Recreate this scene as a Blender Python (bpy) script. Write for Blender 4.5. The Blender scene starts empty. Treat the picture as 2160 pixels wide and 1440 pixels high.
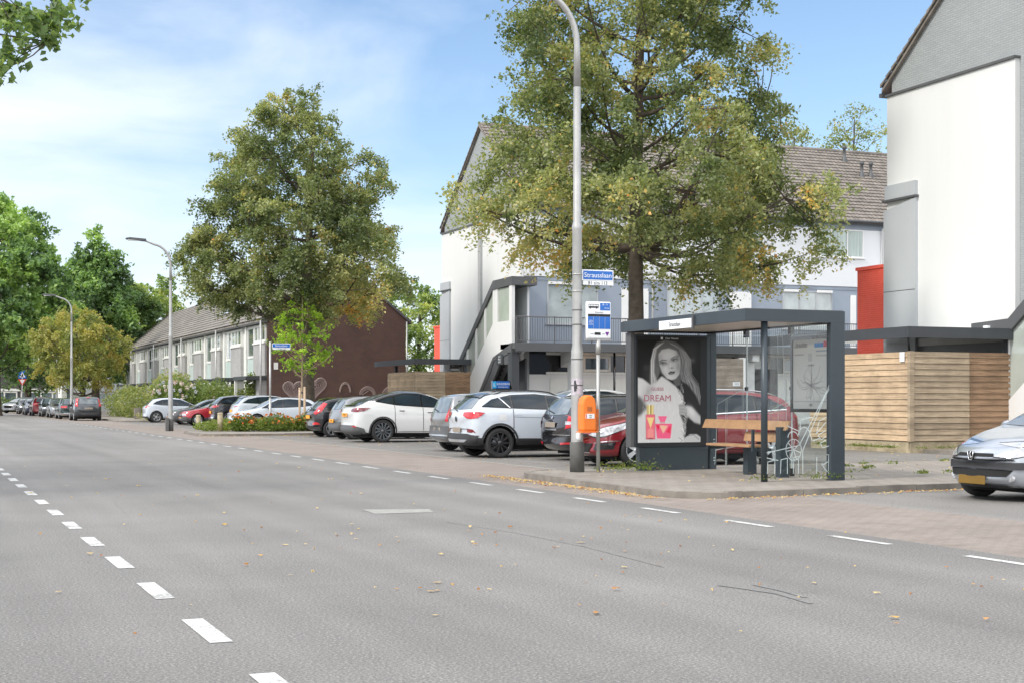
import bpy, bmesh, math, random
import numpy as np
from mathutils import Vector, Matrix
from mathutils.bvhtree import BVHTree
from mathutils.geometry import delaunay_2d_cdt

random.seed(7)
PI = math.pi
COL = bpy.context.scene.collection
# ---- survey constants: camera 1.35 m above the road, road runs along +Y ----
CF, CH, EYE = 3100.0, 841.0, 1.35
TH = math.radians(22.278)
FX, FY = math.sin(TH), math.cos(TH)
def ang(px): return TH + math.atan((px-1080)/CF)
def onx(px, X): return X/math.tan(ang(px))
def ony(px, Y): return Y*math.tan(ang(px))
def dep(x, y): return FX*x+FY*y
def hgt(py, x, y): return EYE+(CH-py)/CF*dep(x, y)
def gnd(px, py, z=0.0):
    d = CF*(EYE-z)/(py-CH); l = (px-1080)/CF*d
    return (FX*d+FY*l, FY*d-FX*l)

# ---------------------------------------------------------------- helpers
def tag(o, label=None, cat=None, group=None, kind=None):
    if label: o['label'] = label
    if cat: o['category'] = cat
    if group: o['group'] = group
    if kind: o['kind'] = kind
    return o
def empty(name, loc=(0, 0, 0), rz=0):
    o = bpy.data.objects.new(name, None); COL.objects.link(o)
    o.location = loc; o.rotation_euler = (0, 0, rz); o.empty_display_size = .2
    return o
def copy_tree(o, parent=None):
    c = o.copy(); COL.objects.link(c)
    if parent: c.parent = parent
    for ch in [x for x in o.children]: copy_tree(ch, c)
    return c
def link_mesh(name, me, parent=None):
    o = bpy.data.objects.new(name, me); COL.objects.link(o)
    if parent: o.parent = parent
    return o
class MB:
    def __init__(s): s.v = []; s.f = []; s.m = []; s.sm = []
    def add(s, vs, fs, mi=0, smooth=False):
        b = len(s.v); s.v += [tuple(v) for v in vs]
        for f in fs: s.f.append(tuple(b+i for i in f)); s.m.append(mi); s.sm.append(smooth)
        return s
    def box(s, x0, x1, y0, y1, z0, z1, mi=0):
        vs = [(x0,y0,z0),(x1,y0,z0),(x1,y1,z0),(x0,y1,z0),(x0,y0,z1),(x1,y0,z1),(x1,y1,z1),(x0,y1,z1)]
        return s.add(vs, [(0,3,2,1),(4,5,6,7),(0,1,5,4),(1,2,6,5),(2,3,7,6),(3,0,4,7)], mi)
    def prism(s, poly, a, b, axis='z', mi=0):
        # poly: 2D points; axis: extrusion axis. x: (y,z)  y: (x,z)  z: (x,y)
        n = len(poly)
        def p(q, t): return {'x': (t, q[0], q[1]), 'y': (q[0], t, q[1]), 'z': (q[0], q[1], t)}[axis]
        vs = [p(q, a) for q in poly]+[p(q, b) for q in poly]
        fs = [tuple(range(n))[::-1], tuple(range(n, 2*n))]+[(i, (i+1) % n, n+(i+1) % n, n+i) for i in range(n)]
        return s.add(vs, fs, mi)
    def tube(s, path, rad, n=10, cap=True, mi=0):
        path = [Vector(p) for p in path]; k = len(path)
        if not hasattr(rad, '__len__'): rad = [rad]*k
        vs = []; up = None
        for i, p in enumerate(path):
            t = (path[min(i+1, k-1)]-path[max(i-1, 0)])
            if t.length < 1e-9: t = Vector((0,0,1))
            t.normalize()
            if up is None:
                up = Vector((1,0,0)) if abs(t.x) < .8 else Vector((0,1,0))
            a = (up - t*up.dot(t)).normalized(); up = a; b = t.cross(a)
            for j in range(n):
                w = 2*PI*j/n; vs.append(p+(a*math.cos(w)+b*math.sin(w))*rad[i])
        fs = []
        for i in range(k-1):
            for j in range(n):
                fs.append((i*n+j, i*n+(j+1) % n, (i+1)*n+(j+1) % n, (i+1)*n+j))
        s.add(vs, fs, mi, True)
        if cap:
            b = len(s.v)-len(vs)
            s.f.append(tuple(b+j for j in range(n))[::-1]); s.m.append(mi); s.sm.append(False)
            s.f.append(tuple(b+(k-1)*n+j for j in range(n))); s.m.append(mi); s.sm.append(False)
        return s
    def lathe(s, prof, n=24, axis='z', org=(0,0,0), mi=0):
        # prof: (r, t) along axis
        vs = []; fs = []; k = len(prof)
        for r, t in prof:
            for j in range(n):
                w = 2*PI*j/n; c, q = r*math.cos(w), r*math.sin(w)
                p = {'z': (c, q, t), 'y': (c, t, q), 'x': (t, c, q)}[axis]
                vs.append((p[0]+org[0], p[1]+org[1], p[2]+org[2]))
        for i in range(k-1):
            for j in range(n): fs.append((i*n+j, i*n+(j+1) % n, (i+1)*n+(j+1) % n, (i+1)*n+j))
        return s.add(vs, fs, mi, True)
    def ico(s, c, r, sub=2, mi=0):
        bm = bmesh.new(); bmesh.ops.create_icosphere(bm, subdivisions=sub, radius=1)
        r = r if hasattr(r, '__len__') else (r, r, r)
        vs = [(v.co.x*r[0]+c[0], v.co.y*r[1]+c[1], v.co.z*r[2]+c[2]) for v in bm.verts]
        fs = [tuple(v.index for v in f.verts) for f in bm.faces]; bm.free()
        return s.add(vs, fs, mi, True)
    def build(s, name, mats, parent=None, bevel=0, recalc=True):
        me = bpy.data.meshes.new(name)
        me.from_pydata(s.v, [], s.f)
        if not isinstance(mats, (list, tuple)): mats = [mats]
        for m in mats: me.materials.append(m)
        me.polygons.foreach_set('material_index', s.m); me.polygons.foreach_set('use_smooth', s.sm)
        if recalc:
            bm = bmesh.new(); bm.from_mesh(me); bmesh.ops.recalc_face_normals(bm, faces=bm.faces); bm.to_mesh(me); bm.free()
        me.update()
        o = link_mesh(name, me, parent)
        if bevel:
            b = o.modifiers.new('b', 'BEVEL'); b.width = bevel; b.segments = 2; b.limit_method = 'ANGLE'; b.angle_limit = math.radians(40)
        return o
def bx(name, m, parent, *a, bevel=0): return MB().box(*a).build(name, m, parent, bevel)
def struct(o, **k): tag(o, kind='structure'); return o
def bake(o):
    dg = bpy.context.evaluated_depsgraph_get()
    me = bpy.data.meshes.new_from_object(o.evaluated_get(dg))
    return me
def text(name, body, size, loc, rot, m, parent, ext=.002, sx=1, align='CENTER'):
    cu = bpy.data.curves.new(name, 'FONT'); cu.body = body; cu.size = size; cu.align_x = align; cu.align_y = 'CENTER'; cu.extrude = ext
    cu.resolution_u = 3
    t = bpy.data.objects.new(name, cu); COL.objects.link(t)
    me = bake(t); bpy.data.objects.remove(t); me.materials.clear(); me.materials.append(m)
    o = link_mesh(name, me, parent); o.location = loc; o.rotation_euler = rot; o.scale = (sx, 1, 1)
    return o
FACE_MY = (PI/2, 0, 0); FACE_MX = (PI/2, 0, -PI/2)

# ---------------------------------------------------------------- materials
def nmat(name):
    m = bpy.data.materials.new(name); m.use_nodes = True
    nt = m.node_tree; b = nt.nodes['Principled BSDF']
    return m, nt, b
def N(nt, t, **k):
    n = nt.nodes.new(t)
    for a, v in k.items():
        if a in n.inputs: n.inputs[a].default_value = v
        else: setattr(n, a, v)
    return n
def pos(nt, sw=None, scale=None):
    g = N(nt, 'ShaderNodeNewGeometry'); out = g.outputs['Position']
    if sw:
        s = N(nt, 'ShaderNodeSeparateXYZ'); nt.links.new(out, s.inputs[0]); c = N(nt, 'ShaderNodeCombineXYZ')
        for i, a in enumerate(sw): nt.links.new(s.outputs['XYZ'.index(a)], c.inputs[i])
        out = c.outputs[0]
    if scale:
        mp = N(nt, 'ShaderNodeMapping'); mp.inputs['Scale'].default_value = scale; nt.links.new(out, mp.inputs[0]); out = mp.outputs[0]
    return out
def objpos(nt, scale=(1,1,1)):
    g = N(nt, 'ShaderNodeTexCoord'); mp = N(nt, 'ShaderNodeMapping'); mp.inputs['Scale'].default_value = scale
    nt.links.new(g.outputs['Object'], mp.inputs[0]); return mp.outputs[0]
def noise(nt, vec, sc, det=4, rough=.55):
    n = N(nt, 'ShaderNodeTexNoise'); n.inputs['Scale'].default_value = sc; n.inputs['Detail'].default_value = det; n.inputs['Roughness'].default_value = rough
    nt.links.new(vec, n.inputs['Vector']); return n.outputs['Fac']
def ramp(nt, fac, stops, interp='LINEAR'):
    r = N(nt, 'ShaderNodeValToRGB'); r.color_ramp.interpolation = interp
    e = r.color_ramp.elements
    while len(e) < len(stops): e.new(.5)
    for i, (p, c) in enumerate(stops):
        e[i].position = p; e[i].color = (c[0], c[1], c[2], 1) if hasattr(c, '__len__') else (c, c, c, 1)
    nt.links.new(fac, r.inputs[0]); return r.outputs[0]
def mixc(nt, fac, a, b, mode='MIX'):
    n = N(nt, 'ShaderNodeMix', data_type='RGBA', blend_type=mode)
    for sock, v in ((n.inputs[0], fac), (n.inputs[6], a), (n.inputs[7], b)):
        if hasattr(v, 'is_linked'): nt.links.new(v, sock)
        elif hasattr(v, '__len__'): sock.default_value = (v[0], v[1], v[2], 1)
        else: sock.default_value = v
    return n.outputs[2]
def bump(nt, b, h, strength=.3, dist=.02):
    n = N(nt, 'ShaderNodeBump'); n.inputs['Strength'].default_value = strength; n.inputs['Distance'].default_value = dist
    nt.links.new(h, n.inputs['Height']); nt.links.new(n.outputs[0], b.inputs['Normal'])
def surf(name, c, rough=.6, metal=0, var=.12, vs=1.5, bs=0, bscale=40, coat=0, spec=.5, obj=False):
    m, nt, b = nmat(name)
    v = objpos(nt) if obj else pos(nt)
    n1 = noise(nt, v, vs, 5)
    lo = tuple(x*(1-var) for x in c); hi = tuple(min(1, x*(1+var)) for x in c)
    nt.links.new(ramp(nt, n1, [(.3, lo), (.7, hi)]), b.inputs['Base Color'])
    b.inputs['Roughness'].default_value = rough; b.inputs['Metallic'].default_value = metal
    b.inputs['Coat Weight'].default_value = coat; b.inputs['Coat Roughness'].default_value = .03
    b.inputs['Specular IOR Level'].default_value = spec
    if bs: bump(nt, b, noise(nt, v, bscale, 3), bs, .01)
    return m
def hexc(r, g, b):
    f = lambda x: (x/255/12.92) if x/255 <= .04045 else ((x/255+.055)/1.055)**2.4
    return (f(r), f(g), f(b))
def brick(name, sw, c1, c2, mortar, bw=.22, bh=.065, ms=.01, rough=.8, bs=.6, off=.5, var=.25):
    m, nt, b = nmat(name)
    v = pos(nt, sw)
    t = N(nt, 'ShaderNodeTexBrick'); nt.links.new(v, t.inputs['Vector']); t.offset = off
    t.inputs['Color1'].default_value = (*c1, 1); t.inputs['Color2'].default_value = (*c2, 1); t.inputs['Mortar'].default_value = (*mortar, 1)
    t.inputs['Scale'].default_value = 1; t.inputs['Brick Width'].default_value = bw; t.inputs['Row Height'].default_value = bh
    t.inputs['Mortar Size'].default_value = ms; t.inputs['Mortar Smooth'].default_value = .3; t.inputs['Bias'].default_value = 0
    big = ramp(nt, noise(nt, pos(nt), .7, 6), [(.25, 1-var), (.75, 1+var)])
    nt.links.new(mixc(nt, 1, t.outputs['Color'], big, 'MULTIPLY'), b.inputs['Base Color'])
    b.inputs['Roughness'].default_value = rough
    inv = N(nt, 'ShaderNodeMath', operation='SUBTRACT'); inv.inputs[0].default_value = 1; nt.links.new(t.outputs['Fac'], inv.inputs[1])
    add = N(nt, 'ShaderNodeMath', operation='MULTIPLY_ADD'); nt.links.new(noise(nt, v, 30, 3), add.inputs[0]); add.inputs[1].default_value = .5
    nt.links.new(inv.outputs[0], add.inputs[2]); bump(nt, b, add.outputs[0], bs, .01)
    return m
def wood(name, sw, c, dark, board=.15, org=0.0):
    # horizontal cladding boards; sw = (along, height)
    m, nt, b = nmat(name)
    g = N(nt, 'ShaderNodeNewGeometry'); s = N(nt, 'ShaderNodeSeparateXYZ'); nt.links.new(g.outputs['Position'], s.inputs[0])
    al = s.outputs['XYZ'.index(sw[0])]
    fl = N(nt, 'ShaderNodeMath', operation='DIVIDE'); nt.links.new(s.outputs[2], fl.inputs[0]); fl.inputs[1].default_value = board
    fo = N(nt, 'ShaderNodeMath', operation='FLOOR'); nt.links.new(fl.outputs[0], fo.inputs[0])
    c3 = N(nt, 'ShaderNodeCombineXYZ'); nt.links.new(al, c3.inputs[0]); nt.links.new(s.outputs[2], c3.inputs[1]); nt.links.new(fo.outputs[0], c3.inputs[2])
    mp = N(nt, 'ShaderNodeMapping'); mp.inputs['Scale'].default_value = (1.2, 22, 3.7); nt.links.new(c3.outputs[0], mp.inputs[0])
    grain = noise(nt, mp.outputs[0], 1.6, 6, .65)
    wn = N(nt, 'ShaderNodeTexWhiteNoise', noise_dimensions='1D'); nt.links.new(fo.outputs[0], wn.inputs['W'])
    col = ramp(nt, grain, [(.28, dark), (.5, c), (.75, tuple(min(1, x*1.35) for x in c))])
    tone = ramp(nt, wn.outputs['Value'], [(0, .82), (1, 1.12)])
    vo = N(nt, 'ShaderNodeTexVoronoi'); mp2 = N(nt, 'ShaderNodeMapping'); mp2.inputs['Scale'].default_value = (2.2, 6.5, 3.7); nt.links.new(c3.outputs[0], mp2.inputs[0]); nt.links.new(mp2.outputs[0], vo.inputs['Vector'])
    knot = ramp(nt, vo.outputs['Distance'], [(.05, .35), (.11, 1)])
    bl = ramp(nt, noise(nt, pos(nt), 1.7, 6, .6), [(.3, .78), (.72, 1.22)])
    c_ = mixc(nt, 1, mixc(nt, 1, mixc(nt, 1, col, tone, 'MULTIPLY'), knot, 'MULTIPLY'), bl, 'MULTIPLY')
    nt.links.new(c_, b.inputs['Base Color']); b.inputs['Roughness'].default_value = .75
    bump(nt, b, grain, .3, .01)
    return m
def leafmat(name, cols, trans=.42):
    m = bpy.data.materials.new(name); m.use_nodes = True; nt = m.node_tree; nt.nodes.clear()
    out = N(nt, 'ShaderNodeOutputMaterial'); at = N(nt, 'ShaderNodeAttribute'); at.attribute_name = 'tint'
    col = ramp(nt, at.outputs['Fac'], [(i/(len(cols)-1), c) for i, c in enumerate(cols)])
    d = N(nt, 'ShaderNodeBsdfPrincipled'); d.inputs['Roughness'].default_value = .5; d.inputs['Specular IOR Level'].default_value = .35
    t = N(nt, 'ShaderNodeBsdfTranslucent'); mx = N(nt, 'ShaderNodeMixShader'); mx.inputs[0].default_value = trans
    nt.links.new(col, d.inputs['Base Color']); nt.links.new(mixc(nt, 1, col, (1.3, 1.4, .6), 'MULTIPLY'), t.inputs['Color'])
    nt.links.new(d.outputs[0], mx.inputs[1]); nt.links.new(t.outputs[0], mx.inputs[2]); nt.links.new(mx.outputs[0], out.inputs[0])
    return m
def attrmat(name, rough=.5, coat=0):
    m, nt, b = nmat(name); a = N(nt, 'ShaderNodeAttribute'); a.attribute_name = 'print'
    nt.links.new(a.outputs['Color'], b.inputs['Base Color']); b.inputs['Roughness'].default_value = rough; b.inputs['Coat Weight'].default_value = coat; b.inputs['Specular IOR Level'].default_value = .12
    return m
def glassmat(name, tint=(.9, .95, .95), alpha=.0, rough=.02):
    # thin pane: mostly see-through with fresnel reflection
    m = bpy.data.materials.new(name); m.use_nodes = True; nt = m.node_tree; nt.nodes.clear()
    out = N(nt, 'ShaderNodeOutputMaterial'); g = N(nt, 'ShaderNodeBsdfGlossy'); g.inputs['Roughness'].default_value = rough
    tr = N(nt, 'ShaderNodeBsdfTransparent'); tr.inputs[0].default_value = (*tint, 1)
    lw = N(nt, 'ShaderNodeLayerWeight'); lw.inputs[0].default_value = .5
    pw = N(nt, 'ShaderNodeMath', operation='POWER'); pw.inputs[1].default_value = 4.0; nt.links.new(lw.outputs['Facing'], pw.inputs[0])
    ad = N(nt, 'ShaderNodeMath', operation='MULTIPLY_ADD'); ad.inputs[1].default_value = .8; ad.inputs[2].default_value = .025+alpha; nt.links.new(pw.outputs[0], ad.inputs[0])
    mx = N(nt, 'ShaderNodeMixShader'); nt.links.new(ad.outputs[0], mx.inputs[0]); nt.links.new(tr.outputs[0], mx.inputs[1]); nt.links.new(g.outputs[0], mx.inputs[2])
    nt.links.new(mx.outputs[0], out.inputs[0])
    return m
def paint(name, c, metal=0, rough=.35, flake=.04):
    return surf(name, c, rough, metal, flake, 3, coat=1, obj=True)

M = {}
M['carglass'] = surf('car_glass', (.018, .028, .038), .03, 0, .4, 1.2, coat=0, spec=.42, obj=True)
M['screen'] = surf('windscreen_glass', (.10, .13, .15), .03, 0, .5, 1.4, coat=.6, spec=.7, obj=True)
M['trim'] = surf('black_plastic', (.03, .031, .034), .55)
M['gloss'] = surf('gloss_black', (.012, .012, .014), .15, coat=.6)
M['greytrim'] = surf('grey_plastic', (.09, .092, .095), .5)
M['dark'] = surf('dark_void', (.008, .008, .008), .9)
M['tyre'] = surf('tyre_rubber', (.022, .022, .023), .8, bs=.2)
M['alloy'] = surf('alloy', (.55, .56, .57), .3, .85)
M['blackrim'] = surf('black_rim', (.03, .031, .034), .3, .3, coat=.5)
M['greyrim'] = surf('grey_rim', (.12, .13, .14), .35, .6)
M['chrome'] = surf('chrome', (.75, .76, .78), .12, 1)
M['lamp'] = surf('headlight', (.46, .47, .49), .08, .2, .55, 9, coat=1, obj=True)
M['amber'] = surf('indicator', (.75, .22, .03), .15, coat=1)
M['tail'] = surf('tail_light', (.5, .012, .02), .12, 0, .35, 9, coat=1, obj=True)
M['taildark'] = surf('tail_light_dark', (.16, .01, .018), .12, 0, .3, 9, coat=1, obj=True)
M['plate'] = surf('number_plate', hexc(240, 160, 30), .4)
M['plateblur'] = surf('muted_plate', hexc(140, 130, 118), .6)
M['plateold'] = surf('ochre_plate', hexc(118, 90, 30), .5)
M['ink'] = surf('black_ink', (.01, .01, .012), .6)
M['white'] = surf('white_paint', (.8, .8, .79), .5, var=.04)
M['wall'] = surf('white_render', (.80, .80, .78), .75, var=.035, vs=.5, bs=.15, bscale=60)
M['wallb'] = surf('white_boarding', (.74, .76, .78), .7, var=.04, vs=.4)
M['bluegrey'] = surf('blue_grey_wall', (.29, .335, .40), .7, var=.08, vs=.6)
M['lightgrey'] = surf('light_grey_panel', (.42, .44, .46), .6, var=.06, vs=.5)
M['gbrickx'] = brick('grey_painted_brick', 'YZX', (.30, .32, .325), (.33, .35, .355), (.25, .265, .27), var=.06, bs=.5, ms=.008)
M['anth'] = surf('anthracite', (.045, .05, .056), .5, var=.1)
M['anthl'] = surf('anthracite_trim', (.085, .088, .092), .55, var=.1)
M['shelter'] = surf('shelter_paint', (.035, .048, .058), .38, .1, .08, 2, bs=.05, bscale=300)
M['redbrick'] = brick('red_painted_brick', 'YZX', (.90, .13, .085), (.92, .15, .10), (.8, .10, .07), var=.08, bs=.6)
M['redbricky'] = brick('red_painted_brick_end', 'XZY', (.90, .13, .085), (.92, .15, .10), (.8, .10, .07), var=.08, bs=.6)
M['brown'] = brick('brown_brick', 'XZY', (.085, .034, .024), (.055, .026, .021), (.12, .085, .07), .22, .068, .010, var=.2)
M['brownx'] = brick('brown_brick_side', 'YZX', (.085, .034, .024), (.055, .026, .021), (.12, .085, .07), .22, .068, .010, var=.2)
M['gbrickA'] = brick('grey_house_brick', 'YZX', (.34, .335, .325), (.40, .39, .38), (.28, .275, .265), .22, .07, .01, var=.15)
M['darkbrick'] = brick('dark_brick', 'XZY', (.075, .07, .066), (.05, .048, .046), (.1, .095, .09), .3, .1, .012, var=.2)
M['tile'] = surf('roof_tile', (.19, .168, .148), .85, var=.32, vs=2.2, bs=.4, bscale=25)
M['tileA'] = surf('roof_tile_old', (.19, .175, .155), .85, var=.3, vs=1.2, bs=.4, bscale=25)
M['tiled'] = surf('roof_tile_dark', (.07, .07, .075), .8, var=.3, vs=1.2, bs=.4, bscale=25)
M['steel'] = surf('galvanised', (.42, .42, .41), .45, .5, .14, 3, bs=.1)
M['sleeve'] = surf('lamp_sleeve', (.11, .11, .105), .7, 0, .2, 5)
M['pale'] = surf('pale_frame', (.7, .7, .66), .5, var=.06)
M['palegreen'] = surf('pale_panel', (.42, .5, .47), .55, var=.06)
def streaked(name, c, sc, lo, hi, rough=.8, s1=1.0):
    m, nt, b = nmat(name); n_ = noise(nt, pos(nt, None, sc), s1, 5, .6)
    nt.links.new(mixc(nt, 1, c, ramp(nt, n_, [(.3, lo), (.7, hi)]), 'MULTIPLY'), b.inputs['Base Color']); b.inputs['Roughness'].default_value = rough; return m
M['curtain'] = streaked('net_curtain', (.48, .56, .53), (9, 9, .25), .6, 1.25)
M['wall'] = streaked('white_render', (.67, .672, .665), (1.2, 1.2, .12), .975, 1.02, .75)
M['pane'] = surf('window_pane', (.10, .13, .14), .04, 0, .6, .8, coat=1, spec=1)
M['panelight'] = surf('window_pane_curtained', (.42, .47, .47), .06, 0, .18, 1.5, coat=1, spec=.8)
M['fx'] = wood('fence_board_sunny', 'YZ', (.45, .33, .21), (.29, .195, .12))  # sun-facing side: sunlight put into a lighter copy of the board colour
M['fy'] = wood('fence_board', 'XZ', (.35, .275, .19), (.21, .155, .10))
M['fd'] = wood('gate_board', 'XZ', (.27, .17, .10), (.12, .07, .04))
M['fg'] = wood('grey_shed_board', 'XZ', (.30, .255, .21), (.18, .15, .12))
M['bench'] = surf('bench_wood', (.37, .22, .115), .5, var=.15, vs=8)
M['orange'] = surf('orange_plastic', (.80, .20, .025), .5, var=.05)
M['rust'] = surf('orange_bracket', (.5, .13, .03), .6, var=.3, vs=12)
M['blue'] = surf('sign_blue', (.012, .13, .48), .35, var=.04)
M['signw'] = surf('sign_white', (.8, .82, .84), .35, var=.03)
M['signred'] = surf('sign_red', (.65, .03, .03), .35)
M['bark'] = surf('bark', (.085, .068, .052), .9, var=.35, vs=6, bs=.9, bscale=14)
M['barkl'] = surf('young_bark', (.3, .22, .15), .8, var=.2, vs=6, bs=.3)
M['stake'] = surf('stake_wood', (.46, .34, .23), .8, var=.15, vs=5, bs=.2)
M['bollard'] = surf('bollard_wood', (.36, .30, .2), .8, var=.25, vs=6, bs=.3)
def decalmat():
    m = bpy.data.materials.new('frosted_decal'); m.use_nodes = True; nt = m.node_tree; nt.nodes.clear()
    out = N(nt, 'ShaderNodeOutputMaterial'); d = N(nt, 'ShaderNodeBsdfDiffuse'); d.inputs[0].default_value = (.6, .68, .68, 1); t = N(nt, 'ShaderNodeBsdfTransparent'); mx = N(nt, 'ShaderNodeMixShader'); mx.inputs[0].default_value = .62
    nt.links.new(t.outputs[0], mx.inputs[1]); nt.links.new(d.outputs[0], mx.inputs[2]); nt.links.new(mx.outputs[0], out.inputs[0]); return m
M['decal'] = decalmat()
M['ceiling'] = surf('shelter_ceiling', (.62, .58, .52), .35, var=.1, vs=1.5)
M['gl'] = glassmat('clear_glass', (.95, .97, .97))
M['print'] = attrmat('poster_print', .35, .0)
M['mapprint'] = attrmat('map_print', .5)
M['solar'] = surf('solar_panel', (.35, .38, .42), .1, coat=1)
M['chalk'] = surf('chalk', (.3, .235, .215), .9)
M['glow'] = nmat('warm_ceiling_lamp')[0]
_b = M['glow'].node_tree.nodes['Principled BSDF']; _b.inputs['Emission Color'].default_value = (1, .45, .12, 1); _b.inputs['Emission Strength'].default_value = 4

# ground surfaces
def asphalt(name, c=.21, warm=0, track=True):
    m, nt, b = nmat(name); v = pos(nt)
    g1 = noise(nt, v, 62, 5, .8); g2 = noise(nt, v, 38, 2, .6); big = noise(nt, v, .33, 5, .55)
    mp = N(nt, 'ShaderNodeMapping'); mp.inputs['Scale'].default_value = (1.1, .035, 1); nt.links.new(v, mp.inputs[0])
    strk = noise(nt, mp.outputs[0], 1.0, 4)
    sp = ramp(nt, g1, [(.32, .18), (.44, .74), (.56, 1.15), (.68, 2.4)])
    s2 = ramp(nt, g2, [(.3, .86), (.7, 1.14)])
    bg = ramp(nt, big, [(.3, .88), (.7, 1.12)]); st = ramp(nt, strk, [(.3, .92), (.7, 1.08)])
    col = mixc(nt, 1, (c*(1.02+warm), c, c*(.965-warm), 1), sp, 'MULTIPLY')
    for q in (s2, bg, st): col = mixc(nt, 1, col, q, 'MULTIPLY')
    nt.links.new(col, b.inputs['Base Color']); b.inputs['Roughness'].default_value = .8; b.inputs['Specular IOR Level'].default_value = .3
    # tyre polished tracks, repaired areas, oil and damp stains
    mp3 = N(nt, 'ShaderNodeMapping'); mp3.inputs['Scale'].default_value = (.75, .004, 1); nt.links.new(v, mp3.inputs[0])
    tr = ramp(nt, noise(nt, mp3.outputs[0], 1.0, 2), [(.35, .90), (.65, 1.09)])
    mp4 = N(nt, 'ShaderNodeMapping'); mp4.inputs['Scale'].default_value = (.22, .07, 1); nt.links.new(v, mp4.inputs[0])
    vo = N(nt, 'ShaderNodeTexVoronoi', distance='CHEBYCHEV'); nt.links.new(mp4.outputs[0], vo.inputs['Vector']); vo.inputs['Scale'].default_value = 1
    bw = N(nt, 'ShaderNodeRGBToBW'); nt.links.new(vo.outputs['Color'], bw.inputs[0]); rep = ramp(nt, bw.outputs[0], [(.2, .93), (.8, 1.05)])
    oil = ramp(nt, noise(nt, v, 1.1, 6, .7), [(.62, 1), (.74, .78)])
    crk = N(nt, 'ShaderNodeTexVoronoi', feature='DISTANCE_TO_EDGE'); dv = mixc(nt, .12, v, noise(nt, v, 2.0, 5)); nt.links.new(dv, crk.inputs['Vector']); crk.inputs['Scale'].default_value = .45
    ck = ramp(nt, crk.outputs['Distance'], [(.0, .90), (.005, 1)])
    for q in (tr, rep, oil, ck): col = mixc(nt, 1, col, q, 'MULTIPLY')
    nt.links.new(col, b.inputs['Base Color'])
    bump(nt, b, g1, .5, .008)
    return m
M['road'] = asphalt('road_asphalt', .205, .018)
M['park'] = asphalt('bay_asphalt', .19, .03)
def paving(name, c1, c2, mort, w, hh, sw='XYZ', ms=.012, moss=0):
    m = brick(name, sw, c1, c2, mort, w, hh, ms, .85, .35, .5, .14)
    nt = m.node_tree; b = nt.nodes['Principled BSDF']; src = b.inputs['Base Color'].links[0].from_socket
    sp = ramp(nt, noise(nt, pos(nt), 60, 3, .7), [(.3, .75), (.7, 1.25)])
    col = mixc(nt, 1, src, sp, 'MULTIPLY')
    dirt = ramp(nt, noise(nt, pos(nt), 2.2, 7, .7), [(.5, 0), (.72, .55)])
    col = mixc(nt, dirt, col, (.13, .105, .075))
    nt.links.new(col, b.inputs['Base Color'])
    return m
M['klinker'] = paving('brick_strip', (.265, .225, .195), (.235, .20, .175), (.19, .16, .14), .21, .105)
M['slabs'] = paving('pavement_slabs', (.27, .243, .212), (.24, .216, .19), (.15, .135, .11), .3, .3)
M['kerb'] = surf('kerb_stone', (.20, .18, .155), .85, var=.3, vs=3, bs=.4, bscale=30)
M['soil'] = surf('ground_soil', (.13, .12, .08), .95, var=.35, vs=.8, bs=.5, bscale=8)
def worn_paint(name, c, under, lo, hi):
    m, nt, b = nmat(name); n_ = noise(nt, pos(nt), 26, 6, .75); n2_ = noise(nt, pos(nt), 2.5, 3)
    f = mixc(nt, .4, n_, n2_); nt.links.new(mixc(nt, ramp(nt, f, [(lo, 0), (hi, 1)]), under, c), b.inputs['Base Color']); b.inputs['Roughness'].default_value = .7; return m
M['line'] = worn_paint('road_paint', (.56, .56, .54), (.24, .235, .225), .42, .50)
M['wornline'] = surf('worn_line', (.30, .275, .24), .7, var=.3, vs=9)
M['patch'] = surf('concrete_patch', (.29, .285, .265), .8, var=.18, vs=7, bs=.3, bscale=60)
M['tar'] = surf('tar_mark', (.19, .186, .18), .6, var=.3, vs=6)
# ---------------------------------------------------------------- foliage
def leaf_mesh(name, pts, tint, size, mat, parent=None, seed=0, flat=.0, aspect=.62, mats=None):
    rng = np.random.default_rng(seed); n = len(pts)
    sz = (size*(.65+.7*rng.random(n)))[:, None]
    nrm = rng.normal(size=(n, 3)); nrm[:, 2] = np.abs(nrm[:, 2])*(1+flat)+.25; nrm /= np.linalg.norm(nrm, axis=1)[:, None]
    a = rng.normal(size=(n, 3)); a[:, 2] -= .5; a -= nrm*(a*nrm).sum(1)[:, None]; a /= np.linalg.norm(a, axis=1)[:, None]
    b = np.cross(nrm, a)
    v = np.empty((n, 4, 3))
    v[:, 0] = pts-a*sz*.5; v[:, 1] = pts+b*sz*aspect*.5-a*sz*.08+nrm*sz*.1; v[:, 2] = pts+a*sz*.5; v[:, 3] = pts-b*sz*aspect*.5-a*sz*.08+nrm*sz*.1
    me = bpy.data.meshes.new(name); me.vertices.add(4*n); me.vertices.foreach_set('co', v.reshape(-1))
    me.loops.add(4*n); me.loops.foreach_set('vertex_index', np.arange(4*n, dtype=np.int32))
    me.polygons.add(n); me.polygons.foreach_set('loop_start', np.arange(0, 4*n, 4, dtype=np.int32))
    me.update(calc_edges=True)
    at = me.attributes.new('tint', 'FLOAT', 'FACE'); at.data.foreach_set('value', np.clip(tint, 0, 1).astype(np.float32))
    me.materials.append(mat)
    return link_mesh(name, me, parent)
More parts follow.
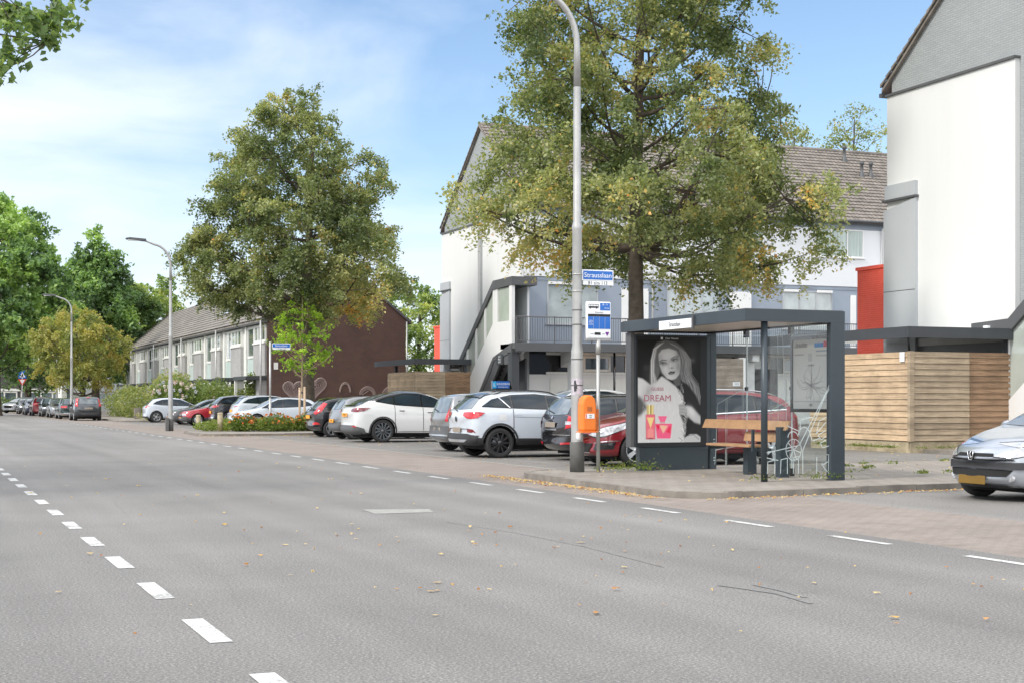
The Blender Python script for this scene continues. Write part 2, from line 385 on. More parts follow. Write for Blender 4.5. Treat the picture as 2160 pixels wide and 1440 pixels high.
def spray_points(rng, centre, r, n, droop=.3, twigs=9, flat=.7):
    # leaves strung along short twigs leaving a clump centre
    t = rng.integers(0, twigs, n)
    d = rng.normal(size=(twigs, 3)); d[:, 2] = d[:, 2]*flat; d /= np.linalg.norm(d, axis=1)[:, None]
    ln = r*(.55+.6*rng.random(twigs))
    s = rng.random(n)**.6
    p = d[t]*(ln[t]*s)[:, None]
    p[:, 2] -= droop*r*s**2
    p += rng.normal(size=(n, 3))*r*.12
    return p+centre
def limb(mb, a, b, r0, r1, rng, sag=.0, n=6, seg=5):
    a = np.array(a); b = np.array(b); L = np.linalg.norm(b-a)
    off = rng.normal(size=3)*L*.06
    pts = []; rs = []
    for i in range(seg+1):
        t = i/seg; p = a*(1-t)+b*t+off*math.sin(PI*t)
        p[2] += -sag*L*math.sin(PI*t)
        pts.append(p); rs.append(r0*(1-t)+r1*t)
    mb.tube(pts, rs, n, cap=False)
    return pts
def make_tree(name, base, env, trunk_h, tr, nclump, per, cr, leaf, mat, tintf, seed, label, cat='tree', group=None,
              bark=None, lean=(0, 0), fork=None, nlimb=34, droop=.35, inner=.35, zs=None, gap=.0, off=None, zatt=None):
    # env: [(z, radius)], base: (x, y, z)
    rng = np.random.default_rng(seed); bark = bark or M['bark']
    root = empty(name, base); tag(root, label, cat, group)
    ez = np.array([e[0] for e in env]); er = np.array([e[1] for e in env])
    zz = np.linspace(ez[0], ez[-1], 200); w = np.interp(zz, ez, er)**1.5+.05; w /= w.sum()
    z = rng.choice(zz, nclump, p=w)+rng.normal(size=nclump)*.1
    th = rng.random(nclump)*2*PI
    lob = 1+.11*np.sin(th*3+z*.9+seed)+.09*np.sin(th*7-z*1.7+seed*2)
    rr = np.interp(z, ez, er)*lob*(inner+(1-inner)*rng.random(nclump)**.55)
    top = np.interp(z/ez[-1], [0, 1], [0, 1])
    c = np.stack([rr*np.cos(th)+lean[0]*top, rr*np.sin(th)+lean[1]*top, z], 1)
    if off is not None:
        k = np.interp(z, [o[0] for o in off], [o[1] for o in off]); k2 = np.interp(z, [o[0] for o in off], [o[2] for o in off]); c[:, 0] += k; c[:, 1] += k2
    mb = MB(); H = trunk_h
    tp = []; trr = []
    for i in range(13):
        t = i/12; tp.append((lean[0]*t*t+math.sin(t*4+seed)*.1*t*tr*6, lean[1]*t*t+math.cos(t*5+seed)*.1*t*tr*5, H*t)); trr.append(tr*(1.35 if i == 0 else 1.04 if i == 1 else 1)*(1-.86*t)+.012)
    # root flare
    tp.insert(1, (tp[0][0], tp[0][1], H*.018)); trr.insert(1, tr*1.12)
    mb.tube(tp, trr, 12, cap=False)
    tpa = np.array(tp)
    def trunk_at(zq):
        return np.array([np.interp(zq, tpa[:, 2], tpa[:, 0]), np.interp(zq, tpa[:, 2], tpa[:, 1]), zq]), float(np.interp(zq, tpa[:, 2], trr))
    order = rng.permutation(nclump); main = order[:nlimb]; segs = []
    for i in main:
        d = np.hypot(c[i, 0], c[i, 1]); zq = max(zatt or ez[0]*.75, min(H*.93, c[i, 2]-d*.55-.2))
        a, ra = trunk_at(zq); r0 = min(ra*.5, .03+.013*d)
        segs += limb(mb, a, c[i], r0, .012, rng, .10, 7, 6)
    sg = np.array(segs)
    for i in order[nlimb:]:
        q = np.linalg.norm(sg-c[i], axis=1)+np.maximum(0, sg[:, 2]-c[i, 2])*.6; j = int(np.argmin(q))
        limb(mb, sg[j], c[i], .018+.004*q[j], .006, rng, .03, 4, 3)
    mb.build('trunk', bark, root)
    P = []; T = []
    csz = cr*(.7+.6*rng.random(nclump)); ct = rng.normal(size=nclump)*.10
    for i in range(nclump):
        k = max(6, int(per*(csz[i]/cr)**2*(.7+.6*rng.random())))
        p = spray_points(rng, c[i], csz[i], k, droop)
        P.append(p); T.append(np.full(k, ct[i]))
    P = np.concatenate(P); T = np.concatenate(T)
    ang_ = np.arctan2(P[:, 1], P[:, 0]); T = T+tintf(P, rng)+rng.normal(size=len(P))*.09
    leaf_mesh('crown', P, T, leaf, mat, root, seed)
    return root
def bush(name, blobs, leaf, n, mat, seed, label, cat='bush', group=None, tint=.5, stems=True, kind=None, tv=.12):
    # blobs: (x, y, z, rx, ry, rz) in world metres, z = centre
    rng = np.random.default_rng(seed); P = []; T = []
    vol = [b[3]*b[4]*b[5] for b in blobs]; tot = sum(v**.67 for v in vol)
    for b, v in zip(blobs, vol):
        k = int(n*v**.67/tot); d = rng.normal(size=(k, 3)); d /= np.linalg.norm(d, axis=1)[:, None]
        lob = 1+.18*np.sin(d[:, 0]*5+b[0])*np.cos(d[:, 2]*6+b[1])+.1*np.sin(d[:, 1]*11)
        r = lob*(.45+.6*rng.random(k)**.5)
        p = d*np.array(b[3:6])*r[:, None]+np.array(b[:3]); p[:, 2] = np.maximum(p[:, 2], .03); P.append(p)
        T.append(np.full(k, rng.normal()*.07))
    P = np.concatenate(P); T = np.concatenate(T)
    cx, cy = P[:, 0].mean(), P[:, 1].mean(); org = np.array([cx, cy, 0])
    t = tint+T+rng.normal(size=len(P))*tv
    if not stems:
        o = leaf_mesh(name, P-org, t, leaf, mat, None, seed); o.location = org; tag(o, label, cat, group, kind); return o
    root = empty(name, tuple(org)); tag(root, label, cat, group)
    leaf_mesh('foliage', P-org, t, leaf, mat, root, seed)
    mb = MB()
    for b in blobs:
        for _ in range(6):
            mb.tube([(b[0]-cx+rng.normal()*.08, b[1]-cy+rng.normal()*.08, 0), (b[0]-cx+rng.normal()*b[3]*.3, b[1]-cy+rng.normal()*b[4]*.3, b[2]+b[5]*.4)], [.022, .008], 5, cap=False)
    mb.build('stem', M['bark'], root)
    return root
LG = {}
LG['linden'] = leafmat('linden_leaves', [(0.075, 0.105, 0.052), (0.161, 0.201, 0.094), (0.286, 0.316, 0.156), (0.455, 0.442, 0.220), (0.722, 0.517, 0.188), (0.795, 0.343, 0.110)])
LG['green'] = leafmat('green_leaves', [(0.067, 0.106, 0.054), (0.123, 0.202, 0.099), (0.226, 0.352, 0.137), (0.429, 0.564, 0.194), (0.663, 0.792, 0.349)])
LG['maple'] = leafmat('maple_leaves', [(0.063, 0.102, 0.053), (0.115, 0.185, 0.082), (0.211, 0.296, 0.114), (0.379, 0.462, 0.164), (0.631, 0.591, 0.263)])
LG['yellow'] = leafmat('yellowing_leaves', [(0.101, 0.131, 0.057), (0.201, 0.235, 0.084), (0.335, 0.339, 0.113), (0.469, 0.391, 0.131), (0.469, 0.287, 0.113)])
LG['lime'] = leafmat('lime_leaves', [(0.154, 0.264, 0.039), (0.264, 0.418, 0.052), (0.396, 0.550, 0.078), (0.550, 0.660, 0.130)], .45)
LG['bush'] = leafmat('bush_leaves', [(0.047, 0.079, 0.033), (0.095, 0.157, 0.052), (0.173, 0.228, 0.074), (0.284, 0.299, 0.110), (0.410, 0.342, 0.184)])
LG['bed'] = leafmat('bed_leaves', [(0.066, 0.111, 0.026), (0.132, 0.187, 0.039), (0.242, 0.281, 0.065), (0.308, 0.221, 0.104)])
LG['flower'] = leafmat('orange_petals', [(0.427, 0.075, 0.020), (0.570, 0.150, 0.030), (0.617, 0.300, 0.060)], .2)
LG['fallen'] = leafmat('fallen_leaves', [(.22, .09, .03), (.42, .2, .06), (.55, .36, .10), (.6, .45, .18), (.45, .33, .18)], .1)
LG['bloom'] = leafmat('hydrangea_blooms', [(.55, .55, .75), (.7, .68, .62), (.62, .45, .5), (.75, .72, .62)], .2)
def t_linden(P, rng):
    return .34+.03*(P[:, 2]-P[:, 2].mean())*-.3+.10*np.sin(P[:, 0]*1.1+P[:, 2]*.8)+.08*np.sin(P[:, 1]*1.9-P[:, 2]*1.3)+(rng.random(len(P)) < .02)*.35
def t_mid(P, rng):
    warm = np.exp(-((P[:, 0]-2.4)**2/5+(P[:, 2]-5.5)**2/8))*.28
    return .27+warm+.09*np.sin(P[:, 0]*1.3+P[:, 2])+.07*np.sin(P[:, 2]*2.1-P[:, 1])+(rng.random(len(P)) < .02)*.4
def t_green(P, rng): return .5+.13*np.sin(P[:, 0]*.8+P[:, 2]*1.2)+.1*np.sin(P[:, 1]*1.3-P[:, 2]*.9)
def t_dark(P, rng): return .32+.1*np.sin(P[:, 0]*.9+P[:, 2]*1.1)
def t_flat(P, rng): return .5+.1*np.sin(P[:, 0]*2+P[:, 2]*2.3)

# big linden beside the shelter
LX, LY = 20.3, 39.6
make_tree('linden_tree', (LX, LY, .0), [(4.9, 1.9), (5.6, 4.1), (6.5, 5.1), (7.3, 5.7), (8.1, 5.0), (9, 4.3), (12, 4.1), (14.5, 4.0), (16.5, 3.5), (19, 2.4), (20.6, .8)], 18.5, .27,
          620, 265, .71, .118, LG['linden'], t_linden, 11, 'big linden tree turning yellow between the bus shelter and the garages', nlimb=60, droop=.5, zatt=5.9,
          off=[(4, 1.5, 0), (5.5, 1.1, 0), (7.3, .15, .0), (9, .3, 0), (12, 0, 0), (20, -.2, 0)])
# middle tree in front of the brown brick gable
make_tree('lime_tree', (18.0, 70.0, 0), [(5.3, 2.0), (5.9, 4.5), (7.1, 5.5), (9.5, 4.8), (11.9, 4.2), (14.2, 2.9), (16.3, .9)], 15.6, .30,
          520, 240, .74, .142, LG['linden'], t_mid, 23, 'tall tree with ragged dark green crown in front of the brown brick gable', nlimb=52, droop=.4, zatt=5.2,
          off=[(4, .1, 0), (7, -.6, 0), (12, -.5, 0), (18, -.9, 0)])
# left background
make_tree('plane_tree', (6.4, 127, 0), [(4.4, 2.5), (6, 5.4), (9, 6.0), (13, 5.2), (16, 3.6), (17.6, 1.6), (18.2, .8)], 16.5, .5, 360, 170, 1.05, .34, LG['green'], t_green, 31,
          'huge bright green tree at the far left end of the street', nlimb=30)
make_tree('plane_tree', (16.5, 146, 0), [(4, 3), (8, 4.0), (12, 3.4), (15.5, 2.0), (17.4, .6)], 16, .4, 240, 160, 1.1, .36, LG['green'], lambda P, r: t_green(P, r)-.12, 33,
          'darker green tall tree just right of the huge bright green one', nlimb=24)
make_tree('garden_tree', (22.5, 150, 0), [(3, 4), (7, 5.4), (10, 4.0), (12.4, 2.0), (13.6, .7)], 12, .35, 230, 150, 1.1, .34, LG['maple'], lambda P, r: t_green(P, r)+.05, 35,
          'rounded olive green tree behind the roof of the far white house', nlimb=24)
make_tree('garden_tree', (35, 186, 0), [(3, 3), (7, 4.6), (10, 4.2), (13.2, .8)], 12, .35, 120, 90, 1.2, .36, LG['maple'], t_dark, 37,
          'small dark distant tree top above the far end of the terrace roof', nlimb=16)
make_tree('plane_tree', (12, 170, 0), [(3, 5), (7, 7), (12, 6), (17, 1)], 14, .4, 180, 100, 1.5, .42, LG['green'], t_dark, 39,
          'dark tree filling the gap low behind the bright green tree', nlimb=16)
make_tree('robinia_tree', (12.0, 113, 0), [(2.2, 2.0), (3.6, 3.1), (5.6, 3.4), (7.0, 2.3), (8.2, .8)], 7.4, .15, 190, 110, .62, .19, LG['yellow'], t_flat, 41,
          'low spreading tree with yellowing leaves beside the far parked cars', nlimb=26, lean=(-.9, 0), droop=.7, zatt=1.6)
make_tree('young_tree', gnd(637, 897, .12)+(.12,), [(2.6, .7), (3.2, 1.45), (4.3, 1.35), (5.4, .7), (6.4, .12)], 6.3, .045, 100, 26, .30, .15, LG['lime'], t_flat, 43,
          'young lime green tree held by wooden stakes in the flower bed', bark=M['barkl'], nlimb=26, droop=.1)
# behind the gap right of the brown gable
make_tree('garden_tree', (32.5, 96, 0), [(1.5, 3.2), (4, 4.0), (6.5, 3.4), (8.4, 2.0), (9.4, .6)], 8.5, .25, 190, 110, .8, .22, LG['maple'], lambda P, r: t_green(P, r)+.12, 47,
          'pale green bushy tree in the gap between the brown gable and the white flats', nlimb=20)
make_tree('garden_tree', (35.5, 91, 0), [(1.2, 2.4), (4, 2.8), (8, 2.4), (10.0, .6)], 9, .25, 130, 110, .75, .22, LG['bush'], t_dark, 48,
          'darker tree pressed against the red wall behind the white flats', nlimb=18)
for i, (x, y, h_, r_, lab) in enumerate([(50.5, 84, 19.0, 2.6, 'thin sparse tree top above the tiled roof, nearest the linden'), (56.3, 86, 20.3, 2.4, 'sparse tree top in the middle above the tiled roof behind the vents'), (62.5, 88, 22.3, 3.0, 'denser tree top above the tiled roof touching the tall white wall')]):
    make_tree('garden_tree', (x, y, 0), [(12, 2.5), (15, r_), (h_-1.5, r_*.8), (h_, .5)], h_-1, .22, 130, 42, .8, .2, LG['linden'], lambda P, r: .33+t_flat(P, r)*.1, 51+i, lab, nlimb=26, droop=.0, group='tree tops behind the tiled roof')
# overhanging tree whose trunk stands outside the frame on the left
def overhang():
    rng = np.random.default_rng(61); root = empty('maple_tree', (-6.5, 20.5, 0)); tag(root, 'leafy maple branches hanging into the top left corner', 'tree')
    mb = MB(); mb.tube([(0, 0, 0), (.1, 0, 3), (.3, .1, 6), (.2, .2, 10)], [.42, .33, .26, .1], 12, cap=False)
    P = []
    cl = []
    while len(cl) < 280:
        p = (rng.normal()*2.4-3.0, rng.normal()*2.2+5.0, 9.5+rng.normal()*1.2)
        if p[2] > 7.6: cl.append(p)
    hang = [(60, 10, 7.6), (20, 15, 7.0), (100, 20, 7.6), (40, 60, 7.5), (85, 55, 7.2), (125, 35, 7.4), (20, 90, 7.6), (60, 45, 7.2), (105, 65, 7.4), (15, 130, 7.2), (140, 22, 7.6), (45, 85, 7.5), (90, 85, 7.4), (5, 60, 7.2), (5, 150, 7.4), (75, 5, 7.9), (148, 5, 7.8), (25, 112, 7.5), (120, 8, 7.7), (0, 30, 7.4), (0, 5, 7.6), (-10, 110, 7.4), (30, 35, 7.1), (95, 0, 7.6)]
    for px, py, X in hang:   # branch tips placed in space, 20 m away
        x = X-6.0; y = onx(px, x) if ang(px) > 0 else 20
        d = 20.5; l = (px-1080)/CF*d; x = FX*d+FY*l; y = FY*d-FX*l
        cl.append((x+6.5+rng.normal()*.05, y-20.5+rng.normal()*.4, EYE+(CH-py)/CF*d))
    segs = [(0.3, .1, 5), (.3, .1, 6), (.2, .2, 8)]
    for i in range(40):
        c = cl[i*7]; segs += [tuple(q) for q in limb(mb, (.25, .1, 6+rng.random()*2), c, .06, .012, rng, .05, 6, 6)]
    for c in cl[-24::4]: segs += [tuple(q) for q in limb(mb, (.25, .1, 5.5), c, .07, .01, rng, -.08, 6, 8)]
    sg = np.array(segs)
    for c in cl[-24:]:
        q = np.linalg.norm(sg-np.array(c), axis=1); limb(mb, sg[int(np.argmin(q))], c, .012, .004, rng, 0, 4, 3)
    mb.build('trunk', M['bark'], root)
    for i, c in enumerate(cl):
        hq = i >= len(cl)-24
        P.append(spray_points(rng, np.array(c), .24 if hq else .9, 44 if hq else 60, .5))
    P = np.concatenate(P); leaf_mesh('crown', P, .42+rng.normal(size=len(P))*.15, .13, LG['maple'], root, 5, aspect=.7)
overhang()
# ---------------------------------------------------------------- cars
def catm(pts, x):
    return float(np.interp(x, [p[0] for p in pts], [p[1] for p in pts]))
def poly_patch(poly, step):
    # triangulate a 2D polygon with interior points
    n = len(poly); P = []; E = []
    for i in range(n):
        a = Vector(poly[i]); b = Vector(poly[(i+1) % n]); k = max(1, int((b-a).length/step))
        for j in range(k): P.append(a.lerp(b, j/k))
    m = len(P); E = [(i, (i+1) % m) for i in range(m)]
    xs = [p.x for p in P]; ys = [p.y for p in P]
    x = min(xs)+step*.6
    def inside(q):
        c = False; j = m-1
        for i in range(m):
            if (P[i].y > q[1]) != (P[j].y > q[1]) and q[0] < (P[j].x-P[i].x)*(q[1]-P[i].y)/(P[j].y-P[i].y)+P[i].x: c = not c
            j = i
        return c
    extra = []
    while x < max(xs):
        y = min(ys)+step*.6
        while y < max(ys):
            if inside((x, y)): extra.append(Vector((x, y)))
            y += step
        x += step
    r = delaunay_2d_cdt([Vector((p.x, p.y)) for p in P]+extra, E, [], 0, 1e-5)
    vs, fs = r[0], r[2]
    keep = []
    for f in fs:
        cx = sum(vs[i].x for i in f)/3; cy = sum(vs[i].y for i in f)/3
        if inside((cx, cy)): keep.append(tuple(f))
    return vs, keep
class Body:
    def __init__(s, me): s.t = BVHTree.FromPolygons([v.co.copy() for v in me.vertices], [tuple(p.vertices) for p in me.polygons])
    def patch(s, mb, poly, view, off, step=.09, mi=0, maxd=9):
        # view: 'R' (from -y) 'L' (from +y) 'F' 'B' 'T'; poly (X,z) for sides, (y,z) front/back, (X,y) top
        vs, fs = poly_patch(poly, step); out = []; ok = []
        for p in vs:
            o, d = {'R': ((p.x, -5, p.y), (0, 1, 0)), 'L': ((p.x, 5, p.y), (0, -1, 0)), 'F': ((9, p.x, p.y), (-1, 0, 0)), 'B': ((-9, p.x, p.y), (1, 0, 0)), 'T': ((p.x, p.y, 5), (0, 0, -1))}[view]
            h = s.t.ray_cast(Vector(o), Vector(d))
            if h[0] is None: out.append((0, 0, 0)); ok.append(False)
            else:
                nn = h[1]
                out.append(tuple(h[0]-Vector(d)*off*.6+nn*off*.6*(1 if nn.dot(Vector(d)) < 0 else -1))); ok.append(True)
        f2 = [f for f in fs if all(ok[i] for i in f)]
        if view in ('L',): f2 = [f[::-1] for f in f2]
        mb.add(out, f2, mi, True)
def wheel_meshes(r, w, kind, rimr=.68):
    out = {}
    t = MB(); ri = r*rimr
    t.lathe([(ri, -w*.42), (ri+.02, -w*.5), (r*.9, -w*.5), (r*.97, -w*.45), (r, -w*.32), (r, w*.32), (r*.97, w*.45), (r*.9, w*.5), (ri+.02, w*.5), (ri, w*.42)], 36, 'y')
    ri2 = ri*1.0
    m = MB()
    # outer face is at -w/2 (right side wheel); barrel + lip
    m.lathe([(ri2, w*.42), (ri2, -w*.40), (ri2*1.015, -w*.47), (ri2*.95, -w*.46), (ri2*.93, -w*.30), (ri2*.9, w*.1)], 36, 'y')
    yf = -w*.40
    def spoke(a, wa, wb, r0, r1, tw=0, dep_=.03):
        c, s_ = math.cos(a), math.sin(a); pts = []
        def q(rr, off): return (rr*math.cos(a+tw*rr)-off*math.sin(a+tw*rr), rr*math.sin(a+tw*rr)+off*math.cos(a+tw*rr))
        A = [q(r0, wa), q(r0, -wa), q((r0+r1)/2, -(wa+wb)/2), q(r1, -wb), q(r1, wb), q((r0+r1)/2, (wa+wb)/2)]
        n = len(A); vs = [(p[0], yf-.012, p[1]) for p in A]+[(p[0], yf+dep_, p[1]) for p in A]
        m.add(vs, [tuple(range(n)), tuple(range(n, 2*n))[::-1]]+[(i, (i+1) % n, n+(i+1) % n, n+i) for i in range(n)])
    if kind == 'cap':
        m.lathe([(0, yf-.03), (ri2*.3, yf-.03), (ri2*.55, yf-.012), (ri2*.95, yf)], 30, 'y')
        for i in range(8): spoke(i*PI/4, .02, .035, ri2*.35, ri2*.9, 0, .0)
    else:
        ns = {'five': 5, 'ten': 10, 'twelve': 12, 'vee': 5}[kind]
        for i in range(ns):
            a = i*2*PI/ns
            if kind == 'five': spoke(a, .035, .05, ri2*.12, ri2*.96); 
            elif kind == 'vee': spoke(a-.16, .016, .02, ri2*.12, ri2*.96, .0); spoke(a+.16, .016, .02, ri2*.12, ri2*.96, .0)
            elif kind == 'ten': spoke(a, .012, .02, ri2*.12, ri2*.96)
            else: spoke(a, .012, .026, ri2*.25, ri2*.95, .6)
        m.lathe([(0, yf-.02), (ri2*.2, yf-.02), (ri2*.24, yf), (ri2*.2, yf+.03)], 20, 'y')
    d = MB(); d.lathe([(0, 0), (ri2*.93, 0), (ri2*.93, .01), (0, .01)], 24, 'y')
    return t, m, d
WC = {}
def wheels(root, sp):
    key = (sp['wr'], sp.get('rim', 'five'), sp.get('rimm', 'alloy'), sp.get('ww', .22))
    if key not in WC:
        t, m, d = wheel_meshes(key[0], key[3], key[1], sp.get('rimr', .68))
        WC[key] = (t, m, d)
    xf = sp['L']/2-sp['fo']; xr = xf-sp['wb']; yw = sp['W']/2-key[3]/2-.012
    proto = WC[key]
    for X in (xf, xr):
        for sgn in (-1, 1):
            if isinstance(proto, tuple) and len(proto) == 3 and isinstance(proto[0], MB):
                t, m, d = proto
                wo = t.build('wheel', M['tyre'], root); ro = m.build('rim', M[key[2]], wo); do = d.build('brake_disc', M['greyrim'], wo)
                WC[key] = proto = (wo.data, ro.data, do.data, 1)
            else:
                wo = link_mesh('wheel', proto[0], root); ro = link_mesh('rim', proto[1], wo); do = link_mesh('brake_disc', proto[2], wo)
            wo.location = (X, sgn*yw, key[0])
            if sgn > 0: wo.rotation_euler = (0, 0, PI)
BODYC = {}
def car(sp, loc, rz, label, cat='car', group=None, name='parked_car'):
    L, W = sp['L'], sp['W']; hw = W/2
    root = empty(name, (loc[0], loc[1], loc[2] if len(loc) > 2 else 0), rz); tag(root, label, cat, group)
    top = sp['top']; belt = sp['belt']; clear = sp.get('clear', .22)
    xs = sorted(set([0, .04, .12, .3, .55, .85]+[round(p[0], 3) for p in top]+[L-.6, L-.3, L-.12, L-.04, L]))
    o = []
    for x in xs:
        if o and x-o[-1] < .035: continue
        o.append(x)
    x2 = [o[0]]
    for x in o[1:]:
        while x-x2[-1] > .42: x2.append(x2[-1]+(x-x2[-1])/math.ceil((x-x2[-1])/.42))
        x2.append(x)
    xs = x2
    fr = sp.get('front', [(0, .70), (.05, .84), (.15, .92), (.4, .975), (.9, 1)])
    rr = sp.get('rearp', [(0, .80), (.05, .89), (.15, .945), (.4, .985), (.9, 1)])
    bot = sp.get('bot', [(0, .34), (.05, .26), (.2, clear), (L-.2, clear+.03), (L-.05, .32), (L, .38)])
    tmax = sp.get('tum', .74)
    R = []
    for x in xs:
        w = hw*min(catm(fr, x), catm(rr, L-x)); T = catm(top, x); B = catm(bot, x); bl = min(catm(belt, x), T-.05); bl = max(bl, B+.1)
        g = max(0, min(1, (T-bl-.05)/.40)); wt = w*(.90-(.90-tmax)*g)
        mid = (B+bl)/2; gz = T-bl
        e1 = bl+gz*.45; e2 = bl+gz*(.80 if g > .3 else .7); e3 = bl+gz*.93
        half = [(0, B), (.5*w, B), (.86*w, B+.005), (.965*w, B+.08), (.99*w, B+.16), (w, mid), (w*.992, bl-.10*min(1, (bl-B)/.5)), (w*.965, bl),
                (w*.965+(wt-w*.965)*.5, e1), (wt*1.02, e2), (wt*.93, e3), (wt*.62, T-.012*(1+g)), (0, T)]
        ring = [(y, z) for y, z in half]+[(-y, z) for y, z in half[-2:0:-1]]
        R.append([(L/2-x, y, z) for y, z in ring])
    n = len(R[0]); vs = [p for r in R for p in r]; fs = []
    for i in range(len(R)-1):
        for j in range(n): fs.append((i*n+j, i*n+(j+1) % n, (i+1)*n+(j+1) % n, (i+1)*n+j))
    fs.append(tuple(range(n))[::-1]); fs.append(tuple((len(R)-1)*n+j for j in range(n)))
    # plan rounding of nose and tail
    bulF, bulR = sp.get('bulge', (.22, .14))
    v2 = []
    for X, y, z in vs:
        q = (abs(y)/hw)**2.4; f = max(0, (X-(L/2-.9))/.9); b = max(0, (-(L/2-.9)-X)/.9)
        v2.append((X-bulF*q*f**1.2+bulR*q*b**1.2, y, z))
    me = bpy.data.meshes.new('t'); me.from_pydata(v2, [], fs)
    bm = bmesh.new(); bm.from_mesh(me); bmesh.ops.recalc_face_normals(bm, faces=bm.faces); bm.to_mesh(me); bm.free()
    to = bpy.data.objects.new('t', me); COL.objects.link(to)
    sb = to.modifiers.new('s', 'SUBSURF'); sb.levels = 2; sb.render_levels = 2
    me1 = bake(to); body = Body(me1)
    cut = MB(); xf = L/2-sp['fo']; xr = xf-sp['wb']; wr = sp['wr']; ar = wr+sp.get('gap', .055)
    for X in (xf, xr):
        for sg in (-1, 1):
            y0, y1 = (hw+.1)*sg, (hw-.34)*sg
            k = 28; vs = []
            for y in (y0, y1):
                for j in range(k):
                    a = 2*PI*j/k; vs.append((X+ar*math.cos(a), y, wr+ar*math.sin(a)))
            f_ = [tuple(range(k)), tuple(range(k, 2*k))[::-1]]+[(j, (j+1) % k, k+(j+1) % k, k+j) for j in range(k)]
            cut.add(vs, f_, 0)
    co = cut.build('cut', [M['dark']])
    for p_ in co.data.polygons: p_.material_index = 0
    bmat = M[sp['paint']] if isinstance(sp['paint'], str) else sp['paint']
    me1.materials.clear()
    for q in (bmat, M[sp.get('low', 'trim')], M['dark'], M[sp['roofm']] if 'roofm' in sp else bmat): me1.materials.append(q)
    lowz = sp.get('lowz', 0)
    rfx = sp.get('roofx')
    for p_ in me1.polygons:
        c = p_.center; p_.material_index = 1 if c.z < lowz or (c.z < clear+.02) else 0; p_.use_smooth = True
        if rfx and L/2-rfx[1] < c.x < L/2-rfx[0] and c.z > rfx[2] and p_.normal.z > .3: p_.material_index = 3
    bo = bpy.data.objects.new('b', me1); COL.objects.link(bo)
    # the cutter uses slot 2 (dark)
    co.data.materials.clear()
    for q in (M['dark'],)*3: co.data.materials.append(q)
    for p_ in co.data.polygons: p_.material_index = 2
    md = bo.modifiers.new('c', 'BOOLEAN'); md.operation = 'DIFFERENCE'; md.object = co; md.solver = 'EXACT'; md.material_mode = 'INDEX'
    me2 = bake(bo)
    for ob in (to, bo, co): bpy.data.objects.remove(ob)
    me2.name = 'body'
    link_mesh('body', me2, root)
    def X(x): return L/2-x
    # side windows
    def sides(nm, poly, m, off, step=.09, parent=None, lab=None):
        for v in ('R', 'L'):
            mb = MB(); body.patch(mb, [(X(a), b) for a, b in poly], v, off, step)
            if mb.f:
                q = mb.build(nm, m, parent or root, recalc=False)
    gb, gt = sp['glass_bot'], sp['glass_top']
    sides('window_surround', [p for p in gb]+[p for p in gt[::-1]], M['gloss'], .004)
    dv = sp['div']
    def seg(a, b, inset=.022):
        a += inset; b -= inset
        xb = [a]+[p[0] for p in gb if a < p[0] < b]+[b]
        xt = [a]+[p[0] for p in gt if a < p[0] < b]+[b]
        lo = [(x, catm(gb, x)+inset) for x in xb]; hi = [(x, catm(gt, x)-inset) for x in xt]
        q = lo+hi[::-1]; r = [q[0]]
        for p in q[1:]:
            if math.hypot(p[0]-r[-1][0], p[1]-r[-1][1]) > .01: r.append(p)
        if math.hypot(r[0][0]-r[-1][0], r[0][1]-r[-1][1]) < .01: r.pop()
        return r
    # trimmed so top never drops below bottom
    x0 = gb[0][0]; x1 = gb[-1][0]
    cuts = [x0]+dv+[x1]
    for a, b in zip(cuts[:-1], cuts[1:]):
        q = seg(a, b)
        lo = [p for p in q]
        if len(q) >= 3: sides('side_window', q, M['carglass'], .010)
    # windscreen, rear window
    for nm, key, v, m in (('windscreen', 'ws', 'F', sp.get('wsm', 'screen')), ('rear_window', 'rw', 'B', 'screen')):
        z0, z1, w0, w1 = sp[key]
        mb = MB(); body.patch(mb, [(-w0, z0), (0, z0-.02), (w0, z0), (w1, z1), (0, z1+.02), (-w1, z1)], v, .008, .1)
        mb.build(nm, M[m], root, recalc=False)
    # seams
    if not sp.get('far'):
        mb = MB()
        for x in sp.get('seams', []):
            for v in ('R', 'L'): body.patch(mb, [(X(x), clear+.12), (X(x+.016), clear+.12), (X(x+.016), catm(gb, x)-.01), (X(x), catm(gb, x)-.01)], v, .004, .1)
        for v in ('R', 'L'): body.patch(mb, [(X(sp['fo']+wr+.15), clear+.13), (X(sp['fo']+sp['wb']-wr-.12), clear+.13), (X(sp['fo']+sp['wb']-wr-.12), clear+.142), (X(sp['fo']+wr+.15), clear+.142)], v, .002, .2)
        mb.build('door_seam', M['dark'], root, recalc=False)
        for x in sp.get('handles', []):
            z = catm(gb, x)-sp.get('hdrop', .13)
            sides('door_handle', [(x, z-.014), (x+.17, z-.012), (x+.17, z+.014), (x, z+.014)], M[sp.get('handlem', 'trim')], .022, .08)
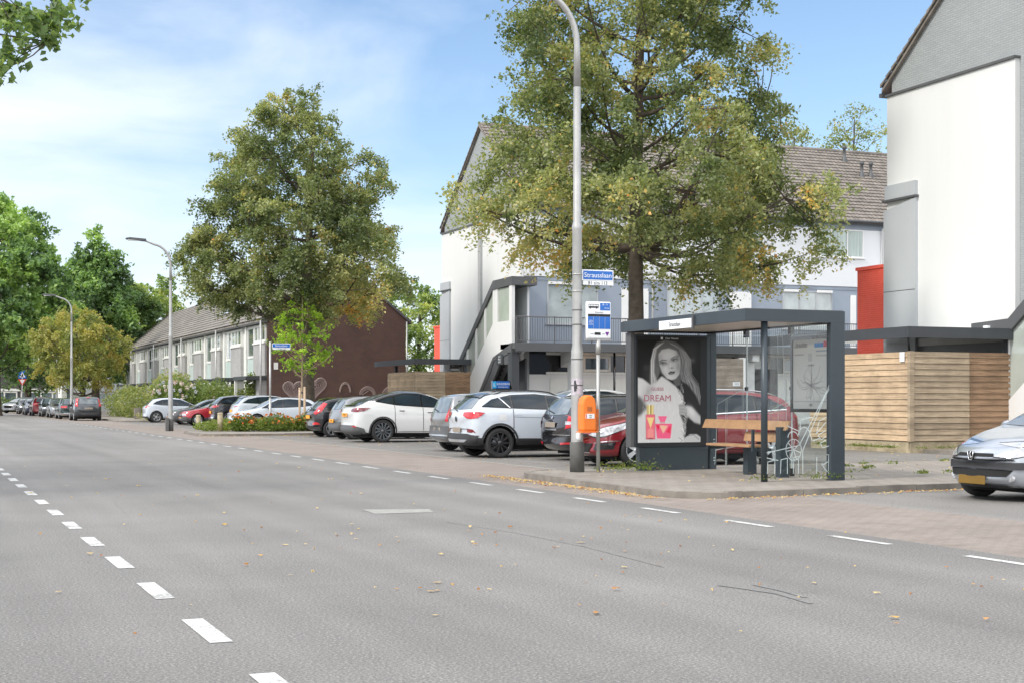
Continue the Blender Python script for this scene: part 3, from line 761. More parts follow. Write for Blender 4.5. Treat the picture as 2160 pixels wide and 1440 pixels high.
    # lights etc: list of (name, view, polygon, material, offset)
    for it in sp.get('parts', []):
        nm, v, poly, m = it[:4]; off = it[4] if len(it) > 4 else .008
        if v == 'S':
            sides(nm, poly, M[m], off, it[5] if len(it) > 5 else .07)
        elif v in ('FF', 'BB'):   # mirrored pair on front/back
            for sg in (1, -1):
                mb = MB(); body.patch(mb, [(sg*a, b) for a, b in poly], v[0], off, .07)
                if mb.f: mb.build(nm, M[m], root, recalc=False)
        elif v in ('WF', 'WB'):   # corner piece: ('f', y, z) on the end face, ('s', distance from that end, z) on the flank
            e = 1 if v == 'WF' else -1; cx = e*(L/2-1.15)
            for sg in (1, -1):
                q = []
                for k, a, b in poly:
                    if k == 'f': h = body.t.ray_cast(Vector((e*9, a, b)), Vector((-e, 0, 0)))[0]
                    else: h = body.t.ray_cast(Vector((e*(L/2-a), 5, b)), Vector((0, -1, 0)))[0]
                    if h is None: continue
                    q.append((math.atan2(h.y, abs(h.x-cx)*(1 if (h.x-cx)*e > 0 else -1)), b))
                if nm == 'headlight' and not sp.get('far'):
                    ca = sum(p[0] for p in q)/len(q); cb = sum(p[1] for p in q)/len(q); g = [(ca+(a-ca)*1.05, cb+(b-cb)*1.17) for a, b in q]; vs, fs = poly_patch(g, .06); o2 = []
                    for p in vs:
                        d = Vector((e*math.cos(p.x), sg*math.sin(p.x), 0)); h = body.t.ray_cast(Vector((cx, 0, p.y)), d); o2.append(tuple(h[0]+d*off*.45) if h[0] is not None else (cx, 0, p.y))
                    MB().add(o2, fs, 0, True).build('headlight_surround', M['gloss'], root)
                vs, fs = poly_patch(q, .06); out = []
                for p in vs:
                    d = Vector((e*math.cos(p.x), sg*math.sin(p.x), 0)); h = body.t.ray_cast(Vector((cx, 0, p.y)), d)
                    out.append(tuple(h[0]+d*off) if h[0] is not None else (cx, 0, p.y))
                mb = MB().add(out, fs, 0, True)
                if mb.f: mb.build(nm, M[m], root)
        elif v == 'T':
            mb = MB(); body.patch(mb, [(X(a), b) for a, b in poly], 'T', off, .1)
            if mb.f: mb.build(nm, M[m], root, recalc=False)
        else:
            mb = MB(); body.patch(mb, poly, v, off, .07)
            if mb.f: mb.build(nm, M[m], root, recalc=False)
    # arch cladding
    if sp.get('arch'):
        aw = sp['arch']
        for Xc in (sp['fo'], sp['fo']+sp['wb']):
            mb = MB()
            for v in ('R', 'L'):
                k = 22; inn = []; out = []
                for j in range(k+1):
                    a = -.35+(PI+.7)*j/k
                    if wr+math.sin(a)*(ar+aw) < clear: continue
                    inn.append((Xc+math.cos(a)*(ar+.005), wr+math.sin(a)*(ar+.005))); out.append((Xc+math.cos(a)*(ar+aw), wr+math.sin(a)*(ar+aw)))
                for j in range(len(inn)-1):
                    body.patch(mb, [(X(inn[j][0]), inn[j][1]), (X(out[j][0]), out[j][1]), (X(out[j+1][0]), out[j+1][1]), (X(inn[j+1][0]), inn[j+1][1])], v, .014, .2)
            mb.build('wheel_arch', M['trim'], root, recalc=False)
    # mirrors
    mx, mz = sp['mirror']; 
    for sg in (-1, 1):
        mb = MB(); mb.ico((X(mx), sg*(hw+.07), mz), (.07, .12, .085), 2)
        mb.box(X(mx)-.03, X(mx)+.03, *sorted((sg*(hw-.14), sg*(hw+.02))), mz-.06, mz-.03)
        mb.build('wing_mirror', M[sp.get('mirrorm', 'trim')] if sp.get('mirrorm', 'trim') in M else bmat, root)
    # plates
    for v, z, m, txt in sp.get('plates', []):
        d = Vector((9 if v == 'F' else -9, 0, z)); h = body.t.ray_cast(d, Vector((-1 if v == 'F' else 1, 0, 0)))
        if h[0] is None: continue
        sx = 1 if v == 'F' else -1
        xx = h[0].x+sx*.012
        po = MB().box(min(xx, xx+sx*.012), max(xx, xx+sx*.012), -.26, .26, z-.057, z+.057).build('number_plate', M[m], root, bevel=.004)
        if txt:
            t = text('plate_text', txt, .085, (xx+sx*.014, 0, z), (PI/2, 0, PI/2*sx), M['ink'], po, .001, 1.0)
    if sp.get('rails'):
        a, b, m = sp['rails']
        for sg in (-1, 1):
            mb = MB(); pts = []
            for i in range(9):
                x = a+(b-a)*i/8; yy = hw*tmax*.93
                h = body.t.ray_cast(Vector((X(x), sg*yy, 4)), Vector((0, 0, -1)))
                if h[0] is not None: pts.append((X(x), sg*yy, h[0].z+(.045 if 0 < i < 8 else .0)))
            mb.tube(pts, .016, 8); mb.build('roof_rail', M[m], root)
    if sp.get('wiper'):
        z0 = sp['wiper']; h = body.t.ray_cast(Vector((-9, 0, z0)), Vector((1, 0, 0))); h2 = body.t.ray_cast(Vector((-9, .42, z0+.06)), Vector((1, 0, 0)))
        if h[0] is not None and h2[0] is not None:
            MB().tube([h[0]+Vector((-.03, 0, 0)), h2[0]+Vector((-.03, 0, 0))], .014, 6).build('rear_wiper', M['trim'], root)
    wheels(root, sp)
    # underside
    MB().box(-L/2+.5, L/2-.5, -hw*.75, hw*.75, clear-.05, clear+.1).build('underbody', M['dark'], root)
    return root, body
M['p_white'] = paint('white_car_paint', (.52, .565, .62), 0, .3, .02)
M['p_pearl'] = paint('pearl_car_paint', (.60, .61, .61), 0, .3, .02)
M['p_black'] = paint('black_car_paint', (.008, .008, .011), 0, .22)
M['p_red'] = paint('red_car_paint', (.42, .02, .035), .1, .35)
M['p_dred'] = paint('dark_red_car_paint', (.20, .008, .014), .15, .3)
M['p_silver'] = paint('silver_car_paint', (.42, .45, .49), .65, .32)
M['p_grey'] = paint('grey_car_paint', (.16, .165, .175), .4, .35)
M['p_dgrey'] = paint('slate_car_paint', (.045, .052, .06), .3, .3)
M['p_green'] = paint('green_car_paint', (.012, .035, .035), .2, .3)
M['p_blue'] = paint('blue_car_paint', (.012, .016, .05), .2, .3)
M['p_faded'] = paint('faded_black_car_paint', (.05, .052, .06), .1, .4)
M['p_sgrey'] = paint('silver_grey_car_paint', (.25, .26, .27), .5, .35)

def g_suv(**k):   # compact SUV, high rear
    s = dict(L=4.23, W=1.82, wb=2.60, fo=.84, wr=.345, gap=.06, top=[(0, .68), (.06, .84), (.25, .96), (.95, 1.06), (1.2, 1.09), (1.55, 1.31), (1.9, 1.48), (2.4, 1.555), (3.0, 1.55), (3.5, 1.50), (3.74, 1.45), (3.94, 1.28), (4.08, 1.14), (4.16, 1.08), (4.22, .92), (4.23, .7)],
        belt=[(0, .66), (.3, .88), (1.2, 1.03), (2.5, 1.08), (3.4, 1.11), (4.23, 1.10)],
        glass_bot=[(1.28, 1.08), (2.4, 1.11), (3.2, 1.14), (3.86, 1.17)], glass_top=[(1.28, 1.10), (1.62, 1.29), (2.0, 1.43), (2.5, 1.475), (3.1, 1.455), (3.6, 1.35), (3.86, 1.19)],
        div=[2.22, 3.12], ws=(1.1, 1.46, .72, .56), rw=(1.13, 1.41, .62, .52), seams=[1.28, 2.2, 3.1], handles=[1.95, 2.9], mirror=(1.55, 1.07), clear=.24, tum=.73)
    s.update(k); return s
def g_hatch(**k):
    s = dict(L=4.0, W=1.72, wb=2.5, fo=.8, wr=.305, gap=.05, top=[(0, .58), (.06, .72), (.22, .82), (.85, .95), (1.1, .99), (1.5, 1.23), (1.85, 1.40), (2.3, 1.455), (2.9, 1.44), (3.35, 1.37), (3.5, 1.32), (3.72, 1.12), (3.85, .98), (3.95, .92), (3.99, .78), (4.0, .6)],
        belt=[(0, .55), (.3, .76), (1.1, .90), (2.4, .95), (4.0, 1.0)],
        glass_bot=[(1.12, .94), (2.2, .965), (3.0, 1.0), (3.5, 1.06)], glass_top=[(1.12, .96), (1.5, 1.17), (1.9, 1.33), (2.4, 1.365), (2.95, 1.33), (3.3, 1.22), (3.5, 1.08)],
        div=[2.1, 2.95], ws=(1.0, 1.37, .68, .54), rw=(1.0, 1.30, .56, .48), seams=[1.2, 2.08, 2.95], handles=[1.85, 2.7], mirror=(1.42, .97), clear=.2, tum=.74)
    s.update(k); return s
def g_estate(**k):
    s = dict(L=4.57, W=1.77, wb=2.58, fo=.87, wr=.32, gap=.045, top=[(0, .58), (.06, .72), (.3, .84), (1.0, .96), (1.3, 1.0), (1.7, 1.24), (2.1, 1.42), (2.6, 1.465), (3.6, 1.46), (4.1, 1.41), (4.22, 1.36), (4.40, 1.12), (4.48, 1.0), (4.53, .9), (4.57, .62)],
        belt=[(0, .55), (.3, .78), (1.3, .93), (3.4, .96), (4.57, .98)],
        glass_bot=[(1.3, .955), (2.5, .975), (3.5, .985), (4.22, 1.0)], glass_top=[(1.3, .97), (1.72, 1.2), (2.1, 1.35), (2.6, 1.385), (3.6, 1.375), (4.0, 1.32), (4.22, 1.16)],
        div=[2.35, 3.3], ws=(1.0, 1.38, .70, .56), rw=(1.02, 1.34, .62, .54), seams=[1.4, 2.35, 3.3], handles=[2.1, 3.05], mirror=(1.62, .98), clear=.19, tum=.78)
    s.update(k); return s
# tail light helper polygons
TAIL_SUV = ([(.38, .90), (.87, .84), (.95, 1.0), (.80, 1.02), (.36, 1.0)], [(3.78, .99), (4.3, .84), (4.3, 1.03), (3.95, 1.03)])

# --- the compact white SUV with black wheels (nearest of the white cars)
def place(near_y, rear_x=None, nose_x=None, sp=None, yaw=0):
    # cars stand square to the road; near_y = y of their side nearest the camera
    y = near_y+sp['W']/2
    if rear_x is not None: return (rear_x+sp['L']/2, y), yaw
    return (nose_x+sp['L']/2, y), PI+yaw
G1 = 'cars parked nose in beyond the bus shelter'
s = g_suv(paint='p_white', rim='ten', rimm='blackrim', rimr=.72, arch=.055, lowz=.46, rails=(1.9, 3.5, 'trim'), wiper=1.08, handlem='p_white', mirrorm='gloss',
    parts=[('tail_light', 'WB', [('f', .40, 1.05), ('f', .40, .98), ('f', .58, .91), ('s', .13, .90), ('s', .26, .92), ('s', .44, 1.04), ('s', .30, 1.06), ('f', .6, 1.06)], 'tail', .016),
           ('rear_bumper', 'B', [(-.80, .30), (.80, .30), (.86, .52), (.6, .56), (-.6, .56), (-.86, .52)], 'trim', .02),
           ('bumper_insert', 'B', [(-.5, .36), (.5, .36), (.62, .42), (-.62, .42)], 'alloy', .03),
           ('reflector', 'BB', [(.58, .60), (.84, .58), (.80, .66), (.56, .68)], 'taildark', .012),
           ('spoiler', 'T', [(3.42, -.60), (3.42, .60), (3.80, .56), (3.80, -.56)], 'gloss', .03),
           ('badge', 'B', [(-.055, .86), (0, .82), (.055, .86), (.055, .92), (0, .96), (-.055, .92)], 'trim', .015),
           ('side_crease', 'S', [(.9, .88), (3.1, .94), (3.1, .946), (.9, .888)], 'trim', .004, .3),
           ('pillar_trim', 'S', [(3.17, 1.15), (3.20, 1.15), (3.46, 1.40), (3.43, 1.41)], 'chrome', .018, .1),
           ('fuel_flap', 'S', [(3.28, .86), (3.46, .86), (3.46, 1.0), (3.28, 1.0)], 'p_pearl', .004, .1),
           ('boot_seam', 'B', [(-.62, .66), (.62, .66), (.62, .672), (-.62, .672)], 'dark', .005),
           ('sill_trim', 'S', [(1.25, .26), (3.0, .26), (3.0, .38), (1.25, .38)], 'trim', .012)],
    plates=[('B', .64, 'plateblur', '')])
p, r = place(31.3, rear_x=11.75, sp=s); TROC, _ = car(s, p, r, 'white compact SUV with black wheels and black roof spoiler, seen from its rear corner', group=G1)

# --- long white electric crossover with fastback tail
s = dict(L=4.75, W=1.92, wb=2.89, fo=.86, wr=.36, ww=.24, gap=.045, paint='p_pearl', rim='twelve', rimm='greyrim', rimr=.74, arch=.05, lowz=.30, clear=.2, tum=.70,
    top=[(0, .62), (.06, .74), (.3, .86), (1.0, 1.0), (1.2, 1.04), (1.6, 1.28), (2.05, 1.50), (2.5, 1.61), (3.0, 1.62), (3.5, 1.54), (4.0, 1.38), (4.4, 1.20), (4.6, 1.12), (4.69, 1.05), (4.74, .88), (4.75, .7)],
    belt=[(0, .6), (.3, .8), (1.2, .98), (3.0, 1.06), (4.0, 1.10), (4.75, 1.12)],
    glass_bot=[(1.3, 1.05), (2.4, 1.10), (3.3, 1.16), (3.95, 1.27)], glass_top=[(1.3, 1.07), (1.7, 1.27), (2.1, 1.46), (2.55, 1.53), (3.0, 1.52), (3.5, 1.42), (3.95, 1.29)],
    div=[2.45, 3.35], ws=(1.1, 1.52, .74, .54), rw=(1.16, 1.5, .62, .5), seams=[1.4, 2.42, 3.35], handles=[2.12, 3.05], hdrop=.16, mirror=(1.7, 1.1), roofm='gloss', roofx=(2.2, 4.3, 1.3),
    parts=[('tail_light', 'WB', [('f', .52, 1.04), ('f', .54, .97), ('s', .16, .95), ('s', .40, .98), ('s', .62, 1.08), ('s', .3, 1.09), ('f', .6, 1.07)], 'taildark', .014),
           ('rear_spoiler', 'B', [(-.62, 1.12), (.62, 1.12), (.6, 1.15), (-.6, 1.15)], 'gloss', .05),
           ('rear_diffuser', 'B', [(-.78, .26), (.78, .26), (.9, .42), (.7, .54), (-.7, .54), (-.9, .42)], 'greytrim', .018),
           ('bumper_side', 'WB', [('f', .6, .30), ('s', .15, .30), ('s', .48, .30), ('s', .40, .44), ('s', .12, .54), ('f', .7, .55)], 'greytrim', .016),
           ('reflector', 'BB', [(.62, .50), (.86, .48), (.86, .51), (.62, .53)], 'tail', .024)],
    plates=[('B', .86, 'plate', 'TV-181-R')])
p, r = place(43.9, rear_x=12.65, sp=s); car(s, p, r, 'long pearl white electric car with dark fastback glass roof and grey wheels', group=G1)

# --- black estate between shelter lamp and the compact SUV
s = g_estate(paint='p_black', rim='five', rails=(1.9, 4.0, 'gloss'), wiper=1.05, handlem='p_black', mirrorm='gloss',
    parts=[('tail_light', 'WB', [('f', .66, .72), ('s', .08, .70), ('s', .22, .74), ('s', .24, .98), ('s', .14, 1.0), ('f', .68, 1.0)], 'tail', .014),
           ('reversing_light', 'BB', [(.66, .80), (.84, .80), (.84, .87), (.66, .87)], 'lamp', .02),
           ('bumper_seam', 'B', [(-.84, .565), (.84, .565), (.84, .58), (-.84, .58)], 'chrome', .008),
           ('reflector', 'BB', [(.46, .36), (.76, .38), (.76, .42), (.46, .40)], 'tail', .012),
           ('boot_trim', 'B', [(-.32, .67), (.32, .67), (.32, .70), (-.32, .70)], 'alloy', .012),
           ('badge', 'B', [(-.035, .93), (0, .905), (.035, .93), (.035, .96), (0, .985), (-.035, .96)], 'chrome', .014)],
    plates=[('B', .79, 'plateblur', '')])
p, r = place(28.8, rear_x=13.05, sp=s); SK, _ = car(s, p, r, 'black estate car with roof rails, rear towards the road beside the lamp post', group=G1)
MB().tube([(-1.3, .0, 1.45), (-1.65, 0, 1.72)], .006, 5).build('aerial', M['trim'], SK)

# --- dark red people carrier facing the road
s = g_estate(L=4.95, wb=3.15, fo=.93, W=1.82, wr=.33, paint='p_dred', rim='five', rails=(2.0, 4.3, 'alloy'), handlem='p_dred', mirrorm='p_dred', bulge=(.36, .18),
    top=[(0, .60), (.06, .76), (.3, .88), (1.0, 1.03), (1.3, 1.08), (1.75, 1.32), (2.15, 1.50), (2.6, 1.56), (3.6, 1.55), (4.3, 1.46), (4.55, 1.38), (4.75, 1.12), (4.86, 1.02), (4.93, .85), (4.95, .62)],
    belt=[(0, .6), (.3, .8), (1.3, .98), (3.4, 1.04), (4.95, 1.1)],
    glass_bot=[(1.35, 1.0), (2.5, 1.02), (3.8, 1.06), (4.45, 1.16)], glass_top=[(1.35, 1.02), (1.8, 1.28), (2.2, 1.42), (2.7, 1.46), (3.6, 1.44), (4.1, 1.36), (4.45, 1.18)], div=[1.9, 2.75, 3.7],
    ws=(1.08, 1.46, .74, .58), seams=[1.5, 2.75, 3.7], handles=[2.45, 3.4], mirror=(1.7, 1.05),
    parts=[('headlight', 'WF', [('f', .44, .64), ('f', .60, .60), ('s', .30, .62), ('s', .62, .74), ('s', .98, .90), ('s', .70, .88), ('s', .35, .80), ('f', .62, .75)], 'lamp', .014),
           ('grille', 'F', [(-.44, .30), (.44, .30), (.50, .47), (-.50, .47)], 'dark', .012),
           ('grille_slot', 'F', [(-.42, .60), (.42, .60), (.40, .655), (-.40, .655)], 'dark', .012),
           ('grille_trim', 'F', [(-.46, .285), (.46, .285), (.46, .30), (-.46, .30)], 'chrome', .02),
           ('fog_light', 'FF', [(.56, .34), (.84, .36), (.86, .50), (.60, .46)], 'gloss', .012),
           ('fog_trim', 'FF', [(.56, .47), (.88, .52), (.88, .535), (.56, .485)], 'chrome', .02),
           ('tail_light', 'WB', [('f', .7, .86), ('s', .12, .86), ('s', .40, 1.0), ('s', .2, 1.06), ('f', .7, 1.06)], 'tail', .014),
           ('window_strip', 'S', [(1.35, .975), (4.45, 1.125), (4.45, 1.145), (1.35, .995)], 'chrome', .014, .4)],
    plates=[('F', .44, 'plate', 'GB-471-K')])
p, r = place(26.1, nose_x=12.45, sp=s); car(s, p, r, 'dark red people carrier facing the road, partly hidden by the advertisement panel and shelter glass', group=G1)

# --- small grey hatchback with tall red tail lamps
s = g_hatch(L=3.7, W=1.68, wb=2.34, fo=.68, paint='p_sgrey', rim='cap', low='greytrim', top=[(0, .64), (.06, .8), (.22, .9), (.7, 1.02), (.95, 1.08), (1.35, 1.34), (1.7, 1.48), (2.3, 1.52), (3.0, 1.50), (3.35, 1.46), (3.45, 1.40), (3.56, 1.1), (3.64, .95), (3.68, .8), (3.7, .6)],
    glass_bot=[(1.0, 1.0), (2.2, 1.02), (3.3, 1.06)], glass_top=[(1.0, 1.02), (1.4, 1.27), (1.8, 1.4), (2.3, 1.43), (2.9, 1.41), (3.3, 1.3)], div=[2.0, 2.8], rw=(1.02, 1.38, .58, .52), ws=(1.06, 1.42, .66, .54), seams=[1.1, 2.0, 2.8], handles=[1.75], mirror=(1.3, 1.05),
    parts=[('tail_light', 'WB', [('f', .68, .78), ('s', .10, .78), ('s', .16, 1.16), ('f', .62, 1.18)], 'tail', .014),
           ('rear_bumper', 'B', [(-.78, .34), (.78, .34), (.82, .66), (-.82, .66)], 'greytrim', .03),
           ('bumper_strip', 'B', [(-.7, .40), (.7, .40), (.7, .44), (-.7, .44)], 'alloy', .045)],
    plates=[('B', .56, 'plateblur', '')], wiper=1.04)
p, r = place(35.2, rear_x=12.6, sp=s); car(s, p, r, 'small boxy grey hatchback with its rear half hidden behind the compact white SUV', group=G1)

# --- small silver car peeping out behind the electric car
s = g_hatch(L=3.6, W=1.62, wb=2.36, fo=.66, paint='p_sgrey', rim='vee', parts=[('tail_light', 'WB', [('f', .62, .9), ('s', .14, .9), ('s', .26, 1.04), ('f', .62, 1.05)], 'tail', .014), ('rear_bumper', 'B', [(-.76, .3), (.76, .3), (.8, .58), (-.8, .58)], 'greytrim', .025)],
    top=[(0, .58), (.06, .72), (.22, .84), (.75, .97), (1.0, 1.03), (1.35, 1.28), (1.7, 1.44), (2.3, 1.48), (2.9, 1.45), (3.2, 1.38), (3.4, 1.1), (3.5, .98), (3.57, .85), (3.6, .6)],
    glass_bot=[(1.05, .98), (2.0, 1.0), (3.1, 1.04)], glass_top=[(1.05, 1.0), (1.4, 1.22), (1.8, 1.36), (2.3, 1.39), (2.8, 1.34), (3.1, 1.2)], div=[1.9, 2.6], rw=(1.02, 1.36, .54, .47), seams=[1.1, 1.9, 2.6], handles=[1.6], plates=[('B', .62, 'plate', '47-XR')])
p, r = place(47.6, rear_x=13.2, sp=s); car(s, p, r, 'small silver grey car almost hidden behind the tail of the long pearl white car', group=G1)

# --- black hatchback with long red lamps
s = g_hatch(L=3.95, W=1.72, paint='p_black', rim='vee', handlem='p_black', mirrorm='gloss', wiper=1.02, low='greytrim', rimr=.7,
    parts=[('tail_light', 'WB', [('f', .58, .84), ('s', .10, .80), ('s', .30, .92), ('s', .52, 1.20), ('s', .42, 1.24), ('s', .24, 1.08), ('f', .60, .96)], 'tail', .016),
           ('rear_bumper', 'B', [(-.72, .28), (.72, .28), (.78, .38), (-.78, .38)], 'greytrim', .02),
           ('reflector', 'BB', [(.50, .44), (.80, .46), (.74, .54), (.54, .52)], 'tail', .014),
           ('spoiler', 'T', [(3.22, -.52), (3.22, .52), (3.52, .48), (3.52, -.48)], 'gloss', .03)], plates=[('B', .72, 'plate', '')])
p, r = place(50.6, rear_x=13.2, sp=s); car(s, p, r, 'black hatchback with long slanted red tail lamps beside the flower bed', group=G1)

# --- second row behind
G2 = 'cars in the second parking row'
s = g_suv(paint='p_pearl', far=1, rim='cap')
p, r = place(42.8, nose_x=17.9, sp=s); T1, _ = car(s, p, r, 'white car in the second row, only its roof showing behind the compact SUV', group=G2); T1.scale = (1, 1, 1.1)
s = g_hatch(paint='p_faded', far=1, rim='cap', top=[(0, .58), (.06, .72), (.22, .82), (.85, .93), (1.1, .97), (1.5, 1.2), (1.85, 1.36), (2.3, 1.42), (2.9, 1.41), (3.35, 1.34), (3.5, 1.28), (3.72, 1.1), (3.85, .98), (3.95, .92), (3.99, .78), (4.0, .6)])
p, r = place(48.9, nose_x=17.9, sp=s); T2, _ = car(s, p, r, 'dark driving school car in the second row under a lit roof sign', group=G2)
# roof sign of the driving school
rs = empty('roof_sign', (19.95, 49.7, 1.72))
MB().box(-.34, .26, -.3, .3, -.30, -.002).build('roof_rack', M['trim'], rs); tag(rs, 'blue and black driving school sign box standing on a car roof', 'sign')
MB().prism([(-.38, 0), (.38, 0), (.30, .30), (-.38, .30)], -.09, .09, 'y').build('sign_box', M['gloss'], rs)
MB().box(-.39, .27, -.103, -.094, .02, .285).build('sign_face', M['blue'], rs)
MB().box(-.385, -.25, -.108, -.1035, .03, .27).build('learner_panel', surf('cyan_panel', (.03, .4, .7), .4), rs)
text('lettering', 'SOULDRIVE', .115, (.03, -.106, .18), FACE_MY, M['signw'], rs, .002, .9)
text('lettering', 'AUTORIJSCHOOL', .05, (.03, -.106, .07), FACE_MY, M['signw'], rs, .002)
text('letter', 'L', .17, (-.318, -.1095, .15), FACE_MY, M['signw'], rs)

# --- silver hatchback at the right edge, facing the road
s = g_hatch(L=3.83, W=1.68, wb=2.44, fo=.78, paint='p_silver', rim='cap', bulge=(.42, .14), handlem='p_silver', mirrorm='p_silver', gap=.05, clear=.17,
    front=[(0, .66), (.05, .80), (.15, .90), (.4, .965), (.9, 1)],
    top=[(0, .56), (.05, .64), (.16, .72), (.5, .83), (.9, .93), (1.15, .99), (1.55, 1.22), (1.9, 1.37), (2.3, 1.42), (2.9, 1.40), (3.3, 1.33), (3.5, 1.22), (3.7, 1.0), (3.8, .8), (3.83, .6)],
    parts=[('headlight', 'WF', [('f', .36, .60), ('f', .55, .585), ('s', .22, .585), ('s', .40, .63), ('s', .76, .80), ('s', .60, .805), ('s', .34, .765), ('f', .60, .72), ('f', .46, .655)], 'lamp', .012),
           ('bumper_strip', 'F', [(-.80, .43), (.80, .43), (.80, .525), (-.80, .525)], 'trim', .03),
           ('bumper_strip', 'WF', [('f', .68, .43), ('s', .2, .43), ('s', .42, .43), ('s', .42, .515), ('s', .2, .52), ('f', .68, .525)], 'trim', .03),
           ('upper_grille', 'F', [(-.36, .595), (.36, .595), (.33, .635), (-.33, .635)], 'dark', .010),
           ('bonnet_gap', 'F', [(-.62, .545), (.62, .545), (.60, .563), (-.60, .563)], 'dark', .010),
           ('lower_grille', 'F', [(-.52, .335), (.52, .335), (.60, .425), (-.60, .425)], 'dark', .012),
           ('lower_lip', 'F', [(-.60, .175), (.60, .175), (.62, .225), (-.62, .225)], 'trim', .02)],
    plates=[('F', .285, 'plateold', '')])
NX, NY = 13.05, 14.95
car206, b206 = car(s, (NX+s['L']/2, NY+s['W']/2), PI, 'silver hatchback cut off by the right edge, nose towards the road')
def badge206():
    h = b206.t.ray_cast(Vector((9, 0, .60)), Vector((-1, 0, 0)))[0]
    mb = MB(); sh = [(-.05, .66), (-.045, .61), (-.03, .555), (.03, .555), (.045, .61), (.05, .66)]
    mb.prism(sh, h.x+.01, h.x+.03, 'x'); q = mb.build('badge', M['dark'], car206)
    e = MB()
    e.tube([(h.x+.035, -.055, .665), (h.x+.035, -.045, .60), (h.x+.035, -.028, .548), (h.x+.035, .028, .548), (h.x+.035, .045, .60), (h.x+.035, .055, .665)], .006, 6)
    e.tube([(h.x+.036, .012, .652), (h.x+.036, -.008, .635), (h.x+.036, .004, .605), (h.x+.036, -.012, .575)], [.010, .013, .013, .006], 6)
    e.tube([(h.x+.036, .0, .625), (h.x+.036, -.022, .618)], .006, 5); e.tube([(h.x+.036, .002, .600), (h.x+.036, -.02, .596)], .006, 5); e.tube([(h.x+.036, .004, .600), (h.x+.036, .02, .575)], .007, 5)
    e.build('emblem', M['chrome'], q)
    for sg in (-1, 1):
        hh = b206.t.ray_cast(Vector((9, sg*.56, .315)), Vector((-1, 0, 0)))[0]
        MB().lathe([(0, .0), (.045, .0), (.052, -.006), (.052, -.04)], 20, 'x', (hh.x+.006, sg*.56, .315)).build('fog_light', M['lamp'], car206)
badge206()

# --- cars beyond the flower bed
G3 = 'cars parked nose in beyond the flower bed'
s = g_hatch(L=4.4, W=1.8, wb=2.7, fo=.9, wr=.33, paint='p_white', rim='vee', mirrorm='gloss', far=1, bulge=(.34, .14),
    parts=[('headlight', 'WF', [('f', .44, .62), ('s', .25, .60), ('s', .6, .73), ('s', .3, .72), ('f', .5, .67)], 'lamp', .014), ('grille', 'F', [(-.44, .34), (.44, .34), (.5, .58), (-.5, .58)], 'gloss', .012), ('side_scoop', 'S', [(1.5, .34), (3.2, .42), (3.2, .43), (1.5, .36)], 'greytrim', .004, .3)])
p, r = place(65.7, nose_x=14.3, sp=s); p = (p[0]-.7, p[1]); car(s, p, r, 'white hatchback facing the road behind the orange flowers', group=G3)
s = g_suv(paint='p_white', far=1, L=4.4, parts=[('tail_light', 'WB', [('f', .34, .96), ('s', .14, .93), ('s', .40, 1.03), ('s', .2, 1.05), ('f', .4, 1.03)], 'tail', .016), ('spoiler', 'T', [(3.45, -.58), (3.45, .58), (3.82, .54), (3.82, -.54)], 'gloss', .03)], plates=[('B', .8, 'plate', '')])
p, r = place(69.4, rear_x=14.1, sp=s); car(s, p, r, 'tall white SUV showing its rear behind the white hatchback', group=G3)
s = g_suv(paint='p_black', far=1, parts=[('tail_light', 'WB', [('f', .34, .96), ('s', .14, .93), ('s', .40, 1.03), ('s', .2, 1.05), ('f', .4, 1.03)], 'tail', .016), ('bumper_insert', 'B', [(-.6, .4), (.6, .4), (.7, .48), (-.7, .48)], 'chrome', .02)], plates=[('B', .7, 'plate', '')], rimr=.7)
p, r = place(72.6, rear_x=13.8, sp=s); car(s, p, r, 'black SUV with rear spoiler and orange plate between the red saloon and the white SUV', group=G3)
def g_saloon(**k):
    s = g_hatch(L=4.1, W=1.68, wb=2.46, fo=.82, wr=.29, rim='cap', far=1, top=[(0, .5), (.05, .64), (.2, .74), (.95, .86), (1.2, .9), (1.7, 1.16), (2.0, 1.32), (2.4, 1.375), (3.0, 1.36), (3.4, 1.28), (3.7, 1.08), (3.95, .96), (4.07, .8), (4.1, .5)],
        belt=[(0, .5), (.3, .7), (1.2, .84), (4.1, .9)], glass_bot=[(1.25, .88), (2.2, .89), (3.5, .93)], glass_top=[(1.25, .9), (1.7, 1.12), (2.05, 1.27), (2.4, 1.3), (3.0, 1.27), (3.5, 1.0)], div=[2.2, 3.0], ws=(.9, 1.3, .66, .53), rw=(.96, 1.24, .6, .5), mirror=(1.55, .92),
        low='greytrim', lowz=.40, parts=[('headlight', 'FF', [(.42, .50), (.72, .50), (.70, .62), (.42, .62)], 'lamp', .014), ('indicator', 'WF', [('f', .70, .50), ('s', .20, .50), ('s', .24, .62), ('f', .68, .62)], 'amber', .016), ('front_bumper', 'F', [(-.74, .28), (.74, .28), (.76, .46), (-.76, .46)], 'greytrim', .03), ('grille', 'F', [(-.38, .5), (.38, .5), (.38, .6), (-.38, .6)], 'gloss', .012)], plates=[('F', .38, 'plate', '')])
    s.update(k); return s
s = g_saloon(paint='p_red'); p, r = place(75.5, nose_x=12.8, sp=s); car(s, p, r, 'faded red older car with grey bumper and hubcaps facing the road', group=G3)
s = g_saloon(paint='p_faded'); p, r = place(78.6, nose_x=12.7, sp=s); car(s, p, r, 'faded black older car facing the road right behind the red one', group=G3)
s = g_hatch(L=4.0, paint='p_white', far=1, rim='vee', wr=.32, parts=[('tail_light', 'WB', [('f', .55, .86), ('s', .12, .84), ('s', .36, .98), ('s', .2, 1.01), ('f', .6, .98)], 'tail', .016), ('rear_bumper', 'B', [(-.7, .26), (.7, .26), (.75, .36), (-.75, .36)], 'greytrim', .02)])
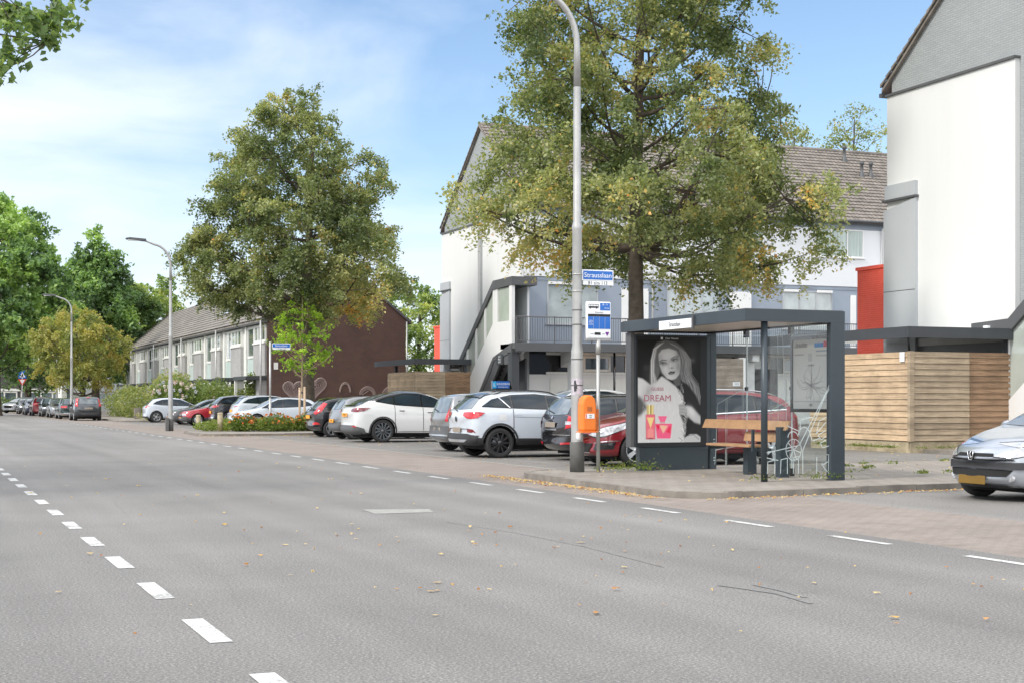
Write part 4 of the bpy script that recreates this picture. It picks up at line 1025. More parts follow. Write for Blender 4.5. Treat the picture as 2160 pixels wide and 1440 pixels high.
p, r = place(86.4, rear_x=12.5, sp=s); car(s, p, r, 'white hatchback with rounded roof and two-tone wheels behind the second lamp post', group=G3)
# --- row parked along the kerb, seen from behind
G4 = 'cars parked along the far kerb'
def kerbcar(s, x, y, lab, face=PI/2): return car(s, (x, y), face, lab, group=G4)
kx = 10.35
s = g_hatch(L=4.08, W=1.69, wr=.31, paint='p_dgrey', far=1, rim='cap', low='trim', lowz=.42, tum=.82,
    top=[(0, .62), (.06, .8), (.22, .9), (.7, 1.02), (.95, 1.08), (1.35, 1.34), (1.7, 1.50), (2.3, 1.55), (3.2, 1.54), (3.7, 1.48), (3.82, 1.40), (3.93, 1.1), (4.0, .98), (4.05, .8), (4.08, .6)],
    glass_bot=[(1.0, 1.0), (2.2, 1.03), (3.6, 1.06)], glass_top=[(1.0, 1.02), (1.4, 1.27), (1.8, 1.42), (2.3, 1.46), (3.1, 1.44), (3.6, 1.32)], rw=(1.06, 1.40, .58, .52), wsm='screen',
    parts=[('tail_light', 'BB', [(.62, .88), (.80, .90), (.70, 1.44), (.58, 1.42), (.64, 1.1)], 'tail', .02), ('rear_bumper', 'B', [(-.8, .3), (.8, .3), (.84, .58), (-.84, .58)], 'trim', .03), ('brake_light', 'B', [(-.12, 1.43), (.12, 1.43), (.12, 1.46), (-.12, 1.46)], 'tail', .02)], plates=[('B', .78, 'plateblur', '')])
s['rw'] = (1.06, 1.38, .56, .50); kerbcar(s, kx, 97.2, 'slate grey hatchback with tall curved red tail lamps, nearest of the kerb row')
s = g_estate(paint='p_green', far=1, low='alloy', lowz=.42, parts=[('tail_light', 'BB', [(.42, .76), (.82, .76), (.80, .9), (.42, .9)], 'tail', .016)], plates=[('B', .84, 'plateblur', '')]); kerbcar(s, kx-.1, 105.5, 'dark green estate with silver lower body and white roof edge, second along the kerb')
s = g_hatch(paint='p_sgrey', far=1); kerbcar(s, kx-.1, 113.0, 'silver grey hatchback parked just beyond the green estate', -PI/2)
s = g_hatch(paint='p_black', far=1, parts=[('headlight', 'FF', [(.5, .6), (.8, .6), (.8, .74), (.5, .7)], 'lamp', .014)]); kerbcar(s, kx-.15, 119.5, 'black hatchback with pale windscreen in the middle of the kerb row', -PI/2)
s = g_suv(paint='p_dred', far=1, parts=[('tail_light', 'BB', [(.55, .85), (.85, .85), (.85, 1.05), (.55, 1.05)], 'tail', .014)]); kerbcar(s, kx-.3, 126.5, 'maroon car parked among the black and blue cars of the kerb row')
s = g_hatch(paint='p_blue', far=1, parts=[('headlight', 'FF', [(.5, .6), (.8, .6), (.8, .74), (.5, .7)], 'lamp', .014)]); kerbcar(s, kx-.4, 133.5, 'dark blue hatchback far along the kerb row', -PI/2)
s = g_hatch(paint='p_black', far=1, parts=[('headlight', 'FF', [(.5, .6), (.8, .6), (.8, .74), (.5, .7)], 'lamp', .014)]); kerbcar(s, kx-.45, 141.0, 'small black car just in front of the grey SUV at the far end', -PI/2)
s = g_suv(paint='p_sgrey', far=1, rim='five', rimm='greyrim', parts=[('headlight', 'FF', [(.5, .8), (.85, .8), (.85, .9), (.5, .88)], 'lamp', .014), ('grille', 'F', [(-.4, .5), (.4, .5), (.45, .75), (-.45, .75)], 'dark', .012)], L=4.4)
car(s, (10.2, 151.5), -PI*.5-.75, 'grey SUV turned at an angle at the far end of the kerb row', group=G4)
s = g_hatch(paint='p_pearl', far=1); car(s, (6.2, 149), .35, 'white car at the very left edge on the far side of the street')
# ---------------------------------------------------------------- ground
def sheet(name, poly, z, m, kind='structure'):
    o = MB().add([(x, y, z) for x, y in poly], [tuple(range(len(poly)))]).build(name, m, recalc=False)
    if o.data.polygons[0].normal.z < 0: o.data.flip_normals()
    return tag(o, kind=kind)
def rect(x0, x1, y0, y1): return [(x0, y0), (x1, y0), (x1, y1), (x0, y1)]
sheet('ground', rect(-600, 900, -300, 1500), -.03, M['soil'])
sheet('road', rect(-9, 8.78, -20, 175), 0, M['road'])
sheet('brick_strip', rect(8.78, 11.4, -5, 165), .0, M['klinker'])
sheet('parking_lot', rect(11.4, 24.5, -5, 92), .0, M['park'])
sheet('forecourt', rect(24.5, 60, 24, 65.6), -.004, M['park'])
sheet('distant_street', rect(-40, 60, 165.5, 200), -.005, M['klinker'])
sheet('distant_pavement', rect(8.78, 40, 165, 165.5), -.004, M['klinker'])
def smooth_poly(pts, r):
    out = []; n = len(pts)
    for i in range(n):
        p = Vector(pts[i]); a = Vector(pts[i-1]); b = Vector(pts[(i+1) % n]); rr = r[i] if hasattr(r, '__len__') else r
        if rr <= 0: out.append(tuple(p)); continue
        d1 = (a-p).normalized()*rr; d2 = (b-p).normalized()*rr
        for k in range(9):
            t = k/8; out.append(tuple((p+d1)*(1-t)**2+p*2*t*(1-t)+(p+d2)*t**2))
    return out
def island(name, pts, r, m, kerbs, h=.09):
    P = smooth_poly(pts, r); c = Vector((sum(p[0] for p in P)/len(P), sum(p[1] for p in P)/len(P)))
    # kerb ring .12 wide, surface inside
    inner = []
    n = len(P)
    for i in range(n):
        a = Vector(P[i-1]); p = Vector(P[i]); b = Vector(P[(i+1) % n]); t = (b-a).normalized(); nn = Vector((-t.y, t.x)); inner.append(p+nn*.13)
    tag(MB().prism([tuple(q) for q in inner], -.02, h-.004, 'z').build(name, m), kind='structure')
    mb = MB(); L = 0
    rng = random.Random(3)
    for i in range(n):
        j = (i+1) % n; a, b = Vector(P[i]), Vector(P[j]); ia, ib = inner[i], inner[j]; seg = (b-a).length
        k = max(1, int(seg/1.0))
        for q in range(k):
            t0 = q/k+(.004/seg if seg > .5 else 0); t1 = (q+1)/k-(.004/seg if seg > .5 else 0); dz = rng.uniform(-.008, .008)
            qs = [a.lerp(b, t0), a.lerp(b, t1), ia.lerp(ib, t1)+Vector((0, 0)), ia.lerp(ib, t0)]
            mb.prism([tuple(v) for v in qs], -.01, h+dz, 'z')
    tag(mb.build(kerbs, M['kerb'], bevel=.0), kind='structure')
# counter-clockwise outlines
island('stop_pavement', [(9.55, 17.3), (18, 18.3), (60, 19.0), (60, 32.0), (23.6, 32.0), (23.6, 25.4), (18.2, 24.7), (9.75, 24.2)], [1.0, 0, 0, 0, 0, .4, .5, 1.4], M['slabs'], 'kerb')
island('bed_pavement', [(9.7, 53.4), (17.4, 53.4), (17.4, 64.2), (11.8, 64.2), (9.9, 58.2)], [1.0, .3, .3, .8, .5], M['slabs'], 'kerb')
island('far_pavement', [(11.3, 89.2), (19.2, 89.2), (19.2, 160), (11.6, 160), (11.6, 97)], [.8, 0, 0, 0, 2.0], M['slabs'], 'kerb')
# painted markings
mb = MB()
y = -1.5
while y < 150:
    x = 1.60; mb.add([(x-.065, y, .004), (x+.065, y, .004), (x+.065, y+.93, .004), (x-.065, y+.93, .004)], [(0, 1, 2, 3)]); y += 1.93
tag(mb.build('centre_dashes', M['line'], recalc=False), kind='structure')
mb = MB()
y = 1.2
while y < 150:
    x = 8.42; mb.add([(x-.05, y, .004), (x+.05, y, .004), (x+.05, y+.95, .004), (x-.05, y+.95, .004)], [(0, 1, 2, 3)]); y += 2.02
tag(mb.build('edge_dashes', M['line'], recalc=False), kind='structure')
mb = MB()
for y in (28.4, 31.05, 33.75, 36.9, 40.0, 43.2, 46.6, 49.3, 68.9, 72.0, 75.2, 78.3, 81.4, 84.6): mb.add([(11.5, y, .004), (17.2, y, .004), (17.2, y+.09, .004), (11.5, y+.09, .004)], [(0, 1, 2, 3)])
mb.add([(11.42, 24.9, .004), (11.52, 24.9, .004), (11.52, 53, .004), (11.42, 53, .004)], [(0, 1, 2, 3)])
tag(mb.build('bay_lines', M['wornline'], recalc=False), kind='structure')
c = gnd(835, 1077)
sheet('road_patch', [gnd(765, 1074), gnd(905, 1073), gnd(915, 1080), gnd(790, 1083)], .004, M['patch'])
mb = MB()
def stripe(p0, p1, w, z=.0045):
    a = Vector(p0); b = Vector(p1); d = (b-a).normalized(); n_ = Vector((-d.y, d.x))*w/2
    mb.add([(*(a-n_), z), (*(b-n_), z), (*(b+n_), z), (*(a+n_), z)], [(0, 1, 2, 3)])
mb = MB(); q = [gnd(*p) for p in ((1515, 1234), (1560, 1240), (1640, 1252), (1712, 1273))]
for a, b in zip(q[:-1], q[1:]): stripe(a, b, .035)
q = [gnd(*p) for p in ((1590, 1233), (1650, 1246), (1700, 1260))]
for a, b in zip(q[:-1], q[1:]): stripe(a, b, .03)
tag(mb.build('tar_seam', M['tar'], recalc=False), kind='structure')
mb = MB(); q = [gnd(*p) for p in ((940, 1100), (1080, 1122), (1230, 1152), (1400, 1196))]
for a, b in zip(q[:-1], q[1:]): stripe(a, b, .011, .0042)
tag(mb.build('road_crack', M['tar'], recalc=False), kind='structure')

# fallen leaves
def fallen():
    rng = np.random.default_rng(9); P = []
    for _ in range(170):   # scattered over the road
        y = 6+rng.random()**1.2*26; x = rng.uniform(-3, 8.3); P.append((x, y, .012))
    for _ in range(70): P.append((rng.uniform(2.5, 8.7), rng.uniform(8, 15), .012))
    for _ in range(520):   # gutter along the island kerb
        t = rng.random(); P.append((9.45-abs(rng.normal())*.16, 17.6+t*6.5, .015))
    for _ in range(420):
        t = rng.random(); P.append((9.8+t*9, 17.2+t*.95-abs(rng.normal())*.16, .015))
    for _ in range(500): P.append((rng.uniform(11, 23), rng.uniform(24.8, 53), .012))
    for _ in range(120): P.append((rng.uniform(9.8, 22), rng.uniform(18.6, 24), .13))
    for _ in range(260): t = rng.random(); P.append((9.6+t*7, 53.2-abs(rng.normal())*.25, .012))
    for _ in range(300): P.append((rng.uniform(9, 22), rng.uniform(64, 88), .012))
    P = np.array(P); n = len(P)
    sz = (.024+.036*rng.random(n)*rng.random(n)*1.6); th = rng.random(n)*2*PI
    v = []; f = []; t = rng.random(n)
    for i in range(n):
        k = 6; b = len(v); c0, s0 = math.cos(th[i]), math.sin(th[i]); curl = rng.uniform(0, .02)
        for j in range(k):
            a = 2*PI*j/k; r = sz[i]*(.5 if j % 3 else .62); x = r*math.cos(a); y = r*.65*math.sin(a)
            v.append((P[i, 0]+x*c0-y*s0, P[i, 1]+x*s0+y*c0, P[i, 2]+curl*(j % 2)))
        f.append(tuple(range(b, b+k)))
    me = bpy.data.meshes.new('fallen_leaves'); me.from_pydata(v, [], f); me.materials.append(LG['fallen'])
    at = me.attributes.new('tint', 'FLOAT', 'FACE'); at.data.foreach_set('value', t.astype(np.float32))
    tag(link_mesh('fallen_leaves', me), 'yellow and brown leaves scattered over the road and along the kerbs', 'leaves', kind='stuff')
fallen()
def weeds(name, spots, lab, seed=1, m='bed'):
    rng = np.random.default_rng(seed); P = []
    for x, y, z, r, n in spots:
        q = rng.normal(size=(n, 3))*np.array([r, r, r*.35]); q[:, 2] = np.abs(q[:, 2])+.01; P.append(q+np.array([x, y, z]))
    P = np.concatenate(P); tag(leaf_mesh(name, P, .4+rng.normal(size=len(P))*.2, .06, LG[m], None, seed, aspect=.3), lab, 'weeds', kind='stuff')
sp_ = [(11.3, 22.9, .12, .18, 160), (11.75, 22.8, .12, .2, 220), (13.4, 19.3, .12, .1, 60), (12.1, 19.35, .12, .08, 40), (13.0, 19.3, .12, .14, 70)]
rr_ = random.Random(4)
for i in range(26): sp_.append((rr_.uniform(14, 23), rr_.uniform(19.5, 24.2), .12, rr_.uniform(.04, .12), 36))
for i in range(30): sp_.append((22.95+rr_.uniform(-.1, .1), rr_.uniform(30.5, 34), .12, .08, 24))
for i in range(26): sp_.append((rr_.uniform(23, 26.5), 29.95, .12, .08, 24))
weeds('weeds', sp_, 'low weeds and moss between the paving slabs round the shelter and sheds')

# ---------------------------------------------------------------- roofs
def tile_roof(name, x0, x1, eave, ridge, axis, m, parent, course=.34, wave=.26, seg=4, amp=.03, thick=.05):
    """pantile plane. axis 'x': tiles run along x, eave/ridge = (y,z). axis 'y': along y, eave/ridge = (x,z)"""
    L = math.hypot(ridge[0]-eave[0], ridge[1]-eave[1]); nc = max(2, round(L/course)); dx = (ridge[0]-eave[0])/L; dz = (ridge[1]-eave[1])/L
    nx, nz = -dz*(1 if dx > 0 else -1), abs(dx)
    nw = max(2, int((x1-x0)/wave*seg)); vs = []; fs = []
    for c in range(nc):
        for e, off in ((0, thick), (1, .0)):
            s_ = (c+e)*L/nc
            for i in range(nw+1):
                t = x0+(x1-x0)*i/nw; h = off+amp*(.5+.5*math.sin(2*PI*(t-x0)/wave))
                q = (eave[0]+dx*s_+nx*h, eave[1]+dz*s_+nz*h)
                vs.append((t, q[0], q[1]) if axis == 'x' else (q[0], t, q[1]))
    w = nw+1
    for c in range(nc):
        a = c*2*w
        for i in range(nw): fs.append((a+i, a+i+1, a+w+i+1, a+w+i))
        if c:
            b = (c*2-1)*w
            for i in range(nw): fs.append((b+i, b+i+1, a+i+1, a+i))
    mb = MB().add(vs, fs)
    # underside board
    ax = 'x' if axis == 'x' else 'y'
    e0 = (eave[0], eave[1]-.02); r0 = (ridge[0], ridge[1]-.02)
    mb.prism([e0, r0, (r0[0], r0[1]-.10), (e0[0], e0[1]-.10)], x0, x1, ax, 0)
    return mb.build(name, m, parent, recalc=False)

# ---------------------------------------------------------------- white flats
def window(parent, axis, at, a0, a1, z0, z1, n=1, fm='white', pm='panelight', out=-1, fr=.06, name='window', sill=True):
    """axis 'y': wall plane y=at facing out(-y). axis 'x': wall plane x=at facing -x"""
    def B(mb, p0, p1, q0, q1, d0, d1):
        d = sorted((at+out*d0, at+out*d1))
        return mb.box(p0, p1, d[0], d[1], q0, q1) if axis == 'y' else mb.box(d[0], d[1], p0, p1, q0, q1)
    mb = MB()
    B(mb, a0, a1, z0, z0+fr, .0, .055); B(mb, a0, a1, z1-fr, z1, .0, .055)
    st = [a0+(a1-a0)*i/n for i in range(n+1)]
    for i, s_ in enumerate(st):
        c = min(max(s_, a0+fr/2), a1-fr/2); B(mb, c-fr/2, c+fr/2, z0+fr, z1-fr, .0, .050)
    if sill: B(mb, a0-.08, a1+.08, z0-.05, z0-.001, .0, .10)
    f = mb.build(name, M[fm], parent)
    for i in range(n):
        p = MB(); B(p, st[i]+fr/2, st[i+1]-fr/2, z0+fr, z1-fr, .004, .018)
        p.build('pane', M[pm if not isinstance(pm, (list, tuple)) else pm[i % len(pm)]], f)
    return f
def flats(dy, label, full=True):
    """gable at x=27.5 facing the road, front facade at y=65.6 facing the camera (shifted by dy)"""
    root = empty('apartment_building', (27.5, 65.6+dy, 0)); tag(root, label, 'building', 'white blocks of flats with red end walls')
    O = Vector((27.5, 65.6+dy, 0)); XE = 62.0 if full else 46.0
    def put(o): o.location = -O; return o
    y0, yc, y1 = 65.6+dy, 71.3+dy, 77.0+dy; ez, rz = 10.95, 15.55; X = 27.5
    # core walls: brick gable pentagon + facades
    put(MB().prism([(y0+.05, 0), (y1, 0), (y1, ez), (yc, rz), (y0+.05, ez)], X, X+.3, 'x').build('gable_wall', M['gbrickx'], root))
    put(MB().box(X+.3, XE, y0+.35, y1-.01, 0, ez-.1).build('wall', M['bluegrey'], root))
    # white insulated panels proud of the brick, grey strip left in the middle
    for a, b in ((y0+.02, yc-.55), (yc+.15, y1+.02)):
        ta = 10.45; put(MB().prism([(a, 2.9), (b, 2.9), (b, ta), (a, ta)], X-.16, X-.003, 'x').build('white_panel', M['wall'], root))
        put(MB().box(X-.22, X-.002, a-.03, b+.03, ta+.002, ta+.07).build('panel_capping', M['greytrim'], root))
    # grey duct at the far edge
    put(MB().prism([(y1-1.45, 2.7), (y1+.06, 2.7), (y1+.06, 7.0), (y1-1.45, 7.25)], X-.26, X-.162, 'x').build('duct', M['lightgrey'], root))
    put(MB().box(X-.30, X-.165, y1-1.5, y1+.1, 7.26, 7.32).build('duct_capping', M['anthl'], root))
    put(MB().box(X-.27, X-.162, y1-1.45, y1+.0, 7.33, 7.75).build('duct_top', M['lightgrey'], root))
    put(MB().box(X-.264, X-.258, y1-1.44, y1+.05, 4.55, 4.57).build('duct_joint', M['greytrim'], root))
    # red brick end wall
    put(MB().box(X+.0, X+6, y1+.08, y1+1.75, 0, 5.35).build('red_wall', M['redbrick'], root))
    put(MB().box(X-.04, X+6, y1+.07, y1+1.8, 5.351, 5.45).build('red_capping', M['redbrick'], root))
    # roof
    r1 = tile_roof('roof', X-.12, XE, (y0-.35, ez-.18), (yc, rz+.02), 'x', M['tile'], root, .33, .27, 4); put(r1)
    r2 = tile_roof('roof', X-.12, XE, (y1+.35, ez-.18), (yc, rz+.02), 'x', M['tile'], root, .33, .27, 2); put(r2)
    rb = MB(); rb.tube([(X-.14, yc, rz+.03), (XE, yc, rz+.03)], .13, 8); put(rb.build('ridge_tiles', M['tile'], root))
    vb = MB()
    for s_, e_ in ((y0-.35, 1), (y1+.35, -1)):
        k = 22
        for i in range(k):
            a = i/k; b = (i+1)/k; ya, yb = s_+(yc-s_)*a, s_+(yc-s_)*b; za, zb = ez-.12+(rz+.1-ez)*a, ez-.12+(rz+.1-ez)*b
            vb.prism([(ya, za-.03), (yb, zb-.03), (yb, zb+.02), (ya, za+.07)], X-.18, X-.13, 'x')
    put(vb.build('verge_tiles', M['tile'], root))
    for yy, s_ in ((y1+.4, 1),): put(MB().box(X-.1, X+3, yy-.05, yy+.1, ez-.42, ez-.30).build('gutter', M['anthl'], root))
    if full:
        # eaves gutter, band
        g = MB(); g.tube([(X, y0-.42, ez-.2), (XE, y0-.42, ez-.2)], .065, 8); put(g.build('gutter', M['anthl'], root))
        put(MB().box(X+.02, XE, y0+.02, y0+.33, 10.35, ez-.1).build('fascia_band', M['bluegrey'], root))
        put(MB().box(X+.02, XE, y0-.02, y0+.32, 7.30, 10.34).build('upper_wall', M['wallb'], root))
        put(MB().box(X+.02, XE, y0+.06, y0+.34, 3.97, 7.29).build('first_floor_wall', M['bluegrey'], root))
        put(MB().box(X+.02, XE, y0+.03, y0+.33, 7.12, 7.285).build('lintel_band', M['bluegrey'], root))
        def W(px0, px1, z0, z1, n, fl, **k):
            a0 = ony(px0, y0); a1 = ony(px1, y0); w = window(root, 'y', y0-.02 if fl == 2 else y0+.06, a0, a1, z0, z1, n, **k); put(w); return w
        for p0, p1 in ((1718, 1820), (1560, 1610), (1370, 1430), (1220, 1270)):
            w = W(p0, p1, 8.85, 10.33, 3 if p1-p0 > 70 else 2, 2, pm=('curtain', 'curtain', 'curtain'))
        for p0, p1, n in ((1155, 1262, 2), (1408, 1516, 3), (1652, 1756, 3)):
            w = W(p0, p1, 5.0, 7.0, n, 1, fm='lightgrey', pm='panelight')
            for c in list(w.children)[:1 if n == 3 else 2]:
                pass
            for i in range(n):
                if n == 3 and i == 1: continue
                a0 = ony(p0, y0); a1 = ony(p1, y0); s_ = a0+(a1-a0)*i/n
                put(MB().box(s_+.05, s_+(a1-a0)/n-.05, y0-.10, y0+.0, 6.93, 7.06).build('blind_box', M['white'], root))
        for p0, p1 in ((1312, 1368), (1795, 1806), (1540, 1585)):
            a0, a1 = ony(p0, y0), ony(p1, y0); d = put(bx('door', M['white'], root, a0, a1, y0+.0, y0+.055, 4.0, 6.85))
            k = MB().box(a0+.08, a0+.14, y0-.05, y0-.001, 4.95, 5.0).build('handle', M['steel'], d)
        # downpipes
        for px in (1375, 1858):
            x = ony(px, y0); mb = MB(); mb.tube([(x, y0-.4, ez-.25), (x, y0-.4, ez-.4), (x, y0-.1, ez-.65), (x, y0-.1, 4.0)], .05, 8); put(mb.build('downpipe', M['white'], root))
        # gallery
        gy = y0-1.75
        put(MB().box(X-1.2, XE, gy, y0+.059, 3.72, 3.965).build('gallery_slab', M['anthl'], root))
        put(MB().box(X-1.2, XE, gy-.05, gy-.003, 3.60, 4.0).build('gallery_edge', M['anthl'], root))
        mb = MB(); mb.tube([(X-1.15, gy+.03, 5.22), (XE, gy+.03, 5.22)], .03, 6); mb.tube([(X-1.15, gy+.03, 4.1), (XE, gy+.03, 4.1)], .018, 6)
        x = X-1.15
        while x < 51: mb.box(x-.009, x+.009, gy+.021, gy+.039, 4.1, 5.2); x += .125
        put(mb.build('railing', M['anthl'], root))
        x = X-1.1; k = 0
        while x < 52: put(bx('railing_post', M['anthl'], root, x-.03, x+.03, gy-.0, gy+.019, 4.001, 5.25)); x += 1.95
        # ground floor: storage wall, clerestory, garage doors
        put(MB().box(X+.02, XE, y0+.07, y0+.30, 0, 2.55).build('storage_wall', M['wall'], root))
        put(MB().box(X+.02, XE, y0+.12, y0+.34, 2.56, 3.70).build('clerestory_band', M['gloss'], root))
        put(MB().box(X+1.2, XE, y0+.03, y0+.11, 2.56, 2.68).build('clerestory_sill', M['pale'], root))
        put(MB().box(X+1.2, XE, y0+.03, y0+.11, 3.5, 3.64).build('clerestory_head', M['pale'], root))
        x = X+3.2
        while x < XE-3:
            put(window(root, 'y', y0+.118, x, x+1.5, 2.70, 3.48, 1, fm='pale', pm='pane', sill=False, fr=.12)); x += 2.3
        x = X+1.4
        while x < XE-3:
            d = put(bx('garage_door', M['pale'], root, x, x+2.45, y0+.02, y0+.066, .05, 2.35)); x += 2.7
        for xx in (X+2.15, X+12, X+22):
            b_ = MB().prism([(gy+.1, 3.71), (y0+.0, 3.71), (y0+.0, 2.9), (gy+.5, 3.25), (gy+.1, 3.25)], xx-.2, xx+.2, 'x'); put(b_.build('beam', M['wall'], root))
            put(MB().box(xx-.2, xx+.2, gy+.55, gy+.95, 0, 3.2).build('column', M['wall'], root))
        mb = MB(); mb.tube([(X+4.3, gy+.6, 3.7), (X+4.3, gy+.6, 0.2)], .06, 8); put(mb.build('drainpipe', M['gloss'], root))
        for xx in (X+3.2, X+6.2, X+16.0):
            l = put(MB().lathe([(0, 3.66), (.16, 3.66), (.16, 3.71)], 16, 'z', (xx, gy+1.0, 0)).build('ceiling_lamp', M['glow'], root))
        # timber clad sheds under the gallery
        put(MB().box(ony(1500, gy-.4), ony(1568, gy-.4), gy-.4, gy+.9, .0, 3.35).build('timber_store', M['fg'], root))
        put(MB().box(ony(1568, gy-.4)+.003, ony(1568, gy-.4)+.12, gy-.42, gy+.9, .0, 3.4).build('store_edge', M['white'], root))
        xx = ony(1556, gy-.4); sg = put(bx('number_sign', M['signw'], root, xx-.28, xx+.12, gy-.43, gy-.402, 2.0, 2.2))
        text('number', '113', .16, (xx-.08, gy-.434, 2.1), FACE_MY, M['ink'], sg)
        put(MB().box(ony(1590, y0), ony(1640, y0), y0-.02, y0+.05, .05, 2.9).build('dark_door', M['anth'], root))
        # roof vents
        for px, py, h_ in ((1781, 320, .9), (1818, 350, .85), (1837, 358, .85), (1232, 300, .9)):
            yy = yc-2.2 if py > 330 else yc-.9; x = ony(px, yy); zz = ez-.18+(rz+.2-ez)*(yy-y0+.35)/(yc-y0+.35)
            v_ = MB(); v_.lathe([(.14, zz-.15), (.13, zz+h_*.25), (.085, zz+h_*.3), (.085, zz+h_*.8), (.13, zz+h_*.82), (.13, zz+h_), (0, zz+h_)], 14, 'z', (x, yy, 0)); put(v_.build('roof_vent', M['anthl'], root))
    return root
FB = flats(0, 'white block of flats with blue grey gallery floor and tiled roof behind the big linden')
FC = flats(-40.2, 'nearest white gable of flats with grey brick top, cut off by the right edge', full=False)

def stair(dy, label, fence_dy):
    """enclosed stair with sloped dark coping, plane x=26.3; foot at y=71.4, head at y=64.4 (shifted)"""
    root = empty('stair_tower', (26.3, 66+dy, 0)); tag(root, label, 'stairs', 'enclosed outside stairs')
    O = Vector((26.3, 66+dy, 0))
    def put(o): o.location = -O; return o
    yb, yt, yh = 71.4+dy, 66.6+dy, 64.2+dy; x0, x1 = 26.3, 27.3
    # side wall: sloping parapet polygon with openings -> built as strips
    zf = lambda y: 0.2+(yb-y)*(4.0-.2)/(yb-yt)             # floor line
    zt = lambda y: 2.95+(yb-y)*(6.65-2.95)/(yb-yt)       # underside of coping
    lo = lambda y: zf(y)-.55; par = lambda y: zf(y)+1.05
    def P(pts, a, b, nm, m): return put(MB().prism(pts, a, b, 'x').build(nm, m, root))
    P([(yb, 0), (yb, par(yb)), (yt, par(yt)), (yh, par(yt)), (yh, 4.0), (yt+.0, 3.4), (yt+.4, 3.05), (yb-1.0, 0.0)], x0, x0+.12, 'parapet', M['wall'])
    # coping
    P([(yb+1.3, 2.95), (yb, 2.95), (yt, 6.65), (yh-.1, 6.72), (yh-.1, 7.12), (yt-.05, 7.08), (yb-.12, 3.42), (yb+1.3, 3.36)], x0-.05, x1+.25, 'coping', M['anthl'])
    # posts between the window openings
    for i, f in enumerate((0, .24, .5, .76, 1.0)):
        y = yb+(yt-yb)*f; P([(y+.09, par(y+.09)-.1), (y-.09, par(y-.09)-.1), (y-.09, zt(y-.09)+.02), (y+.09, zt(y+.09)+.02)], x0+.001, x0+.119, 'post', M['wall'])
    put(MB().box(x0-.02, x0+.14, yh-.02, yh+.32, 4.0, 6.72).build('end_post', M['wall'], root))
    P([(yt-.1, 6.64), (yt-.1, par(yt)-.01), (yt-.55, par(yt)-.01), (yt-.55, 6.66)], x0+.002, x0+.118, 'post', M['wall'])
    # panes
    fs = (0, .24, .5, .76, 1.0)
    for a, b in zip(fs[:-1], fs[1:]):
        ya, yb2 = yb+(yt-yb)*a-.1, yb+(yt-yb)*b+.1
        P([(ya, par(ya)), (yb2, par(yb2)), (yb2, zt(yb2)), (ya, zt(ya))], x0+.05, x0+.065, 'pane', M['frost'])
    P([(yt-.56, par(yt)), (yh+.33, par(yt)), (yh+.33, 6.66), (yt-.56, 6.66)], x0+.05, x0+.065, 'pane', M['frost'])
    # back wall and flight
    P([(yb, 0), (yb, 3.3), (yt, 6.9), (yh+.5, 6.9), (yh+.5, 3.9), (yt, 3.0), (yb-1.4, 0)], x1, x1+.1, 'back_wall', M['wallb'])
    mb = MB(); n = 20
    for i in range(n):
        y = yb+(yt-yb)*i/n; mb.box(x0+.125, x1-.002, y+(yt-yb)/n, y, zf(y)-.15, zf(y)+.17)
    put(mb.build('steps', M['greytrim'], root))
    # dark frame below the landing
    P([(yb-1.25, 0), (yb-1.03, 0), (yt+.42, 3.02), (yt+.02, 3.36), (yh, 3.95), (yh, 3.55), (yt-.1, 3.2), (yt+.3, 2.7)], x0-.03, x0+.16, 'edge_beam', M['anthl'])
    P([(yb-1.25, 0), (yt+.3, 2.7), (yt-.1, 3.2), (yh+.1, 3.5), (yh+.1, 3.0), (yt-.8, 3.0), (yt+.1, 2.2), (yt+.9, .0)], x0+.0, x0+.10, 'web', M['anthl'])
    put(MB().box(x0-.03, x0+.35, yh-.05, yh+.45, 0, 3.55).build('column', M['anth'], root))
    P([(yb-1.2, 0), (yt+.2, 2.9), (yh+.5, 3.3), (yh+.5, 0)], x1-.1, x1-.02, 'dark_inner_wall', M['anth'])
    sg = put(bx('house_number_sign', M['anth'], root, x0-.06, x0-.034, yt-1.35, yt-.55, 3.0, 3.5))
    text('numbers', '33-47\n49-63\n65-79', .13, (x0-.065, yt-.95, 3.25), FACE_MX, M['signw'], sg)
    put(MB().box(x0-.14, x0-.052, yb+.55, yb+.72, 3.05, 3.27).build('wall_lamp', M['signw'], root))
M['frost'] = surf('frosted_pane', (.40, .44, .40), .12, 0, .15, .8, coat=.6)
stair(0, 'white enclosed stair with sloping dark coping rising to the far gallery', 0)
stair(-41.0, 'foot of a white enclosed stair with dark coping at the right edge', 0)

